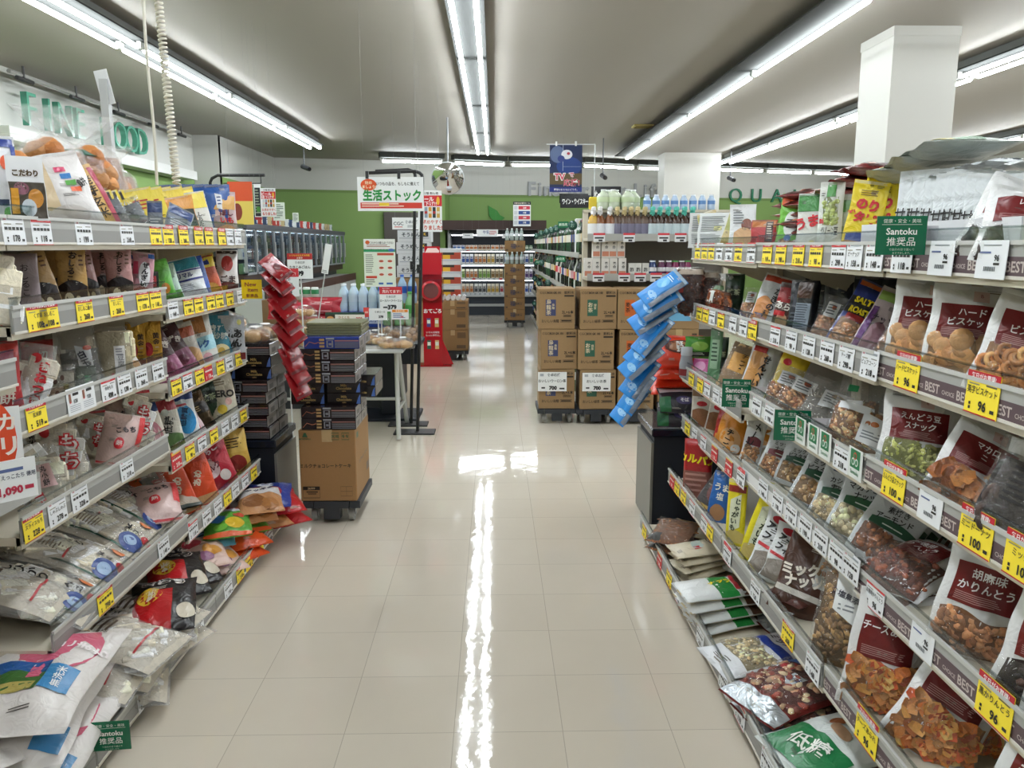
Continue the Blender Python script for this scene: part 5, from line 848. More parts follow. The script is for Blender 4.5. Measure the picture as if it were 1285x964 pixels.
# ------------------------------------------------------------------ price cards
tags('LT', [(18, 'w'), (53, 'r'), (106, 'w'), (160, 'w'), (196, 'y'), (212, 'y'), (231, 'y'), (250, 'y'), (263, 'y'), (279, 'y'), (289, 'w'), (299, 'w')])
tags('L2', [(48, 'y', 'くず湯', '108', .09), (62, 'y', 'おしるこ', '108', .09), (107, 'y', 'おしるこ最中', '268'), (147, 'y', 'おしるこ', '268'), (180, 'y'), (196, 'y')])
tags('M2', [(218, 'w'), (237, 'y'), (250, 'y'), (265, 'y'), (276, 'y'), (289, 'y'), (302, 'w')])
tags('L3', [(47, 'y', '玄米餅', '519'), (103, 'ww', '', '128', .15, .072), (137, 'r', 'まめもち', '438'), (157, 'w', '', '138'), (178, 'w'), (199, 'w')])
tags('M3', [(222, 'y'), (236, 'r'), (251, 'y'), (262, 'red'), (277, 'y'), (288, 'w'), (300, 'y')])
tags('L4', [(43, 'y', 'スライスもち', '228'), (73, 'w', 'しゃぶしゃぶ', '278'), (101, 'w', '', '328'), (160, 'w')])
tags('M4', [(222, 'red'), (239, 'y'), (254, 'r'), (269, 'y'), (283, 'w'), (295, 'w'), (306, 'y')])
tags('L5', [(133, 'y', '', '798'), (206, 'w')]); tags('M5', [(243, 'r'), (260, 'w'), (274, 'w'), (286, 'y'), (296, 'w'), (308, 'r'), (319, 'y')])
tags('LD', [(182, 'w'), (250, 'r'), (287, 'w'), (302, 'y'), (313, 'y'), (327, 'y'), (339, 'r'), (353, 'w')])
tags('RT', [(875, 'y'), (883.5, 'y'), (892, 'y'), (902, 'w'), (914, 'r'), (926, 'y'), (942, 'r'), (962, 'y'), (979, 'y'), (1001, 'y'), (1023, 'y'), (1051, 'r', '', '298'), (1071, 'w', 'ピーナッツ', '158'), (1096, 'w'), (1131, 'w', '', '118'), (1180, 'w', '', '96'), (1243, 'w', '', '96')])
tags('F2', [(868, 'w'), (877, 'y'), (885, 'y'), (893, 'w'), (904, 'y'), (919, 'w'), (932, 'w'), (943.5, 'y')]); tags('Q2', [(972, 'r'), (992, 'w'), (1014, 'w'), (1037, 'w'), (1061, 'w', 'チーズ鱈', '298'), (1090, 'w', 'ピュアコーン', '218')])
tags('N2', [(1137, 'y', 'ハードビスケット', '96', .1, .08), (1231, 'y', '英字ビスケット', '96', .1, .08)])
tags('F3', [(867, 'y'), (878, 'y'), (887, 'r'), (898, 'w'), (907, 'w')]); tags('Q3', [(949, 'w'), (965, 'w'), (1055, 'w')]); tags('N3', [(1120, 'y', 'えんどう豆スナック', '100', .1, .08), (1166, 'w', '', '96'), (1223, 'y', 'ミニドーナツ', '100', .1, .08), (1283, 'y', 'ミックス', '100', .1, .08)])
tags('F4', [(862, 'y'), (871, 'w'), (882, 'r'), (896, 'red'), (914, 'red'), (929, 'r')]); tags('Q4', [(957, 'w'), (975, 'w'), (992, 'w'), (1010, 'w'), (1029, 'w'), (1049, 'w'), (1067, 'w')]); tags('N4', [(1097, 'r', 'お徳用かりんとう', '96'), (1156, 'w', '', '96'), (1246, 'y', '黒かりんとう', '96', .1, .08)])
tags('F5', [(843, 'red'), (849, 'y'), (857, 'y'), (868, 'r'), (883, 'r'), (890, 'y'), (912, 'r')]); tags('Q5', [(947, 'w'), (988, 'y'), (1019, 'w')]); tags('N5', [(1086, 'y', 'チーズあられ', '96', .1, .08)])
tags('RD', [(808, 'y'), (827, 'red'), (839, 'y'), (851, 'r'), (878, 'w'), (907, 'w'), (928, 'r'), (962, 'w')])
# ------------------------------------------------------------------ boards and signs
def board(name, box, Y, label, cat, draw, base='paper:#e9ebec', yaw=0, th=.003, group=None, tilt=0, X=None, hang=False, pole=None):
    """a flat printed board hung or stood at distance Y; draw(mb, w, h, R, T) puts the printing on its front"""
    x0, y0, x1, y1 = box
    if X is not None: Y = yat((x0+x1)/2, X, EYE-.3)
    a, b = atY(x0, y0, Y), atY(x1, y1, Y); w = abs(b.x-a.x)/max(.3, math.cos(math.radians(yaw))); h = abs(a.z-b.z)
    mb = MB(); mb.box((0, 0, 0), (w, th, h), base)
    def R(u0, u1, v0, v1, c, e=0): y = -th/2-.0006-e; mb.quad((u0*w/2, y, (v0-.5)*h), (u1*w/2, y, (v0-.5)*h), (u1*w/2, y, (v1-.5)*h), (u0*w/2, y, (v1-.5)*h), 'ink:'+c)
    def E(u, v, ru, rv, c, e=.0003):
        y = -th/2-.0006-e; n = 20; mb.add([(u*w/2+ru*w/2*math.cos(2*PI*i/n), y, (v-.5)*h+rv*h*math.sin(2*PI*i/n)) for i in range(n)], [tuple(range(n))], 'ink:'+c)
    def T(s, u, v, sz, c, bold=.02, e=.0012, mw=1.9, rot=0): r = math.radians(rot); mb.text(s, (u*w/2, -th/2-e, (v-.5)*h), (math.cos(r), 0, math.sin(r)), (-math.sin(r), 0, math.cos(r)), sz*h, 'ink:'+c, bold, mw*w/2)
    draw(w, h, R, E, T)
    o = mb.build(name, None, ((a.x+b.x)/2, Y, (a.z+b.z)/2), (math.radians(tilt), 0, math.radians(yaw)))
    if hang:
        for s_ in (-1, 1): m = MB(); m.tube([(s_*w*.4, 0, h/2), (s_*w*.4, 0, CEIL-(a.z+b.z)/2)], .0005, 'plastic:#8a8c8c', 5); m.build('thread', o)
    if pole is not None: m = MB(); m.tube([(0, .008, h/2-.02), (0, .008, pole-(a.z+b.z)/2)], .005, 'plastic:#c9cccc', 6); m.build('pole', o)
    return tag(o, label, cat, group)
def lines(R, u0, u1, v0, v1, n, c, e=.0002):
    r = random.Random(n*7+3)
    for i in range(n): v = v1-(v1-v0)*(i+.5)/n; R(u0, u0+(u1-u0)*r.uniform(.6, 1), v, v+(v1-v0)/n*.45, c, e)
def santoku(w, h, R, E, T):
    T('健康・安全・美味', 0, .87, .115, '#dbe9df', .0); R(-.8, .8, .775, .785, '#dbe9df'); T('Santoku', 0, .61, .235, '#f2f7f3', .02); T('推奨品', 0, .34, .24, '#f2f7f3', .03); T('で自分の目で選んで', .05, .14, .07, '#b9d6c4', 0); T('おすすめします。', .05, .05, .06, '#b9d6c4', 0)
for box, Y, yw, lb in (((1104, 271, 1157, 320), .865, -12, 'green recommendation sign on the right top shelf'), ((908, 476, 940, 511), .845, -14, 'smaller green recommendation sign on the far right third shelf'), ((974, 515, 1014, 553), .86, -12, 'green recommendation sign on the middle right third shelf'), ((114, 906, 164, 941), -.90, 6, 'green recommendation sign low on the left by the rice sacks')):
    o = board('recommendation_sign', box, 0, lb, 'sign', santoku, 'gloss:#136848', yw, X=Y, group='green recommendation signs')
    mb = MB(); s = 1 if o.location.x > 0 else -1; k = o.dimensions.x
    mb.box((s*k*.62, .012, .0), (k*1.1, .001, o.dimensions.z*.5), 'paper:#d6d3da'); mb.build('holder', o)
def newitem(w, h, R, E, T): T('New', -.1, .76, .30, '#8c1c1c', .02); T('item', .1, .48, .30, '#8c1c1c', .02); T('新商品', 0, .16, .2, '#8c1c1c', .03)
board('new_item_sign', (303, 351, 329, 375), 3.55, 'yellow sign saying New item in dark red', 'sign', newitem, 'gloss:#f2d21c', 8)
for px in (1006, 1022, 1037, 1075):
    Y = yat(px, .88, .83); m = MB(); m.box((0, 0, 0), (.075, .0012, .075), 'paper:#e2e6e2'); m.quad((-.026, -.001, -.012), (.026, -.001, -.012), (.026, -.001, .034), (-.026, -.001, .034), 'ink:#1f7a4c')
    for dx, dz, c in ((-.009, .004, '#e8f0ea'), (.009, .004, '#e8f0ea'), (0, .019, '#d8503c')): m.add([(dx+.0085*math.cos(2*PI*k/12), -.0016, dz+.0095*math.sin(2*PI*k/12)) for k in range(12)], [tuple(range(12))], 'ink:'+c); m.add([(dx+.0055*math.cos(2*PI*k/12), -.002, dz+.0065*math.sin(2*PI*k/12)) for k in range(12)], [tuple(range(12))], 'ink:#1f7a4c')
    m.text('Santoku', (0, -.0012, -.022), (1, 0, 0), (0, 0, 1), .014, 'ink:#1f7a4c', .01)
    o = m.build('logo_card', None, (.876, Y, .836), (0, 0, -PI/2)); PEND.append((o, 'white green-leaf card', 'on the rail of the middle right third shelf')); tag(o, None, 'shelf card', 'green leaf cards on the middle right third shelf')
def bigtag(w, h, R, E, T): R(-.4, .5, .72, .8, '#5a6a9a'); T('塩こごえっこたち 徳用', 0, .6, .13, '#2c3350', .02); T('1,090', -.05, .26, .26, '#b8324c', .05); R(.5, .85, .22, .32, '#b8324c'); R(-.9, -.6, .2, .3, '#3a3a4a')
def orangesign(w, h, R, E, T): E(-.3, .5, 1.05, .62, '#e2502a'); T('カ', .3, .76, .3, '#f6ece4', .03, e=.002); T('リ', .35, .38, .34, '#f6ece4', .03, e=.002)
o = board('orange_sign', (-22, 512, 23, 590), 1.72, 'white card with orange circle at the near left end', 'sign', orangesign, yaw=40)
o = board('price_card', (-8, 578, 35, 628), 1.66, 'large white price card reading 1,090 at the near left end', 'price tag', bigtag, yaw=52)
mb = MB(); mb.box((0, 0, 0), (.006, .34, .055), RAIL); mb.box((.004, 0, .045), (.003, .34, .06), 'pane:#f2f4f4'); o = mb.build('hanging_rail', None, (-1.09, 1.72, .80)); tag(o, 'short clear rail with the 1,090 card at the near left end', 'shelf rail')
mb = MB()
# ------------------------------------------------------------------ clip strips
def clipstrip(tx, ty, bx, by, Y0, n, key, w, h, what, where, side):
    """a hanging strip whose packets slope down towards the aisle"""
    a, b = atY(tx, ty, Y0), atY(bx, by, Y0); mb = MB(); d = b-a; L = d.length
    x_ = Vector((0, 1, 0)); z_ = -d.normalized(); y_ = z_.cross(x_); mb.box((0, 0, -L/2), (.028, .0015, L), 'pane:#e6ecee')
    o = mb.build('clip_strip', None, a, Matrix((x_, y_, z_)).transposed().to_euler()); tag(o, 'hanging clip strip carrying '+what+'s', 'clip strip'); r = random.Random(n)
    for i in range(n):
        p = a+d*((i+.2)/n); pr = PR[key]; sl = math.radians((40 if side > 0 else 34)+r.uniform(-9, 9)+(26*i/n))
        zv = Vector((-side*math.cos(sl), 0, math.sin(sl))); xv = Vector((0, side, 0)); tw = math.radians(side*((34 if side > 0 else 40)+r.uniform(-12, 12)))
        R_ = Matrix.Rotation(-tw, 3, zv); xv = R_ @ xv; yv = zv.cross(xv)
        if yv.y < 0: xv = -xv; yv = -yv
        loc = p-zv*h*.93+Vector((0, -.02-.012*(i % 2), 0))
        q = bag(pr, w, h, loc, Matrix((xv, yv, zv)).transposed().to_euler(), 3+i % 3)
        pend(q, what, where, pr['cat'], what+'s on the clip strip')
proto('redjerky', 'snack_pouch', 'snack pouch', 'flat', .2, 'gloss:#860a14', [('R', -.95, .95, .86, .98, 'ink:#94161f'), ('E', 0, .5, .4, .12, 'ink:#5c0a10'), ('L', -.4, .4, .70, .8, 2, '#b87a76'), ('R', -.9, .9, .05, .14, 'ink:#5c0a10')])
proto('bluefish', 'snack_pouch', 'snack pouch', 'flat', .2, 'ink:#1b7cc8', [('R', -.98, .5, .02, .98, 'ink:#1f88d8'), ('R', .62, .98, .05, .98, '#5a6676'), ('E', .1, .25, .5, .08, '#8cc4ee'), ('L', -.6, .3, .72, .82, 2, '#d8ecf8'), ('E', -.3, .6, .5, .15, '#5ab4ea'), ('R', -.95, .95, .92, .98, '#9cb4c8')])
clipstrip(334, 322, 372, 478, 3.58, 10, 'redjerky', .10, .135, 'red snack pouch', 'on the strip at the left shelf end', 1)
clipstrip(852, 345, 800, 500, 3.52, 9, 'bluefish', .115, .20, 'blue snack pouch', 'on the strip at the right shelf end', -1)
# ------------------------------------------------------------------ printed cartons
def carton(w, d, h, draw=None, col='card:#a9855a', tape=True):
    mb = MB(); mb.box((0, 0, h/2), (w, d, h), col, bev=.004)
    if tape: mb.box((0, 0, h+.0004), (.05, d*.99, .0008), 'film:#b59a70'); mb.box((0, -d/2-.0004, h-.03), (.05, .0008, .06), 'film:#b59a70')
    def R(u0, u1, v0, v1, c, side=0):
        if side == 0: q = [(u*w/2, -d/2-.0012, v*h) for u, v in ((u0, v0), (u1, v0), (u1, v1), (u0, v1))]
        else: q = [(side*(w/2+.0012), -side*-1*0+u*d/2*side, v*h) for u, v in ((u0, v0), (u1, v0), (u1, v1), (u0, v1))]
        mb.quad(*q, 'ink:'+c)
    def T(s, u, v, sz, c, bold=.02, side=0, mw=1.8, vert=False):
        if side == 0: mb.text(s, (u*w/2, -d/2-.002, v*h), (1, 0, 0), (0, 0, 1), sz*h, 'ink:'+c, bold, None if vert else mw*w/2, vert)
        else: mb.text(s, (side*(w/2+.002), u*d/2*side, v*h), (0, side, 0), (0, 0, 1), sz*h, 'ink:'+c, bold, mw*d/2, vert)
    if draw: draw(w, d, h, R, T)
    return mb.mesh('carton')
def frame_(R, u0, u1, v0, v1, c, t=.012, side=0): R(u0, u1, v0, v0+t, c, side); R(u0, u1, v1-t, v1, c, side); R(u0, u0+t, v0, v1, c, side); R(u1-t, u1, v0, v1, c, side)
def dolly(loc, w, d, label, col='plastic:#2e3238', rz=0):
    t = empty('dolly', loc, rz); mb = MB(); z = .098
    for s in (-1, 1): mb.box((s*(w/2-.02), 0, z), (.05, d, .035), col); mb.box((0, s*(d/2-.02), z), (w-.1, .05, .035), col)
    mb.box((0, 0, z+.004), (.10, d-.1, .025), col); mb.box((0, -d/2+.03, z-.045), (.08, .06, .06), col); mb.build('deck', t)
    for sx in (-1, 1):
        for sy in (-1, 1):
            m = MB(); x, y = sx*(w/2-.045), sy*(d/2-.05)
            m.tube([(x-.012, y+.01, .038), (x+.012, y+.01, .038)], .037, 'plastic:#8f8f8c', 16); m.tube([(x-.014, y+.01, .038), (x+.014, y+.01, .038)], .015, 'plastic:#c9c9c6', 10)
            m.box((x-.018, y+.006, .06), (.004, .03, .055), 'metal:#8c8c8c'); m.box((x+.018, y+.006, .06), (.004, .03, .055), 'metal:#8c8c8c'); m.box((x, y, .083), (.045, .04, .006), 'metal:#8c8c8c'); m.build('caster', t)
    return tag(t, label, 'dolly', 'carton dollies')
# chocolate cake cartons and boxes
def morinaga(w, d, h, R, T):
    g = '#2f5a3a'
    for i in range(5): R(-.86+.012*i, -.68-.012*i, .90+.012*i, .912+.012*i, g)
    T('MORINAGA', -.77, .875, .03, g, .02); frame_(R, .16, .42, .86, .96, g, .008); T('天地', .29, .91, .05, g); frame_(R, .52, .78, .86, .96, g, .008); T('↑↑', .65, .91, .06, g, .04)
    T('ミルクチョコレートケーキ', -.08, .50, .062, '#2a2a20', .02); R(-.92, -.32, .16, .21, '#241c16'); T('26309', -.62, .185, .04, '#c9b088', .02); frame_(R, -.92, -.32, .045, .21, '#241c16', .008); R(-.8, -.4, .125, .14, '#241c16'); R(-.75, -.45, .10, .112, '#241c16')
    frame_(R, .42, .84, .07, .21, '#6a5030', .006); R(.62, .63, .07, .21, '#6a5030'); R(.42, .84, .135, .142, '#6a5030')
    T('ミルクチョコレートケーキ', 0, .5, .06, '#2a3a24', .02, side=1); R(.5, .9, .2, .32, '#5a4428', 1); R(-.85, -.6, .86, .94, '#2f5a3a', 1)
ct = carton(.275, .40, .36, morinaga, 'card:#a07a4e')
DX, DY = -.808, 4.05
dolly((DX, DY, 0), .27, .40, 'small grey wheeled dolly under the milk chocolate cake carton')
CART = link('carton', ct, None, (DX-.01, DY, .117)); tag(CART, 'brown carton of milk chocolate cake on a dolly by the left shelf end', 'cardboard box')
def cakebox(blue=False):
    mb = MB(); w, d, h = .262, .165, .056; c = '#2a3a86' if blue else '#241a1e'
    mb.box((0, 0, h/2), (w, d, h), 'gloss:'+c, bev=.002); y = -d/2-.0008
    def R(u0, u1, v0, v1, cc, yy=y): mb.quad((u0*w/2, yy, v0*h), (u1*w/2, yy, v0*h), (u1*w/2, yy, v1*h), (u0*w/2, yy, v1*h), 'ink:'+cc)
    for i in range(3): R(-.44, -.26, .12+.28*i, .3+.28*i, '#a88a58')
    R(-.2, .1, .8, .95, '#8f949c'); frame_(lambda a, b, c_, d_, e_, *_: R(a, b, c_, d_, e_), -.18, .06, .12, .72, '#7a7c86', .05); R(-.1, .0, .3, .5, '#7a7c86')
    R(.12, .98, .64, .74, '#9a6a66'); 
    for i in range(4): R(.12, .98, .1+.13*i, .17+.13*i, '#6f7078')
    mb.tube([(-.95*w/2, y, .2*h), (-.8*w/2, y, .6*h), (-.6*w/2, y, .45*h), (-.46*w/2, y, .55*h)], .0016, 'ink:#a8623c', 5)
    for s in (-1, 1): mb.quad((s*(w/2+.0008), -d/2*s, .06*h), (s*(w/2+.0008), d/2*s, .06*h), (s*(w/2+.0008), d/2*s, .94*h), (s*(w/2+.0008), -d/2*s, .94*h), 'ink:#8d8884'); mb.quad((s*(w/2+.0012), -d/2*s*.6, .2*h), (s*(w/2+.0012), d/2*s*.2, .2*h), (s*(w/2+.0012), d/2*s*.2, .6*h), (s*(w/2+.0012), -d/2*s*.6, .6*h), 'ink:#5a5654')
    return mb.mesh('cake_box')
def cakeend():
    mb = MB(); w, d, h = .165, .262, .056; mb.box((0, 0, h/2), (w, d, h), 'gloss:#1b1519', bev=.002); y = -d/2-.001
    mb.text('Milk', (0, y, h*.68), (1, 0, 0), (0, 0, 1), .017, 'ink:#b99a5a', .02); mb.text('Chocolate', (0, y, h*.42), (1, 0, 0), (0, 0, 1), .018, 'ink:#b99a5a', .02); mb.text('cake', (0, y, h*.18), (1, 0, 0), (0, 0, 1), .011, 'ink:#b99a5a', .01)
    mb.add([(w*.36, y, h*.05), (w*.48, y, h*.05), (w*.48, y, h*.9), (w*.42, y, h*.6)], [(0, 1, 2, 3)], 'ink:#4a6cb4')
    return mb.mesh('cake_box')
CB, CBB, CE = cakebox(), cakebox(True), cakeend()
z0 = .117+.361
def cbox(me, x, y, z, lb, grp, rz=0): o = link('cake_box', me, None, (x, y, z), (0, 0, rz)); PEND.append((o, lb, grp)); tag(o, None, 'cake box', 'chocolate cake boxes '+grp)
z = z0
for i in range(2):
    for y in (-.09, .085): cbox(CB, DX+.002, DY-.03+y, z, 'long dark chocolate cake box', 'in the low layers of the dolly stack')
    z += .0565
for i in range(2):
    for k in (-1, 1): cbox(CE, DX-.02+k*.088, DY-.005, z, 'black end-on chocolate cake box', 'in the dolly stack')
    z += .0565
for i in range(3):
    for y in (-.09, .085): cbox(CB, DX+.006, DY-.03+y, z, 'long dark chocolate cake box', 'in the upper layers of the dolly stack')
    z += .0565
for y in (-.09, .085): cbox(CBB, DX+.03, DY-.03+y, z, 'blue chocolate cake box', 'at the top of the dolly stack')
z += .0565
for i in range(5):
    mb = MB(); mb.box((0, 0, .006), (.265, .24, .012), 'film:#6e6e4c', bev=.003); [mb.quad((-.12, -.1206, .002+.004*j), (.12, -.1206, .002+.004*j), (.12, -.1206, .004+.004*j), (-.12, -.1206, .004+.004*j), 'ink:#8f8f70') for j in range(2)]
    o = mb.build('cake_tray', None, (DX+.03+.003*(i % 2), DY-.02, z)); z += .0125; PEND.append((o, 'thin olive tray', 'on top of the dolly stack')); tag(o, None, 'tray', 'olive trays on the cake boxes')
for k in range(2): cbox(CE, DX+.125, DY+.10, z0+.13+.0565*k, 'end-on cake box sticking out', 'on the right of the dolly stack', 0)
# left end display of the same boxes
SX0, SX1, SY0, SY1, SZ = -1.66, -1.04, 3.76, 4.14, .45
def endstand(x0, x1, y0, y1, h, label, side):
    t = empty('display_stand', ((x0+x1)/2, (y0+y1)/2, 0)); w, d = x1-x0, y1-y0
    mb = MB(); mb.box((0, .0, h/2), (w-.03, d-.02, h-.06), 'plastic:#141a26'); mb.build('body', t)
    mb = MB(); mb.box((0, 0, h-.02), (w, d+.02, .04), 'gloss:#151b28', bev=.006); mb.build('top', t)
    mb = MB(); mb.box((side*(w/2-.006), 0, h/2-.03), (.012, d, h-.08), 'brushed:#8d8d88'); mb.build('side_panel', t)
    mb = MB(); mb.box((0, 0, .015), (w-.01, d-.01, .03), DARK); mb.build('plinth', t)
    return tag(t, label, 'display stand', 'stands at the shelf ends')
endstand(SX0, SX1, SY0, SY1, SZ, 'black display stand with grey side panel at the left shelf end', 1)
z = SZ+.001
for i in range(5):
    for x in (SX1-.16, SX1-.44):
        for y in (SY0+.09, SY0+.265): cbox(CB, x-.01*(i % 2), y, z, 'long dark chocolate cake box', 'on the left end stand')
    z += .0567
for i in range(2):
    for x in (SX1-.10, SX1-.27, SX1-.44): cbox(CE, x, SY0+.18, z, 'black end-on chocolate cake box', 'on the left end stand')
    z += .0567
for x in (SX1-.15, SX1-.43): cbox(CB, x, SY0+.12, z, 'long dark chocolate cake box', 'at the top of the left end stand')
z += .057
# bread
def bread(loc, w, kind, rz, lb, grp, tied=False):
    mb = MB(); r = random.Random(int(abs(loc[0]*1000)+abs(loc[1]*900)))
    if not tied:
        mb.lathe([(0, w*.52), (w*.28, w*.47), (w*.5, w*.30), (w*.58, w*.12), (w*.54, .0), (0, 0)], 'clear', 14)
        o = mb.build('bread_bag', None, loc, (0, 0, rz)); m = MB()
        for i in range(6):
            a = 2*PI*i/5; x, y = (0, 0) if i == 0 else (w*.27*math.cos(a), w*.27*math.sin(a)); k = w*r.uniform(.18, .25)
            vs_ = [(p.x*k*1.1+x, p.y*k+y, max(.004, p.z*k*.8+k*.75+(.05*w if i == 0 else 0))) for p in BALL[0]]; m.add(vs_, BALL[1], 'food:'+(r.choice(['#b98a52', '#c9a878', '#d4b88a'] if kind != 'loaf' else ['#a87a44', '#c29a66', '#8f6234'])), True)
        c = m.build('bread', o)
        m = MB(); m.lathe([(0, w*.535), (w*.14, w*.52), (w*.16, w*.49)], 'ink:'+('#e8e8e4' if kind != 'green' else '#2e6a4a'), 12); m.build('sticker', o)
    else:
        F = [(0, .0), (w*.4, .0), (w*.52, w*.2), (w*.5, w*.5), (w*.3, w*.8), (w*.06, w*.98), (w*.14, w*1.12), (w*.26, w*1.35)]
        mb.lathe(F, 'clear', 16); o = mb.build('bread_bag', None, loc, (0, 0, rz)); m = MB()
        for i in range(12):
            k = w*.2; x, y, zz = r.uniform(-.28, .28)*w, r.uniform(-.28, .28)*w, r.uniform(.18, .62)*w
            m.add([(p.x*k+x, p.y*k+y, max(.004, p.z*k+zz)) for p in BALL1[0]], BALL1[1], 'food:'+r.choice(['#8c6a48', '#a27c54', '#745438']), True)
        m.build('bread', o)
    PEND.append((o, lb, grp)); tag(o, None, 'bread', 'bagged breads '+grp)
for x, y, dz in ((-1.14, 3.86, 0), (-1.27, 3.9, 0), (-1.13, 4.0, .0), (-1.3, 4.02, .05)): bread((x, y, z+dz), .15, 'loaf', 1, 'round bread in a bag', 'on the left end stand')
# ------------------------------------------------------------------ folding table with bread, and what stands behind it
t = empty('folding_table', (-1.15, 5.85, 0)); TZ = .655
mb = MB(); mb.box((0, 0, TZ-.014), (1.04, .62, .028), 'gloss:#c8cbcb', bev=.008); mb.build('tabletop', t)
for s in (-1, 1):
    for k in (-1, 1): mb = MB(); mb.tube([(s*.44, k*.05, TZ-.03), (s*.47, k*.27, .01)], .016, 'plastic:#b9bab6', 8); mb.build('leg', t)
    mb = MB(); mb.tube([(s*.462, -.17, .2), (s*.462, .17, .2)], .011, 'plastic:#a9aaa6', 8); mb.build('crossbar', t)
mb = MB(); mb.tube([(-.46, 0, .25), (.46, 0, .25)], .012, 'plastic:#a9aaa6', 8); mb.build('stretcher', t)
tag(t, 'white folding table with bagged bread, beside the dolly of cake boxes', 'table')
t = empty('pedestal_table', (-.95, 6.42, 0)); mb = MB(); mb.box((0, 0, .60), (.74, .5, .03), 'plastic:#1b202c'); mb.build('tabletop', t)
mb = MB(); mb.box((0, -.24, .53), (.72, .02, .14), 'plastic:#171c28'); mb.build('skirt', t); mb = MB(); mb.box((0.1, 0, .3), (.13, .12, .56), 'plastic:#171c28', bev=.01); mb.build('leg', t); mb = MB(); mb.box((.1, 0, .012), (.5, .44, .024), 'plastic:#171c28', bev=.008); mb.build('base', t)
tag(t, 'dark pedestal table behind the white folding table', 'table')
for i, (px, py, k, tied) in enumerate(((445, 433, 'buns', 0), (462, 431, 'buns', 0), (478, 432, 'buns', 0), (487, 440, 'loaf', 0), (505, 442, 'loaf', 0), (470, 424, 'loaf', 0), (492, 428, 'loaf', 0))):
    p = atZ(px, py, TZ+.005); p.y = min(6.1, max(5.6, p.y)); p.x = (px-620.5)*p.y/1015; bread((p.x, p.y, TZ+.001), .15, k, i, 'white stickered bag of buns' if k == 'buns' else 'domed bag with a round bread', 'on the folding table')
for i, (px, Y, k) in enumerate(((366, 5.75, 0), (384, 5.72, 0), (401, 5.76, 0), (372, 5.92, 1), (390, 5.9, 1), (375, 5.74, 2), (394, 5.75, 2), (384, 5.76, 3), (415, 5.9, 0), (430, 5.92, 0), (345, 5.8, 0))):
    bread(((px-620.5)*Y/1015, Y, TZ+.001+.07*k), .15, 'buns', i, 'bag of pale buns', 'heaped at the left of the folding table')
for i, (px, Y) in enumerate(((492, 5.95), (503, 6.0), (512, 5.85), (518, 6.05), (484, 6.08))): bread(((px-620.5)*Y/1015, Y, TZ+.001), .13, 'x', i, 'tied clear bag of small brown breads', 'on the folding table', True)
# black frame stands
def framestand(px, py0, py1, pxt, armx, Y, label, zb=0):
    b = atZ(px, py1, 0); tp = atY(pxt, py0, b.y); ar = atY(armx, py0+2, b.y); t = empty('sign_stand', (b.x, b.y, 0)); L = lambda p: Vector(p)-Vector((b.x, b.y, 0))
    mb = MB(); a0, a1, a2 = Vector((0, 0, .012)), L(tp), L(ar); c = a1-Vector((0, 0, .05)); mb.tube([a0, c, c+Vector((-.004, 0, .025)), a1+Vector((-.02, 0, -.01)), a1+Vector((-.05, 0, 0)), a2], .012, 'plastic:#141416', 8); mb.build('pole', t)
    mb = MB(); mb.box((-.02, 0, .006), (.30, .16, .012), 'plastic:#1c1c1e', bev=.003); mb.build('base', t)
    mb = MB(); m_ = (a0+c)/2+Vector((0, 0, .28)); mb.tube([m_-Vector((0, 0, .03)), m_+Vector((0, 0, .03))], .018, 'plastic:#1c1c1e', 8); mb.tube([m_, m_+Vector((0, -.04, 0))], .012, 'plastic:#1c1c1e', 8); mb.build('clamp_knob', t)
    return tag(t, label, 'sign stand', 'black sign stands')
framestand(524, 215, 543, 530, 463, 5.6, 'tall black sign stand in front, carrying the green lettered board')
framestand(516, 213, 533, 521, 471, 6.1, 'tall black sign stand behind the front one')
def stock(w, h, R, E, T):
    E(-.66, .77, .24, .17, '#d8501c'); T('始め', -.66, .83, .11, '#f4e6c0', .03, e=.002); T('ましょう!', -.64, .71, .10, '#f4e6c0', .03, e=.002)
    T('いつもの品を、もしもに備えて', .22, .80, .115, '#2a2624', .02, mw=1.3); [T('生活ストック', .04+du, .46+dv, .34, '#1f8a3c', .014, mw=1.75, e=.0012+.0001*i) for i, (du, dv) in enumerate(((-.006, 0), (.006, 0), (0, .012), (0, -.012)))]; R(-.92, .95, .08, .25, '#cc3a2c'); lines(R, -.88, .5, .10, .23, 2, '#f0d8c8', .0005); R(-.35, -.05, .15, .24, '#e8c43c', .0007)
o = board('hanging_sign', (448, 222, 532, 265), 5.56, 'white board with large green lettering and red strip', 'sign', stock, hang=True)
mb = MB()
for x in (-.32, .12): mb = MB(); mb.box((x*.48, 0, o.dimensions.z/2+.012), (.02, .012, .05), 'plastic:#26262a'); mb.build('clip', o)
def cgc(w, h, R, E, T): T('CGC', -.55, .5, .4, '#3a4250', .02); R(-.85, -.25, .18, .24, '#c8303c'); T('食卓応援', .4, .62, .28, '#5a626c', .02); lines(R, .1, .8, .12, .36, 2, '#8a9098')
board('hanging_sign', (492, 273, 527, 288), 6.6, 'small white board with CGC lettering behind the black stand', 'sign', cgc, hang=True)
def beer(w, h, R, E, T):
    T('酒類 新価格', .1, .93, .07, '#2a2a2a', .02); R(-1, 1, .62, .88, '#c8242c'); T('ビール', -.25, .79, .12, '#f4e8e8', .04, e=.0016); T('値下げ!!', -.15, .68, .12, '#f4e8e8', .04, e=.0016); E(.68, .75, .14, .1, '#e8b02c')
    for i, c in enumerate(('#c9ccd2', '#8a9aa8', '#c98a2c', '#1c2a2a', '#c9a24a')): R(-.8+.34*i, -.54+.34*i, .34, .6, c); R(-.78+.34*i, -.56+.34*i, .44, .5, '#b02c2c' if i % 2 else '#e0d8c0', .0004)
    T('お求めやすく', 0, .24, .11, '#c8442c', .04); T('なりました!', .05, .10, .12, '#c8442c', .04)
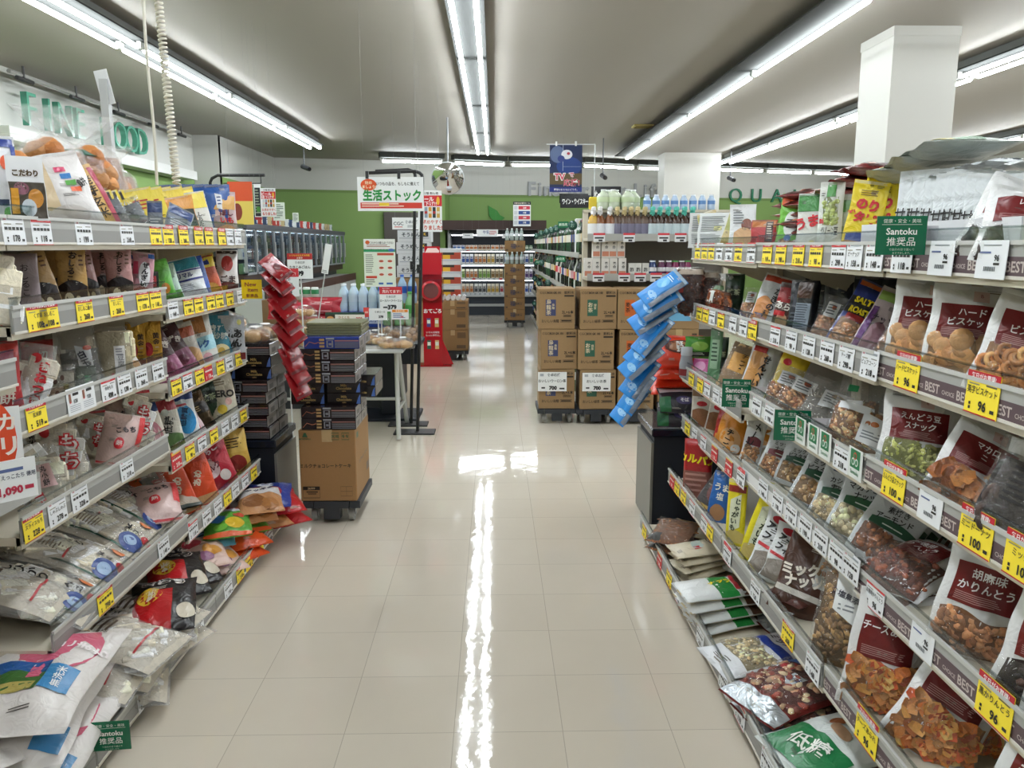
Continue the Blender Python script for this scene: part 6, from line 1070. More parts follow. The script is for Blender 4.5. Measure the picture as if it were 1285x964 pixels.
board('poster', (524, 239, 555, 291), 7.6, 'beer poster hanging behind the black sign stand', 'poster', beer, hang=True); board('poster', (327, 236, 347, 272), 6.4, 'beer poster at the left by the blue cracker bags', 'poster', beer, hang=True)
def wine(w, h, R, E, T): R(-1, 1, .55, 1, '#d8542c'); R(-1, 1, 0, .55, '#e0c860'); E(-.3, .3, .4, .2, '#8a3a2c')
board('poster', (285, 228, 319, 282), 6.2, 'orange and yellow poster behind the blue cracker bags', 'poster', wine, hang=True)
def dark(w, h, R, E, T): R(-.8, .8, .1, .9, '#23252c'); lines(R, -.7, .7, .15, .85, 9, '#9aa48c'); E(.1, .3, .6, .08, '#4a8a3c'); R(-1, 1, 0, .08, '#a02a38')
board('poster', (318, 231, 329, 276), 6.3, 'narrow black poster beside the beer poster', 'poster', dark, hang=True)
t = empty('sign_stand', (-2.0, 6.35, 0)); mb = MB(); a, b, c = atY(267, 282, 6.35), atY(267, 224, 6.35), atY(332, 220, 6.35); o0 = Vector((-2.0, 6.35, 0)); mb.tube([Vector((a.x, 6.35, .01))-o0, Vector((a.x, 6.35, b.z-.03))-o0, Vector((a.x+.015, 6.35, b.z))-o0, Vector((a.x+.06, 6.35, c.z))-o0, c-o0], .012, 'plastic:#141416', 8); mb.tube([c-o0-Vector((.03, 0, 0)), c-o0-Vector((.03, 0, .06))], .004, 'plastic:#141416', 6); mb.tube([c-o0-Vector((.03, 0, .06)), a-o0+Vector((.1, 0, c.z-a.z-.06))], .004, 'plastic:#141416', 6); mb.build('pole', t)
mb = MB(); mb.box((a.x+2.0, 0, .006), (.3, .2, .012), 'plastic:#1c1c1e'); mb.build('base', t); tag(t, 'black sign stand behind the left shelves with posters', 'sign stand', 'black sign stands')
def greenposter(w, h, R, E, T):
    R(-1, 1, .78, 1, '#eceeea'); E(-.75, .93, .14, .04, '#d8642c'); T('これからの備えはどうする?', .15, .92, .06, '#3a3a38', .02, mw=1.5); lines(R, -.8, .8, .82, .88, 2, '#9a5a4a'); R(-1, 1, .73, .79, '#3a9a68'); E(.75, .77, .2, .03, '#4a74b8'); R(-.98, .98, .02, .72, '#dfe8d8')
    R(-.15, .9, .66, .71, '#c8503c', .0003); lines(R, -.9, -.3, .28, .68, 10, '#8a8f86')
    for u in (-.1, .45):
        for v in (.5, .36, .22): R(u, u+.42, v, v+.1, '#e8e6da', .0003); E(u+.2, v+.04, .15, .025, '#b8543c', .0006)
    R(-.9, -.2, .18, .23, '#c8402c', .0003); R(-.1, .2, .05, .09, '#3a6ab0', .0003); R(.4, .8, .05, .09, '#3a6ab0', .0003); lines(R, -.9, -.3, .03, .16, 3, '#6a6f68')
board('poster', (456, 300, 497, 360), 6.0, 'white and pale green leaflet poster above the bread table', 'poster', greenposter, pole=0.655)
def pop(price, name, head='売れてます!'):
    def f(w, h, R, E, T):
        R(-1, 1, .70, 1, '#c9303a'); T('Best Seller', -.4, .94, .07, '#f0dcdc', .0, mw=1); T(head, .05, .81, .14, '#f6ecec', .04); T('食卓応援', 0, .60, .10, '#5a5f66', .01); T(name, 0, .44, .10, '#22242a', .03); T(price, .1, .18, .24, '#1c1c20', .06); R(-.7, -.3, .14, .2, '#33363c')
    return f
board('price_sign', (476, 360, 505, 391), 5.95, 'white and red sign priced 379 above the bread table', 'sign', pop('379', 'ロースハーフベーコン'), pole=0.655)
board('price_sign', (340, 337, 376, 372), 4.75, 'white and red sign priced 298 behind the red pouches', 'sign', pop('298', 'よりどり1品'), group=None, pole=0.0)
def pop2(w, h, R, E, T): R(-1, 1, .76, 1, '#b0282c'); T('いつものおかず大作戦', 0, .92, .08, '#e8c83c', .02); T('お買得', 0, .82, .08, '#e8d8c8', .02); T('食卓応援', 0, .64, .1, '#5a5f66', .01); T('たきこみごはん', 0, .46, .12, '#22242a', .03); T('99', .0, .22, .26, '#1c1c20', .06)
board('price_sign', (360, 318, 393, 350), 5.2, 'white sign with dark red header priced 99', 'sign', pop2, pole=0.0)
def pop3(w, h, R, E, T): R(-1, 1, .82, 1, '#2a4a3c'); R(-1, -.5, .0, .82, '#3a2c24'); E(-.75, .45, .2, .25, '#c98f52'); R(-.5, 1, 0, .82, '#e6e2da', .0002); T('ひとくち', -.05, .6, .22, '#a8742c', .02); T('パンロール', -.05, .32, .2, '#a8742c', .02); T('250', .72, .5, .32, '#c8303a', .05)
board('price_sign', (408, 392, 458, 408), 5.5, 'green topped sign priced 250 over the bread', 'sign', pop3, pole=0.655)
def pop4(w, h, R, E, T): R(-.9, .9, .7, .95, '#e88a2c'); T('今月の1品', 0, .82, .2, '#fff4d8', .04); lines(R, -.8, .8, .1, .6, 4, '#4a6aa0'); T('398', .2, .25, .2, '#c8402c', .03)
board('price_sign', (491, 388, 513, 401), 5.9, 'small white and orange sign over the bread', 'sign', pop4, pole=0.655)
def pop5(w, h, R, E, T): T('食卓ロール', .2, .7, .18, '#1c2024', .04); T('278', .3, .3, .26, '#1c2024', .05)
board('price_sign', (463, 387, 486, 402), 5.9, 'tilted white sign over the bread', 'sign', pop5, tilt=0, yaw=6, pole=0.655); 
def redc(w, h, R, E, T): R(-.5, .5, .4, .6, '#e8b0a8')
board('price_sign', (456, 386, 464, 398), 5.92, 'small plain red sign over the bread', 'sign', redc, 'paper:#d8403c', pole=0.655)
def strip(w, h, R, E, T): lines(R, -.8, .8, .02, .12, 2, '#8a8a8a')
o = board('price_sign', (405, 306, 415, 344), 6.4, 'tall white paper strip leaning behind the red packets', 'sign', strip, tilt=6, pole=0.642)
o.rotation_euler.y = .2
# packs on the promotional table behind the bread
t = empty('promotion_table', (-1.75, 7.15, 0)); mb = MB(); mb.box((0, 0, .62), (1.9, .9, .04), 'plastic:#2a2c34'); mb.build('tabletop', t); mb = MB(); mb.box((0, 0, .3), (1.84, .84, .6), 'plastic:#23252c'); mb.build('body', t); tag(t, 'dark table of bottled water and red packets behind the bread', 'display table')
proto('redpack', 'food_pack', 'pack of food', 'pillow', .5, '#a81c30', [('R', -.6, .6, .55, .75, '#c4505c'), ('L', -.5, .5, .58, .72, 2, '#f0dcdc'), ('L', -.7, .7, .2, .3, 1, '#e0b0b4')])
for i, (px, py, Y, w_, h_) in enumerate(((402, 388, 6.9, .34, .17), (382, 398, 6.75, .30, .14), (360, 400, 6.7, .3, .14), (412, 404, 6.72, .26, .14), (432, 394, 6.8, .30, .12))):
    p = atY(px, py, Y); o = bag(PR['redpack'], w_, h_, (p.x, Y, .642+(.12 if i in (0, 2) else 0)), (-.2, 0, .1*i), i); pend(o, 'dark red food pack', 'on the dark promotion table', 'food pack')
def bottle(r, h, liq, label, cap, neck=.35, n=12, body='pane:#dfe9f2'):
    mb = MB(); nr = r*neck; mb.lathe([(0, .002), (r*.9, .0), (r, h*.04), (r, h*.30), (r*.94, h*.34), (r, h*.38), (r, h*.62), (r*.85, h*.72), (nr*1.2, h*.86), (nr, h*.90), (nr, h*.93)], body, n); me = mb
    mb.lathe([(r*1.01, h*.36), (r*1.01, h*.60)], 'ink:'+label, n)
    mb.lathe([(nr*1.15, h*.92), (nr*1.15, h*.995), (0, h)], 'plastic:'+cap, n)
    return mb.mesh('bottle')
WB = bottle(.042, .25, None, '#c4d4e2', '#e6ecf2', body='gloss:#c0d4e4')
def thingcopy(name, me, loc, lb, where, cat, grp, rz=0): o = link(name, me, None, loc, (0, 0, rz)); PEND.append((o, lb, where)); tag(o, None, cat, grp); return o
for i in range(5):
    for k in range(2): thingcopy('water_bottle', WB, (-1.36+.088*i, 7.32+.09*k, .642+.13), 'pale blue water bottle', 'on the dark promotion table', 'bottle', 'water bottles on the promotion table')
mb = MB(); mb.box((0, 0, .065), (.46, .28, .13), 'film:#1f3f94'); mb.quad((-.05, -.1406, .03), (.2, -.1406, .03), (.2, -.1406, .1), (-.05, -.1406, .1), 'ink:#c8d4ea'); mb.text('天然水', (.08, -.142, .066), (1, 0, 0), (0, 0, 1), .05, 'ink:#1f3f94', .03); o = mb.build('bottle_tray', None, (-1.19, 7.36, .642)); tag(o, 'blue shrink-wrapped tray under the water bottles', 'tray')
GB = bottle(.045, .30, None, '#4a9a4a', '#3a8a3c', body='gloss:#7fae7c')
for i in range(3): thingcopy('tea_bottle', GB, (-.95+.1*i, 7.2, .66), 'green tea bottle', 'on the dark promotion table', 'bottle', 'green tea bottles on the promotion table')
CB_ = bottle(.042, .26, None, '#2a58b0', '#2a58b0', body='gloss:#9ab4d0')
for i in range(4): thingcopy('blue_bottle', CB_, (-1.02+.09*i, 7.42, .84), 'blue capped bottle', 'on the dark promotion table', 'bottle', 'blue capped bottles on the promotion table')
mb = MB(); mb.box((0, 0, .1), (.40, .28, .2), 'card:#9a7a52'); o = mb.build('carton', None, (-.88, 7.5, .642)); tag(o, 'brown carton under the blue capped bottles', 'cardboard box')
for i in range(6):
    mb = MB(); mb.lathe([(0, 0), (.034, 0), (.034, .10), (.03, .11), (0, .11)], 'plastic:#d8dcd8', 12); mb.lathe([(.0345, .05), (.0345, .09)], 'ink:#3a8a58', 12); o = mb.build('rice_cup', None, (-1.98+.075*i, 7.3, .642+.24)); PEND.append((o, 'white and green cup', 'on the dark promotion table')); tag(o, None, 'cup', 'cups on the promotion table')
mb = MB(); mb.box((0, 0, .12), (.52, .2, .24), 'card:#8a6a48'); o = mb.build('carton', None, (-1.8, 7.32, .642)); tag(o, 'brown carton under the white and green cups', 'cardboard box')
# ------------------------------------------------------------------ red promotional stand
t = empty('promotional_stand', (-.70, 9.22, 0)); w = .215
mb = MB(); mb.box((0, 0, .53), (w, .16, 1.06), 'gloss:#b01c26'); y = -.082; X, Z = (1, 0, 0), (0, 0, 1)
mb.text('おてごろ', (0, y, .63), X, Z, .052, 'ink:#f4ecec', .04)
for x in (-.045, .045):
    for z, c in ((.50, '#4a3a7a' if x < 0 else '#c8a86a'), (.25, '#2c5a4a' if x < 0 else '#d8b47a')): mb.quad((x-.022, y, z-.05), (x+.022, y, z-.05), (x+.022, y, z+.05), (x-.022, y, z+.05), 'ink:'+c); mb.quad((x-.018, y-.0006, z-.01), (x+.018, y-.0006, z-.01), (x+.018, y-.0006, z+.03), (x-.018, y-.0006, z+.03), 'ink:#e8e4dc')
mb.text('いろんな味を', (0, y, .39), X, Z, .026, 'ink:#f4ecec', .03); mb.text('もっと手軽に。', (0, y, .355), X, Z, .026, 'ink:#f4ecec', .03); mb.build('body', t)
mb = MB(); mb.box((0, -.02, 1.16), (w+.01, .2, .24), 'gloss:#c01f2a'); mb.build('header_box', t)
mb = MB(); mb.lathe([(.085, 0), (.11, 0), (.112, .012), (.085, .014)], 'gloss:#c8303a', 24); mb.lathe([(0, .004), (.085, .004)], 'gloss:#7a4a4a', 24); o = mb.build('round_window', t, (-.01, -.13, .86), (PI/2, 0, 0)); mb = MB(); mb.box((0, -.02, .86), (w+.03, .2, .26), 'pane:#e8e4e4'); mb.build('clear_case', t)
mb = MB(); mb.box((0, 0, 1.29), (w*.8, .01, .12), 'gloss:#c01f2a'); mb.add([(-.07, -.006, 1.25), (.07, -.006, 1.25), (.08, -.006, 1.30), (.05, -.006, 1.33), (-.05, -.006, 1.33), (-.08, -.006, 1.28)], [(0, 1, 2, 3, 4, 5)], 'ink:#ece6e2'); mb.build('header_card', t)
mb = MB(); mb.add([(w/2, -.06, .02), (w/2+.12, -.06, .02), (w/2, -.06, .3), (w/2, -.05, .02), (w/2+.12, -.05, .02), (w/2, -.05, .3)], [(0, 1, 2), (5, 4, 3), (0, 3, 4, 1), (1, 4, 5, 2)], 'gloss:#b01c26'); mb.build('side_foot', t)
mb = MB(); mb.box((.02, 0, .008), (w+.16, .22, .016), 'gloss:#a01820'); mb.build('base', t); tag(t, 'tall red promotional stand with a round window in the aisle', 'display stand')
# ------------------------------------------------------------------ cartons and packs on a dolly beyond the red stand
dolly((-.50, 9.86, 0), .36, .56, 'dark dolly under plain cartons beyond the red stand', 'plastic:#1c1e22')
def plainc(w, d, h, R, T): R(.3, .85, .62, .9, '#6a5236'); lines(R, .33, .8, .66, .88, 3, '#a9855a'); R(.25, .85, .12, .28, '#5a4630'); R(-.85, -.75, .06, .16, '#4a3a28')
PC = carton(.36, .5, .245, plainc, 'card:#94734a')
for i in range(2): o = link('carton', PC, None, (-.50, 9.86, .118+.247*i)); PEND.append((o, 'plain brown carton', 'on the dark dolly beyond the red stand')); tag(o, None, 'cardboard box', 'cartons beyond the red stand')
o = link('carton', carton(.36, .5, .10, plainc, 'card:#94734a'), None, (-.50, 9.86, .612)); tag(o, 'low open carton of white cans on the dark dolly', 'cardboard box')
mb = MB(); mb.tube([(0, -.08, 0), (0, .08, 0)], .028, 'gloss:#d9dadc', 12); CAN = mb.mesh('can')
for i in range(5):
    for k in range(2): thingcopy('can', CAN, (-.62+.062*i, 9.75+.17*k, .742), 'white can lying down', 'on the low carton beyond the red stand', 'can', 'white cans beyond the red stand')
def yr(w, h, R, E, T): pass
mb = MB(); mb.box((0, 0, .075), (.33, .26, .15), 'film:#c9ccd0', bev=.006); y = -.1312; mb.quad((-.15, y, .02), (.03, y, .02), (.03, y, .10), (-.15, y, .10), 'ink:#d8a82c'); mb.quad((.03, y, .02), (.16, y, .02), (.16, y, .10), (.03, y, .10), 'ink:#a8402c'); mb.quad((-.06, y-.001, .07), (.08, y-.001, .07), (.08, y-.001, .1), (-.06, y-.001, .1), 'ink:#2a2420'); PK = mb.mesh('noodle_pack')
for i in range(4): thingcopy('noodle_pack', PK, (-.58, 10.28, .118+.60+.152*i), 'yellow and red pack in a grey wrap', 'behind the white cans', 'food pack', 'yellow and red packs behind the white cans')
mb = MB(); mb.box((0, 0, .3), (.36, .28, .6), 'card:#8d6d46'); o = mb.build('carton', None, (-.58, 10.28, .118)); tag(o, 'tall carton under the yellow and red packs', 'cardboard box')
dolly((-.58, 10.30, 0), .36, .30, 'dark dolly under the tall carton of yellow and red packs', 'plastic:#1c1e22')
# white boxes of noodles stacked on cartons at the back left
def wb(w, d, h, R, T): R(-.9, .9, .3, .36, '#8a8f96'); T('そうめん', -.2, .62, .4, '#2c3038', .03); R(.45, .85, .45, .9, '#1c1e24'); T('K', .65, .68, .3, '#e0b83c', .03)
WBX = carton(.46, .4, .16, wb, 'card:#c9cbcd', False)
for i in range(4): o = link('carton', WBX, None, (-1.13+.02*(i % 2), 11.6, .92+.162*i)); PEND.append((o, 'white carton with black circle', 'stacked behind the black sign stands')); tag(o, None, 'cardboard box', 'white cartons behind the sign stands')
BC = carton(.42, .42, .30, plainc, 'card:#8f6d44')
for i in range(3):
    for k in range(2): o = link('carton', BC, None, (-1.40+.43*k, 11.5, .002+.303*i)); PEND.append((o, 'brown carton', 'under the white cartons behind the sign stands')); tag(o, None, 'cardboard box', 'brown cartons behind the sign stands')
mb = MB(); mb.box((0, 0, 1.0), (1.1, .05, 2.0), 'plastic:#4a443e'); mb.box((0, -.03, 1.0), (.04, .02, 2.0), 'plastic:#5a544c'); o = mb.build('door_1', None, (-1.62, 16.26, 0), (0, 0, math.atan2(.85, 3.32))); struct(o)
# ------------------------------------------------------------------ milk refrigerator against the back wall
FX0, FX1, FY, FZ = -.90, .86, 16.30, 1.66
t = empty('refrigerated_cabinet', ((FX0+FX1)/2, FY, 0)); fw = FX1-FX0
mb = MB(); mb.box((0, .62, FZ/2), (fw, .04, FZ), 'plastic:#2c3038'); [mb.box((s*fw/2, .32, FZ/2), (.05, .64, FZ), 'plastic:#b9bcbe') for s in (-1, 1)]; mb.box((0, .32, FZ-.03), (fw, .64, .08), 'plastic:#26282e'); mb.build('body', t)
mb = MB(); mb.box((0, -.0, FZ+.09), (fw+.3, .6, .18), 'plastic:#3a2622'); mb.build('canopy', t)
mb = MB(); mb.box((0, -.05, .15), (fw, .5, .3), 'plastic:#2a323c'); mb.box((0, -.31, .20), (fw, .03, .05), 'brushed:#b4b8ba'); mb.box((0, -.30, .38), (fw, .05, .03), 'brushed:#c9ccce'); mb.box((0, -.26, .30), (fw, .03, .14), 'plastic:#2a323c'); mb.build('front_panel', t)
m = MB(); m.box((0, .04, FZ-.10), (fw-.1, .03, .02), 'coolemit:#f2f8ff'); m.build('light', t)
FS = [.40, .685, .985, 1.265]
for i, z in enumerate(FS):
    mb = MB(); d = .62-(.2 if i else 0)*(1 if i else 0)-.02*i; mb.box((0, .62-d/2, z-.012), (fw-.06, d, .018), 'plastic:#c4c8ca'); mb.box((0, .62-d-.004, z-.0), (fw-.06, .008, .045), 'plastic:#b9c0c4'); sh = mb.build('shelf', t)
    if i: m = MB(); m.box((0, .62-d+.02, z-.03), (fw-.1, .02, .012), 'coolemit:#f2f8ff'); m.build('light', sh)
    r = random.Random(i); mb = MB(); x = -fw/2+.06
    while x < fw/2-.1: mb.quad((x, .62-d-.009, z-.018), (x+.06, .62-d-.009, z-.018), (x+.06, .62-d-.009, z+.02), (x, .62-d-.009, z+.02), 'paper:#e2e4e6' if r.random() > .15 else 'paper:#d8444a'); x += .08+r.random()*.03
    mb.build('price_strip', sh)
tag(t, 'open milk refrigerator with lit shelves against the green back wall', 'refrigerator')
def box_mesh(w, d, h, c, c2, gable=True):
    mb = MB(); mb.box((0, 0, h*.42), (w, d, h*.84), 'paper:'+c)
    if gable: mb.add([(-w/2, -d/2, h*.84), (w/2, -d/2, h*.84), (w/2, d/2, h*.84), (-w/2, d/2, h*.84), (-w/2, 0, h*.97), (w/2, 0, h*.97)], [(0, 1, 5, 4), (2, 3, 4, 5), (1, 2, 5), (3, 0, 4)], 'paper:'+c); mb.box((0, 0, h*.97), (w, .004, h*.08), 'paper:'+c)
    mb.quad((-w*.42, -d/2-.001, h*.2), (w*.42, -d/2-.001, h*.2), (w*.42, -d/2-.001, h*.55), (-w*.42, -d/2-.001, h*.55), 'ink:'+c2); mb.quad((-w*.3, -d/2-.001, h*.62), (w*.3, -d/2-.001, h*.62), (w*.3, -d/2-.001, h*.72), (-w*.3, -d/2-.001, h*.72), 'ink:'+c2)
    return mb.mesh('drink_carton')
DK = [box_mesh(.07, .07, .20, *c) for c in (('#e2e4e8', '#3a5aa8'), ('#dfe2e0', '#4a9a6a'), ('#e4dcc8', '#c8a03c'), ('#e2d8c8', '#c87a3c'), ('#e8e6e4', '#b0404a'), ('#3c5aa8', '#e0e4ec'), ('#c8d0a8', '#7aa84a'), ('#e0dce4', '#5a3a7a'), ('#d8c8a8', '#8a6a3c'), ('#e6e8ea', '#7a9ac0'), ('#e4e4e0', '#4a4a4a'))]
DS = [box_mesh(.075, .06, .12, c, d, False) for c, d in (('#e0e0e4', '#3a6ab0'), ('#c8404a', '#e8d8d8'), ('#4a3a6a', '#c8c0d8'), ('#d8c8b0', '#8a5a3c'), ('#3a6a4a', '#d0dcc8'), ('#e8e4dc', '#c8783c'))]
for i, z in enumerate(FS):
    r = random.Random(40+i); x = FX0+.1; k = None; cnt = 0; fy = FY+(.06 if i == 0 else .26)
    while x < FX1-.08:
        if cnt <= 0: k = r.choice(DS if i == 3 else DK); cnt = r.choice((2, 3, 3, 4))
        thingcopy('drink_carton', k, (x, fy, z+.002), 'drink carton', ('on the lowest', 'on the third', 'on the second', 'on the top')[i]+' shelf of the milk refrigerator', 'drink carton', 'cartons in the milk refrigerator'); cnt -= 1; x += .082+(.01 if cnt == 0 else 0)
def milk(w, h, R, E, T): T('牛乳', -.1, .6, .5, '#3a4a8a', .03); lines(R, .2, .9, .2, .8, 3, '#c8646a')
board('hanging_sign', (598, 288, 625, 297), 16.0, 'small white milk sign over the refrigerator', 'sign', milk, hang=True)
def blank(w, h, R, E, T): lines(R, -.6, .6, .3, .7, 1, '#8a8e92')
board('hanging_sign', (580, 293, 594, 299), 16.0, 'blank white card left of the milk sign', 'sign', blank, hang=True); board('hanging_sign', (630, 294, 641, 299), 16.0, 'blank white card right of the milk sign', 'sign', blank, hang=True)
def leafsign(): pass
mb = MB(); p0 = atY(613, 253, 17.25); n = 12; pts = []
LEAF = [(613, 260), (614, 271), (622, 279), (631, 276), (634, 273), (628, 270), (624, 264), (618, 261), (613, 258)]
P_ = [atY(x, y, 17.26) for x, y in LEAF]; c = P_[0]; vs_ = [(p.x-c.x, 0, p.z-c.z) for p in P_]; N = len(vs_)
mb.add(vs_+[(x, .03, z) for x, y, z in vs_], [tuple(range(N)), tuple(range(2*N-1, N-1, -1))]+[(i, N+i, N+(i+1) % N, (i+1) % N) for i in range(N)], 'paint:#3f8f3c'); o = mb.build('leaf_ornament', None, (c.x, 17.11+.2067*(c.x+1), c.z), (0, 0, .2)); tag(o, 'green leaf ornament on the back wall above the milk refrigerator', 'wall ornament')
def sale(w, h, R, E, T):
    R(-1, 1, .87, 1, '#23242a'); T('冷凍食品 値引セール', 0, .935, .07, '#f0e8d0', .02)
    for i in range(4): R(-.9, -.5, .07+.2*i, .23+.2*i, '#c9ccd0'); R(-.4, .9, .08+.2*i, .22+.2*i, '#c83a4a' if i % 2 else '#2c4a8a'); T(('198', '298', '158', '268')[i], .3, .15+.2*i, .09, '#f4f0ec', .03, e=.0016)
board('poster', (644, 253, 666, 284), 15.9, 'sale poster with dark header hanging beyond the refrigerator', 'poster', sale, hang=True)
# carton tower with bottles in front of the refrigerator
def fuku(w, d, h, R, T): T('福', -.2, .5, .5, '#2c3450', .05); T('純米酒', .35, .5, .25, '#2c3038', .02); R(-.9, -.7, .1, .25, '#5a4630')
FK = carton(.34, .36, .185, fuku, 'card:#8b6a42'); X_, Y_ = .335, 13.75
dolly((X_, Y_, 0), .34, .38, 'dark dolly under the tower of brown sake cartons', 'plastic:#1c1e22')
for i in range(5): o = link('carton', FK, None, (X_, Y_, .118+.187*i)); PEND.append((o, 'brown sake carton', 'in the tower before the refrigerator')); tag(o, None, 'cardboard box', 'sake cartons before the refrigerator')
SB = bottle(.035, .2, None, '#c9d0d4', '#d8dcd8', body='gloss:#9aa8a4')
for i in range(4): thingcopy('bottle', SB, (X_-.12+.08*i, Y_-.1, .118+.935+.001), 'clear sake bottle', 'on the sake carton tower', 'bottle', 'bottles on the sake carton tower')
o = link('carton', FK, None, (X_+.01, Y_+.14, .118+.935+.2)); tag(o, 'brown sake carton topmost, above the clear bottles', 'cardboard box')
for i in range(4): thingcopy('bottle', SB, (X_-.12+.08*i, Y_+.1, .118+.935+.2+.19), 'clear sake bottle', 'on the topmost sake carton', 'bottle', 'bottles on the topmost sake carton')
mb = MB(); mb.box((0, 0, .1), (.3, .18, .2), 'card:#8b6a42'); o = mb.build('carton', None, (X_+.01, Y_+.16, .118+.935)); tag(o, 'carton behind the clear sake bottles', 'cardboard box')
# ------------------------------------------------------------------ liquor shelving along the far right of the aisle
def lx(y): return .70+(.72-.70)*0
LQ0, LQ1, LQX, LQB = 6.75, 15.6, .70, 1.1
LZ = [.03, .52, .93, 1.27]
bays = 4; L_ = (LQ1-LQ0)/bays
for b in range(bays):
    y0 = LQ0+L_*b; t = empty('liquor_shelving', (LQX, y0+L_/2, 0)); mb = MB(); mb.box((LQB-LQX, 0, .76), (.04, L_-.01, 1.52), 'plastic:#5a5650'); mb.build('back_panel', t)
    for e in (-1, 1): mb = MB(); mb.box((LQB-LQX-.05, e*(L_/2-.03), .76), (.06, .04, 1.52), BEIGE); mb.build('upright', t)
    for z in LZ: mb = MB(); mb.box(((LQB-LQX)/2, 0, z), (LQB-LQX, L_-.01, .02), BEIGE); mb.box((-.004, 0, z+.01), (.008, L_-.01, .045), RAIL); mb.build('shelf', t)
    PEND.append((t, 'shelving bay of liquor bottles', 'along the right of the aisle')); tag(t, None, 'shelf unit', 'liquor shelving bays')
def glassb(col, lab, cap, r=.038, h=.3): return bottle(r, h, None, lab, cap, .38, 10, 'gloss:'+col)
LB = [glassb(*c) for c in (('#1c2a20', '#d8d4c4', '#8c2a2a'), ('#141416', '#c9a24a', '#c9a24a'), ('#3a5a3c', '#e0e0d8', '#2a2a2a'), ('#16241c', '#d8c8a8', '#1c1c1c'), ('#c9ccc8', '#c8404a', '#d8d8d8'), ('#20261c', '#e8e4dc', '#7a1c2a'), ('#101418', '#d8a8b0', '#2a2a2c'), ('#1a1a24', '#2c4a8a', '#c8c8cc'), ('#2a4a34', '#e4e0d4', '#b0a070'))]
r = random.Random(11)
for zi, z in enumerate(LZ):
    y = LQ0+.12
    while y < LQ1-.1:
        step = .105 if y < 9.5 else .16 if y < 12 else .26
        thingcopy('liquor_bottle', r.choice(LB), (LQX+.07+r.uniform(-.01, .02), y, z+.012), 'liquor bottle', ('on the bottom', 'on the third', 'on the second', 'on the top')[zi]+' liquor shelf', 'bottle', 'liquor bottles along the aisle'); y += step
mb = MB(); mb.lathe([(0, 0), (.042, 0), (.042, .003), (0, .003)], 'gloss:#2a5248', 20); mb.text('お', (0, 0, .0036), (1, 0, 0), (0, 1, 0), .04, 'ink:#8fb8a8', .0); RD = mb.mesh('round_shelf_tag')
for i, (px, py) in enumerate(((673, 296), (679, 293), (686, 291), (692, 289), (698, 287), (706, 284), (718, 283), (673, 330), (680, 330), (671, 350), (677, 356), (688, 355), (671, 381))):
    Y = yat(px, LQX-.03, 1.2); p = atY(px, py, Y); o = link('round_shelf_tag', RD, None, (LQX-.03, Y, p.z), (PI/2, 0, -.4)); PEND.append((o, 'round dark green shelf tag', 'on the liquor shelves')); tag(o, None, 'shelf tag', 'round green tags on the liquor shelves')
mb = MB(); mb.box((0, 0, 0), (.11, .003, .06), 'gloss:#1f6a4a'); mb.text('新発売', (0, -.002, 0), (1, 0, 0), (0, 0, 1), .03, 'ink:#c8e0d0', .02); GT = mb.mesh('shelf_card')
for px, py in ((677, 329), (704, 325), (707, 282)): Y = yat(px, LQX-.03, 1.2); p = atY(px, py, Y); o = link('shelf_card', GT, None, (LQX-.035, Y, p.z), (0, 0, -.5)); PEND.append((o, 'rectangular green shelf card', 'on the liquor shelves')); tag(o, None, 'shelf tag', 'green cards on the liquor shelves')
mb = MB(); mb.box((0, 0, .16), (.22, .16, .32), 'paper:#d6d6d8', bev=.004); mb.box((0, -.081, .16), (.002, .002, .3), 'ink:#8a8a8c'); o = mb.build('gift_box', None, (.86, 7.6, 1.282)); tag(o, 'white gift box on top of the liquor shelves', 'box')
mb = MB(); mb.box((0, 0, .13), (.12, .12, .26), 'paper:#2c3a4a'); o = mb.build('gift_box', None, (.84, 8.6, 1.282)); tag(o, 'dark gift box on top of the liquor shelves', 'box')
# end unit that faces the aisle
EX0, EX1, EYF, EYB = .72, 1.92, 6.55, 6.74
t = empty('end_shelving', (EX0, EYF, 0)); w = EX1-EX0
mb = MB(); mb.box((w/2, .19, .82), (w, .03, 1.64), 'plastic:#75706a'); mb.build('back_panel', t)
for x in (.02, w-.02): mb = MB(); mb.box((x, .15, .82), (.04, .05, 1.64), BEIGE); mb.build('upright', t)
mb = MB(); mb.box((w/2, .15, 1.635), (w, .08, .02), BEIGE); mb.build('top_cap', t)
for z in (1.405, 1.10, .72, .06): mb = MB(); mb.box((w/2, -.02, z), (w, .38, .022), BEIGE); mb.box((w/2, -.214, z+.016), (w, .006, .055), RAIL); mb.build('shelf', t)
tag(t, 'end shelving unit facing the aisle, spray bottles and drink boxes on it', 'shelf unit')
def spray(c, lab, cap, kind=0):
    mb = MB(); mb.lathe([(0, 0), (.041, 0), (.043, .01), (.043, .125), (.034, .155), (.018, .175), (.017, .19)], 'gloss:'+c, 14); mb.lathe([(.0435, .025), (.0435, .11)], 'ink:'+lab, 14); mb.lathe([(.02, .18), (.021, .205), (0, .206)], 'plastic:'+cap, 10)
    mb.box((.0, -.012, .222), (.03, .075, .036), 'plastic:'+cap, bev=.008); mb.box((0, -.03, .19), (.012, .012, .04), 'plastic:'+cap, rx=.5)
    return mb.mesh('spray_bottle')
SP = [spray('#7a4a2c', '#dfe2e8', '#e2e2e4'), spray('#5a463a', '#77748a', '#c9b88a'), spray('#3a2418', '#c4d4da', '#5ac0b0'), spray('#c9a24a', '#e4e4e6', '#e2e2e4')]
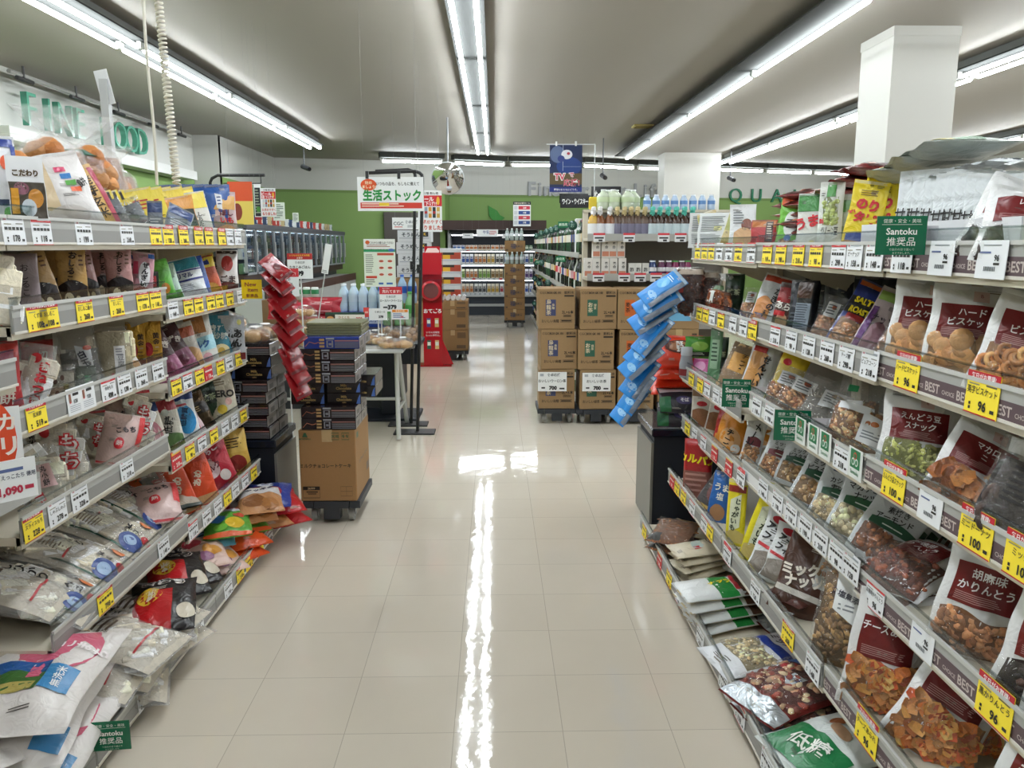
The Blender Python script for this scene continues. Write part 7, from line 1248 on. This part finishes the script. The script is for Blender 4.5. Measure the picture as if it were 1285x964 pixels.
for i, (px, k) in enumerate(((741, 3), (749, 0), (761, 0), (770, 1), (779, 1), (787, 1), (795, 1), (804, 1), (813, 2), (822, 2), (832, 2), (842, 2), (852, 2), (862, 2))):
    X = (px-620.5)*(6.5)/1015; thingcopy('spray_bottle', SP[k], (X, 6.42 if k != 1 else 6.43, 1.417), ('white topped brown spray bottle', 'tan topped spray bottle', 'teal topped spray bottle', 'white topped gold spray bottle')[k], 'on the end shelving', 'spray bottle', 'spray bottles on the end shelving')
def hbox():
    mb = MB(); mb.box((0, 0, .075), (.062, .062, .15), 'paper:#dad7d2', bev=.002); y = -.0318; mb.text('養命', (.008, y, .095), (1, 0, 0), (0, 0, 1), .026, 'ink:#3a3a38', .02, None, True); mb.quad((-.026, y, .012), (.026, y, .012), (.026, y, .05), (-.026, y, .05), 'ink:#c8846a'); return mb.mesh('drink_box')
HB = hbox()
for k, xs in ((0, (735, 745, 756, 766, 777)), (1, (745, 756, 765, 775))):
    for px in xs: thingcopy('drink_box', HB, ((px-620.5)*6.5/1015, 6.42, 1.112+.152*k), 'white box with brown picture', 'in the lower row on the end shelving' if k == 0 else 'in the upper row on the end shelving', 'box', 'white boxes on the end shelving')
mb = MB(); mb.box((0, 0, .055), (.05, .05, .11), 'paper:#dad9d4'); mb.text('酢', (0, -.026, .06), (1, 0, 0), (0, 0, 1), .034, 'ink:#3a3a38', .02); LB_ = mb.mesh('drink_box')
for px in (789, 797, 806): thingcopy('drink_box', LB_, ((px-620.5)*6.5/1015, 6.42, 1.112), 'small white box', 'on the end shelving', 'box', 'small white boxes on the end shelving')
VB = [bottle(.034, .13, None, '#dcdce0', c, .6, 12, 'gloss:'+b) for b, c in (('#2c3f70', '#c9d0dc'), ('#5a2a4a', '#d8d8dc'), ('#7a1c4a', '#4a9a4a'))]
for i, (px, k) in enumerate(((815, 0), (826, 1), (835, 1), (843, 2), (851, 1), (858, 2))): thingcopy('vinegar_bottle', VB[k], ((px-620.5)*6.5/1015, 6.42, 1.112), ('dark blue small bottle', 'purple small bottle', 'pink small bottle')[k], 'on the end shelving', 'bottle', 'small bottles on the end shelving')
JB = bottle(.055, .16, None, '#c8d8b0', '#e0e4e0', .35, 12, 'gloss:#c2cdb4')
for px, d in ((754, 0), (760, .05), (766, 0), (771, .06), (784, 0), (792, .05)): thingcopy('jug', JB, ((px-620.5)*6.7/1015, 6.68+d, 1.646), 'pale jug', 'on top of the end shelving', 'bottle', 'pale jugs on the end shelving')
PB = bottle(.032, .12, None, '#6a94cc', '#dfe6ee', .5, 10, 'gloss:#b4c8e0')
for i in range(8): thingcopy('water_bottle', PB, (1.24+.075*i, 6.7, 1.646), 'small pale blue bottle', 'on top of the end shelving', 'bottle', 'small blue bottles on the end shelving')
mb = MB(); mb.box((0, 0, .05), (.07, .03, .10), 'film:#e2c83c', bev=.01); o = mb.build('yellow_pack', None, (.80, 6.69, 1.646)); tag(o, 'yellow pack at the left on top of the end shelving', 'food pack')
mb = MB(); mb.box((0, 0, 0), (.09, .002, .068), 'paper:#e4e5e8'); mb.box((0, -.0012, .026), (.09, .001, .016), 'ink:#d2404a'); mb.box((0, -.0016, -.003), (.07, .001, .012), 'ink:#2a2a2c'); mb.box((.01, -.0016, -.022), (.03, .001, .014), 'ink:#2a2a2c'); EC = mb.mesh('price_card')
for px, py, z in ((750, 294, 1.42), (787, 294, 1.42), (830, 296, 1.42), (851, 296, 1.42), (750, 341, 1.115), (782, 342, 1.115), (802, 343, 1.115), (822, 344, 1.115), (842, 345, 1.115)): thingcopy('price_card', EC, ((px-620.5)*6.34/1015, 6.33, z), 'white price card with red top', 'on the upper rail of the end shelving' if z > 1.3 else 'on the lower rail of the end shelving', 'price tag', 'price cards on the end shelving')
# tea cartons on dollies before the end unit
YW = lambda x: 17.15+(x+1)*.2067-.03
def tea(col, kan, word, code):
    def f(w, d, h, R, T):
        k = '#2a2018'; T('CGC', -.74, .90, .08, k, .0); T(f'BOX GK {code}', -.16, .90, .075, k, .03, mw=.75); T('飲料水', .66, .90, .08, k, .03); R(.4, .92, .80, .84, k); lines(R, .42, .9, .48, .77, 7, '#7a6040'); R(-.62, -.06, .33, .73, col)
        T(kan, -.45, .54, .125, '#d8c8a8' if col != '#c8642a' else '#2c1c12', .03, vert=True); T(word, -.2, .56, .07, '#d8c8a8' if col != '#c8642a' else '#5a2c14', .02, vert=True)
        T('2L×6本', .60, .42, .095, k, .04); frame_(R, .35, .8, .30, .36, k, .008); R(.38, .77, .32, .34, k); T('おいしい'+word, -.36, .20, .085, k, .01, mw=.95); frame_(R, .2, .85, .17, .24, k, .008); R(.25, .8, .19, .22, k)
        R(-.8, .8, .5, .9, '#96754c', -1); frame_(R, -.8, -.2, .2, .4, k, .01, -1)
    return f
TW, TD, TH = .275, .34, .306
CT = {k: carton(TW, TD, TH, tea(*k), 'card:#9c7e58', False) for k in (('#40466c', '烏龍茶', '烏龍', '101'), ('#2f5f4c', 'お茶', '緑茶', '100'), ('#c8642a', '麦茶', '麦茶', '103'))}
CTL = list(CT.values()); nm = ('oolong tea', 'green tea', 'barley tea')
for j, (x, y) in enumerate(((.478, 6.28), (.775, 6.25), (1.075, 6.24))):
    dolly((x, y, 0), .29, .36, f'dark dolly under the {nm[j]} cartons')
    for i in range(3): o = link('carton', CTL[j], None, (x+.012*((i+j) % 2)-.004*i, y, .117+.3085*i), (0, 0, .02*((i*2+j) % 3-1))); o['label'] = f'brown {nm[j]} carton, '+('bottom', 'middle', 'topmost')[i]+' of its stack on the dolly'; tag(o, None, 'cardboard box', 'tea cartons on dollies')
def wat(w, d, h, R, T): R(-.9, .6, .2, .75, '#6aa8d0'); T('天然水', -.1, .5, .22, '#2c4a7a', .03); R(.65, .9, .6, .9, '#4a3a28')
WT = carton(.30, .34, .306, wat, 'card:#9c7e58')
dolly((1.40, 6.26, 0), .29, .36, 'dark dolly under the water cartons')
for i in range(3): o = link('carton', WT, None, (1.40, 6.26, .117+.3085*i)); o['label'] = 'brown water carton with pale blue print, '+('bottom', 'middle', 'topmost')[i]+' of its stack'; tag(o, None, 'cardboard box', 'water cartons on the dolly')
for box, Y, tx, lb in (((675, 467, 711, 491), 6.08, 'おいしいウーロン茶', 'white sign priced 700 on the oolong tea cartons'), ((731, 468, 766, 491), 6.05, 'おいしいお茶', 'white sign priced 700 on the green tea cartons')):
    def p700(w, h, R, E, T, tx=tx): T('食卓応援', .1, .85, .17, '#5a6068', .02); R(-.85, -.6, .78, .92, '#a9b0b8'); T(tx, 0, .54, .18, '#1e2024', .04); T('700', .05, .18, .26, '#1a1a1c', .06); R(-.75, -.5, .14, .22, '#3a3a3c'); R(.5, .85, .1, .18, '#3a3a3c')
    board('price_sign', box, Y, lb, 'sign', p700, group='carton price signs')
# ------------------------------------------------------------------ right end stand with orange noodle bags
endstand(.745, 1.24, 3.74, 4.12, .50, 'black display stand with grey side panel at the right shelf end', -1)
proto('orangenoodle', 'noodle_bag', 'bag of noodles', 'pillow', .34, '#d43a1c', [('E', .0, .55, .62, .22, '#5a2c22'), ('E', .0, .55, .5, .17, '#a06a48'), ('R', -.14, .14, .38, .72, '#e4e2de'), ('V', '焼うどん', 0, .55, .07, '#2a2420', 0, .03), ('R', -.95, .95, .86, .97, '#c83018')])
proto('blacknoodle', 'noodle_bag', 'bag of noodles', 'pillow', .34, '#23222c', [('R', -.98, -.55, .05, .6, '#1c6a3a'), ('R', .5, .98, .05, .7, '#c8341f'), ('R', -.95, .95, .78, .96, '#d0ccd0'), ('E', 0, .45, .35, .16, '#4a4470'), ('T', 'そば', 0, .45, .16, '#d8d4dc', 0, .05)])
for i in range(4): o = bag(PR['orangenoodle'], .24, .17, (.87+.012*(i % 2), 3.79-.02*(i % 3), .655+.042*i), (math.radians(-74), 0, math.radians(-3+4*(i % 3))), i); pend(o, 'orange noodle bag', 'in the pile at the right end stand', 'noodle bag')
o = bag(PR['orangenoodle'], .23, .17, (.87, 3.74, .80), (math.radians(-38), 0, math.radians(-8)), 9); tag(o, 'orange noodle bag propped up on top of its pile', 'noodle bag')
for i in range(3): o = bag(PR['orangenoodle'], .22, .17, (1.10, 3.80, .60+.045*i), (math.radians(-80), 0, 0), 20+i); pend(o, 'orange noodle bag', 'in the back pile at the right end stand', 'noodle bag')
for i in range(2): o = bag(PR['blacknoodle'], .24, .13, (.89+.01*i, 3.735, .508+.068*i), (math.radians(-34), 0, math.radians(-4)), 30+i); pend(o, 'black and red noodle bag', 'at the front of the right end stand', 'noodle bag')
mb = MB(); mb.box((-.12, 0, .04), (.004, .36, .08), 'pane:#eef2f2'); mb.box((.12, -.18, .04), (.48, .004, .08), 'pane:#eef2f2'); o = mb.build('clear_guard', None, (.87, 3.93, .503)); tag(o, 'clear guard around the noodle bags on the right end stand', 'shelf guard')
mb = MB(); mb.lathe([(0, 0), (.03, 0), (.032, .06), (.024, .1), (.024, .12)], 'gloss:#a8aab0', 12); mb.lathe([(.0325, .01), (.0325, .04)], 'ink:#8a2c30', 12); mb.lathe([(.026, .1), (.026, .135), (0, .136)], 'plastic:#c4c6ca', 12); o = mb.build('sauce_bottle', None, (.86, 3.58, .775)); tag(o, 'grey capped sauce bottle at the far end of the right third shelf', 'bottle')
# ------------------------------------------------------------------ hung posters, mirror, cameras, wall lettering
def tvp(w, h, R, E, T):
    R(-1, 1, 0, 1, '#16264e'); E(-.52, .80, .46, .18, '#5a6a8e'); E(.2, .55, .78, .2, '#1c3a7c', .0002); R(-1, 1, .16, .40, '#5a4a2c', .0004); R(-.2, -.17, .45, 1, '#aeb6c4', .0004); R(-.2, .9, .54, .545, '#aeb6c4', .0004); E(.05, .80, .34, .10, '#d8d8de', .0006); E(-.3, .71, .22, .07, '#2c3a7a', .0007); E(.15, .82, .1, .03, '#b03a4a', .0009)
    R(-1, 1, .0, .1, '#1c2c7c', .0006); T('野球のおともにどうぞ。', 0, .05, .05, '#f0f0f4', .03, e=.002)
    T('TV', -.38, .33, .19, '#f2f0f2', .10, e=.0022); T('TV', -.38, .33, .19, '#c8244a', .02, e=.0032); T('で', .35, .37, .11, '#f2f0f2', .10, e=.0022); T('で', .35, .37, .11, '#c8244a', .02, e=.0032); T('応援!', .35, .20, .16, '#f2f0f2', .10, e=.0022); T('応援!', .35, .20, .16, '#c8244a', .02, e=.0032)
o = board('poster', (690, 182, 730, 241), 9.4, 'dark blue night stadium poster with pink lettering hanging over the liquor', 'poster', tvp, hang=True)
for x in (-.11, .11): mb = MB(); mb.box((x, 0, o.dimensions.z/2+.015), (.02, .01, .05), 'plastic:#d8d8d4'); mb.build('clip', o)
mb = MB(); a, b, c = atY(745, 300, 9.4), atY(745, 181, 9.4), atY(686, 181, 9.4); k = Vector((a.x, 9.42, 1.29)); mb.tube([(0, 0, 0), (0, 0, b.z-1.29)], .006, 'plastic:#c4c8c8', 6); mb.tube([(0, 0, b.z-1.29), (c.x-a.x, 0, b.z-1.29)], .005, 'plastic:#c4c8c8', 6); o = mb.build('poster_stand', None, k); tag(o, 'thin white rod holding the stadium poster', 'sign stand')
def wn(a, b):
    def f(w, h, R, E, T): T(a, 0, .5, .5, '#e8e8e4', .03, mw=1.7)
    return f
for box, tx, lb in (((702, 243, 738, 255), '日本酒', 'small black upper left hanging sign with white lettering'), ((742, 234, 779, 255), 'オードブック', 'black hanging sign on the right over the liquor'), ((703, 245, 741, 261), 'ワイン・ウイスキー', 'black hanging sign reading wine and whisky')):
    board('hanging_sign', box, 12.6 if tx[0] != 'ワ' else 12.5, lb, 'sign', wn(tx, 0), 'gloss:#1a1a1e', hang=True)
t = empty('round_mirror', tuple(atY(562, 224, 10.8))); mb = MB(); mb.lathe([(0, .05), (.08, .045), (.15, .028), (.205, .0)], 'mirror:#e8e8e8', 32); mb.build('glass', t, (0, 0, 0), (PI/2+.3, 0, 0)); mb = MB(); mb.lathe([(.205, .0), (.215, -.005), (.2, -.03), (0, -.05)], 'plastic:#b9bcbe', 32); mb.build('rim', t, (0, 0, 0), (PI/2+.3, 0, 0)); mb = MB(); mb.tube([(0, .05, 0), (0, .05, CEIL-t.location.z)], .012, 'plastic:#8c8f90', 8); mb.build('rod', t); tag(t, 'round convex mirror hanging from the ceiling over the aisle', 'mirror')
def cctv(px, py, Y, label, rz):
    p = atY(px, py, Y); t = empty('security_camera', tuple(p), rz); mb = MB(); mb.tube([(0, -.09, -.02), (0, .07, .03)], .035, 'plastic:#3a3c40', 12); mb.tube([(0, -.11, -.027), (0, -.09, -.02)], .03, 'gloss:#141416', 12); mb.build('body', t); mb = MB(); mb.tube([(0, .02, .03), (0, .02, CEIL-p.z)], .01, 'plastic:#5a5c60', 8); mb.build('mount_arm', t); tag(t, label, 'security camera', 'security cameras')
cctv(383, 211, 13.2, 'dark security camera hanging at the left near the back', .9); cctv(757, 222, 12.8, 'dark security camera over the liquor shelves', .2); cctv(917, 225, 14.2, 'dark security camera near the green wall letters', .3)
def letters(name, s, p0, p1, hgt, mat, depth_, label, bold=.01, rz=0):
    t = empty(name, tuple(p0), rz); n = len(s); step = (Vector(p1)-Vector(p0)).length/max(1, n-1)
    for i, ch in enumerate(s):
        if ch == ' ': continue
        c = bpy.data.curves.new('t', 'FONT'); c.body = ch; c.resolution_u = 3; c.offset = bold; c.extrude = depth_/hgt/2; o = bpy.data.objects.new('t', c); me = bpy.data.meshes.new_from_object(o); bpy.data.objects.remove(o); bpy.data.curves.remove(c)
        me.materials.clear(); me.materials.append(M(mat)); xs = [v.co.x for v in me.vertices]; cx = (min(xs)+max(xs))/2
        k = link('letter', me, t, (step*i, 0, 0), (PI/2, 0, 0)); k.scale = (hgt, hgt, hgt); k.location.x -= cx*hgt
    return tag(t, label, 'wall lettering')
ya, yb = 7.9, 9.85
zf = 2.415
letters('wall_lettering', 'FINE FOOD', (X0+.12, 8.05, zf+.05), (X0+.12, 10.5, zf+.05), .46, 'gloss:#5aa68c', .06, 'dark green FINE FOOD letters standing on a ledge of the left wall', -.012, PI/2)
mb = MB(); mb.box((.10, 1.85, 0), (.20, 4.6, .12), 'paint:#d8d8d4'); o = mb.build('wall_ledge', None, (X0, 8.0, 2.35)); tag(o, 'white ledge under the FINE FOOD letters', 'ledge')
mb = MB(); mb.tube([(0, 0, 0), (0, 4.4, 0)], .02, 'plastic:#9a9a94', 8); o = mb.build('lighting_track', None, (X0+.16, 7.7, 2.90)); tag(o, 'grey track above the FINE FOOD letters', 'track')
for i in range(5):
    t = empty('track_spotlight', (X0+.18, 7.9+.95*i, 2.86)); mb = MB(); mb.tube([(0, -.12, 0), (0, .14, .0)], .02, 'plastic:#3a3a3a', 8); mb.build('body', t); mb = MB(); mb.tube([(0, 0, 0), (0, 0, CEIL-2.86)], .012, 'plastic:#5a5a5a', 6); mb.build('mount_arm', t); PEND.append((t, 'small dark spotlight', 'on the track above the FINE FOOD letters')); tag(t, None, 'spotlight', 'spotlights above the FINE FOOD letters')
pa, pb = atY(668, 241, 17.3), atY(822, 241, 18.6)
letters('wall_lettering', 'Fine for your Life', (pa.x, 17.15+(pa.x+1)*.2067-.04, 2.40), (pb.x, 17.15+(pb.x+1)*.2067-.04, 2.40), .40, 'plastic:#a2a4a6', .05, 'silver Fine for your Life letters on the white back wall', .02, .2039)
q = atY(920, 252, 18.6)
letters('wall_lettering', 'QUALITY', (q.x, 17.15+(q.x+1)*.2067-.04, q.z-.03), (q.x+3.0, 17.15+(q.x+4)*.2067-.04, q.z-.03), .42, 'gloss:#2f7a5c', .05, 'green QUALITY letters on the back wall at the right', .0, .2039)
# cords hanging at the left
mb = MB(); a = atY(197, 232, 3.3); pts = [(0.004*math.sin(i*.9), 0, i*.1) for i in range(int((CEIL-a.z)/.1)+1)]+[(0, 0, CEIL-a.z)]; mb.tube(pts, .006, 'plastic:#cfcabc', 8); o = mb.build('hanging_cable', None, a); tag(o, 'straight cream cord hanging from the ceiling at the left', 'cord')
mb = MB(); a = atY(222, 232, 3.35); b = atY(208, 0, 3.35); H_ = CEIL-a.z; n = 85*10; pts = []
for i in range(n+1): f = i/n; e = min(1, f*1.0); pts.append((-.045*f+.013*math.cos(2*PI*i/10), .013*math.sin(2*PI*i/10), H_*f))
mb.tube(pts, .005, 'plastic:#d6d1c4', 5); o = mb.build('coiled_cable', None, a); tag(o, 'coiled cream cord hanging from the ceiling at the left', 'cord')
# thin post and boxes on the back side of the left shelves
mb = MB(); mb.box((0, 0, .30), (.03, .03, .62), 'plastic:#b4b6b8'); mb.box((0, -.002, .58), (.05, .004, .13), 'paper:#d8dadc', ry=-.2); o = mb.build('sign_post', None, (-1.50, 3.3, 1.38)); tag(o, 'grey post with a small white card behind the left top shelf', 'sign post')
mb = MB(); mb.box((0, 0, .11), (.16, .14, .22), 'plastic:#a8aaa8', bev=.01); mb.box((0, -.072, .15), (.1, .004, .08), 'plastic:#c4c6c4'); o = mb.build('dispenser_box', None, (-1.62, 3.35, 1.39)); tag(o, 'grey dispenser box behind the left top shelf', 'dispenser')
mb = MB(); mb.box((0, 0, -.012), (.36, 2.7, .024), BEIGE); mb.box((.16, 0, -.70), (.03, 2.7, 1.34), 'plastic:#6e6a64'); o = mb.build('shelf_backside', None, (-1.72, 2.35, 1.375)); tag(o, 'shelf on the far side of the left run', 'shelf unit')
# ------------------------------------------------------------------ freezer with glass doors at the back left
ZX, ZY0, ZY1 = -2.78, 9.2, 15.2
for b in range(3):
    y0 = ZY0+(ZY1-ZY0)/3*b; L_ = (ZY1-ZY0)/3; t = empty('glass_door_freezer', (ZX, y0+L_/2, 0))
    mb = MB(); mb.box((-.40, 0, .8), (.5, L_-.01, 1.6), 'plastic:#3a3c42'); mb.build('body', t)
    mb = MB(); mb.box((-.05, 0, .42), (.5, L_-.01, .84), 'plastic:#b0b2b0'); mb.box((.2, 0, .80), (.02, L_-.01, .12), 'plastic:#4a2e26'); mb.build('chest', t)
    mb = MB(); mb.box((-.1, 0, .98), (.14, L_-.01, .10), 'plastic:#3a2620'); mb.build('lower_panel', t)
    mb = MB(); mb.box((-.07, 0, 1.575), (.2, L_-.01, .06), 'plastic:#4a4c54'); mb.build('header', t)
    m = MB(); m.box((-.1, 0, 1.535), (.02, L_-.1, .012), 'coolemit:#e8f2ff'); m.build('light', t)
    for j in range(5):
        yy = -L_/2+L_/5*(j+.5); mb = MB(); dw = L_/5-.01
        for s in (-1, 1): mb.box((0, yy+s*(dw/2-.012), 1.29), (.03, .024, .52), 'plastic:#8c9094')
        for z in (1.04, 1.54): mb.box((0, yy, z), (.03, dw, .024), 'plastic:#8c9094')
        d = mb.build('door', t); mb = MB(); mb.box((0, yy, 1.29), (.006, dw-.04, .49), 'pane:#dfe8ec'); mb.build('pane', d); mb = MB(); mb.tube([(.03, yy+dw/2-.02, 1.15), (.03, yy+dw/2-.02, 1.4)], .008, 'metal:#c0c0c0', 6); mb.build('handle', d)
    PEND.append((t, 'glass door freezer', 'along the back left wall')); tag(t, None, 'freezer', 'glass door freezers')
r = random.Random(5)
FZB = []
for c, d in (('#8a9aa4', '#c8ccd0'), ('#6a5a4a', '#c8b48a'), ('#4a6a8c', '#d8dce0'), ('#a8442c', '#e0d0b0'), ('#5a7a5c', '#d8dcc8'), ('#b4b8bc', '#5a6a8a')):
    mb = MB(); mb.box((0, 0, .06), (.05, .17, .12), 'film:'+c, bev=.006); mb.quad((.0256, -.06, .03), (.0256, .06, .03), (.0256, .06, .08), (.0256, -.06, .08), 'ink:'+d); FZB.append(mb.mesh('frozen_food_pack'))
for z in (1.035, 1.20, 1.365):
    mb = MB()
    y = ZY0+.15
    while y < ZY1-.1: thingcopy('frozen_food_pack', r.choice(FZB), (ZX-.08, y, z+.001), 'frozen food pack', f'on the {"lowest" if z < 1.1 else "middle" if z < 1.3 else "top"} freezer level', 'food pack', 'frozen packs behind the freezer doors'); y += .2+.1*(y-ZY0)/6
for px, py0, py1, lb in ((350, 254, 277, 'pale green notice on top of the freezers'), (371, 267, 279, 'small pale notice on top of the freezers')):
    def nt_(w, h, R, E, T): lines(R, -.8, .8, .1, .9, 8, '#5a6a5c')
    board('poster', (px-(8 if py0 < 260 else 4), py0, px+(8 if py0 < 260 else 4), py1), 10.7, lb, 'poster', nt_, 'paper:#d4dccf', pole=1.6)
BX = [box_mesh(.05, .05, .14, c, d, False) for c, d in (('#d8dcdc', '#4a6a8a'), ('#c8b48a', '#5a4a3a'), ('#3a4a6a', '#c8ccd4'), ('#b8443c', '#e0d8d0'))]
y = ZY0+.3
while y < ZY1-.2: thingcopy('small_box', r.choice(BX), (ZX-.15, y, 1.606), 'small box', 'on top of the freezers', 'box', 'small boxes on top of the freezers', PI/2); y += .22
p = atZ(806, 158.5, CEIL-.012); t = empty('ceiling_vent', tuple(p)); mb = MB(); mb.box((0, 0, 0), (.26, .26, .02), 'plastic:#b9a86a'); mb.build('frame', t)
for i in range(5): mb = MB(); mb.box((0, -.08+.04*i, -.014), (.2, .012, .012), 'plastic:#8a7c4c'); mb.build('slat', t)
tag(t, 'small yellowish vent in the ceiling left of the second light row', 'ceiling vent')
settle_labels()
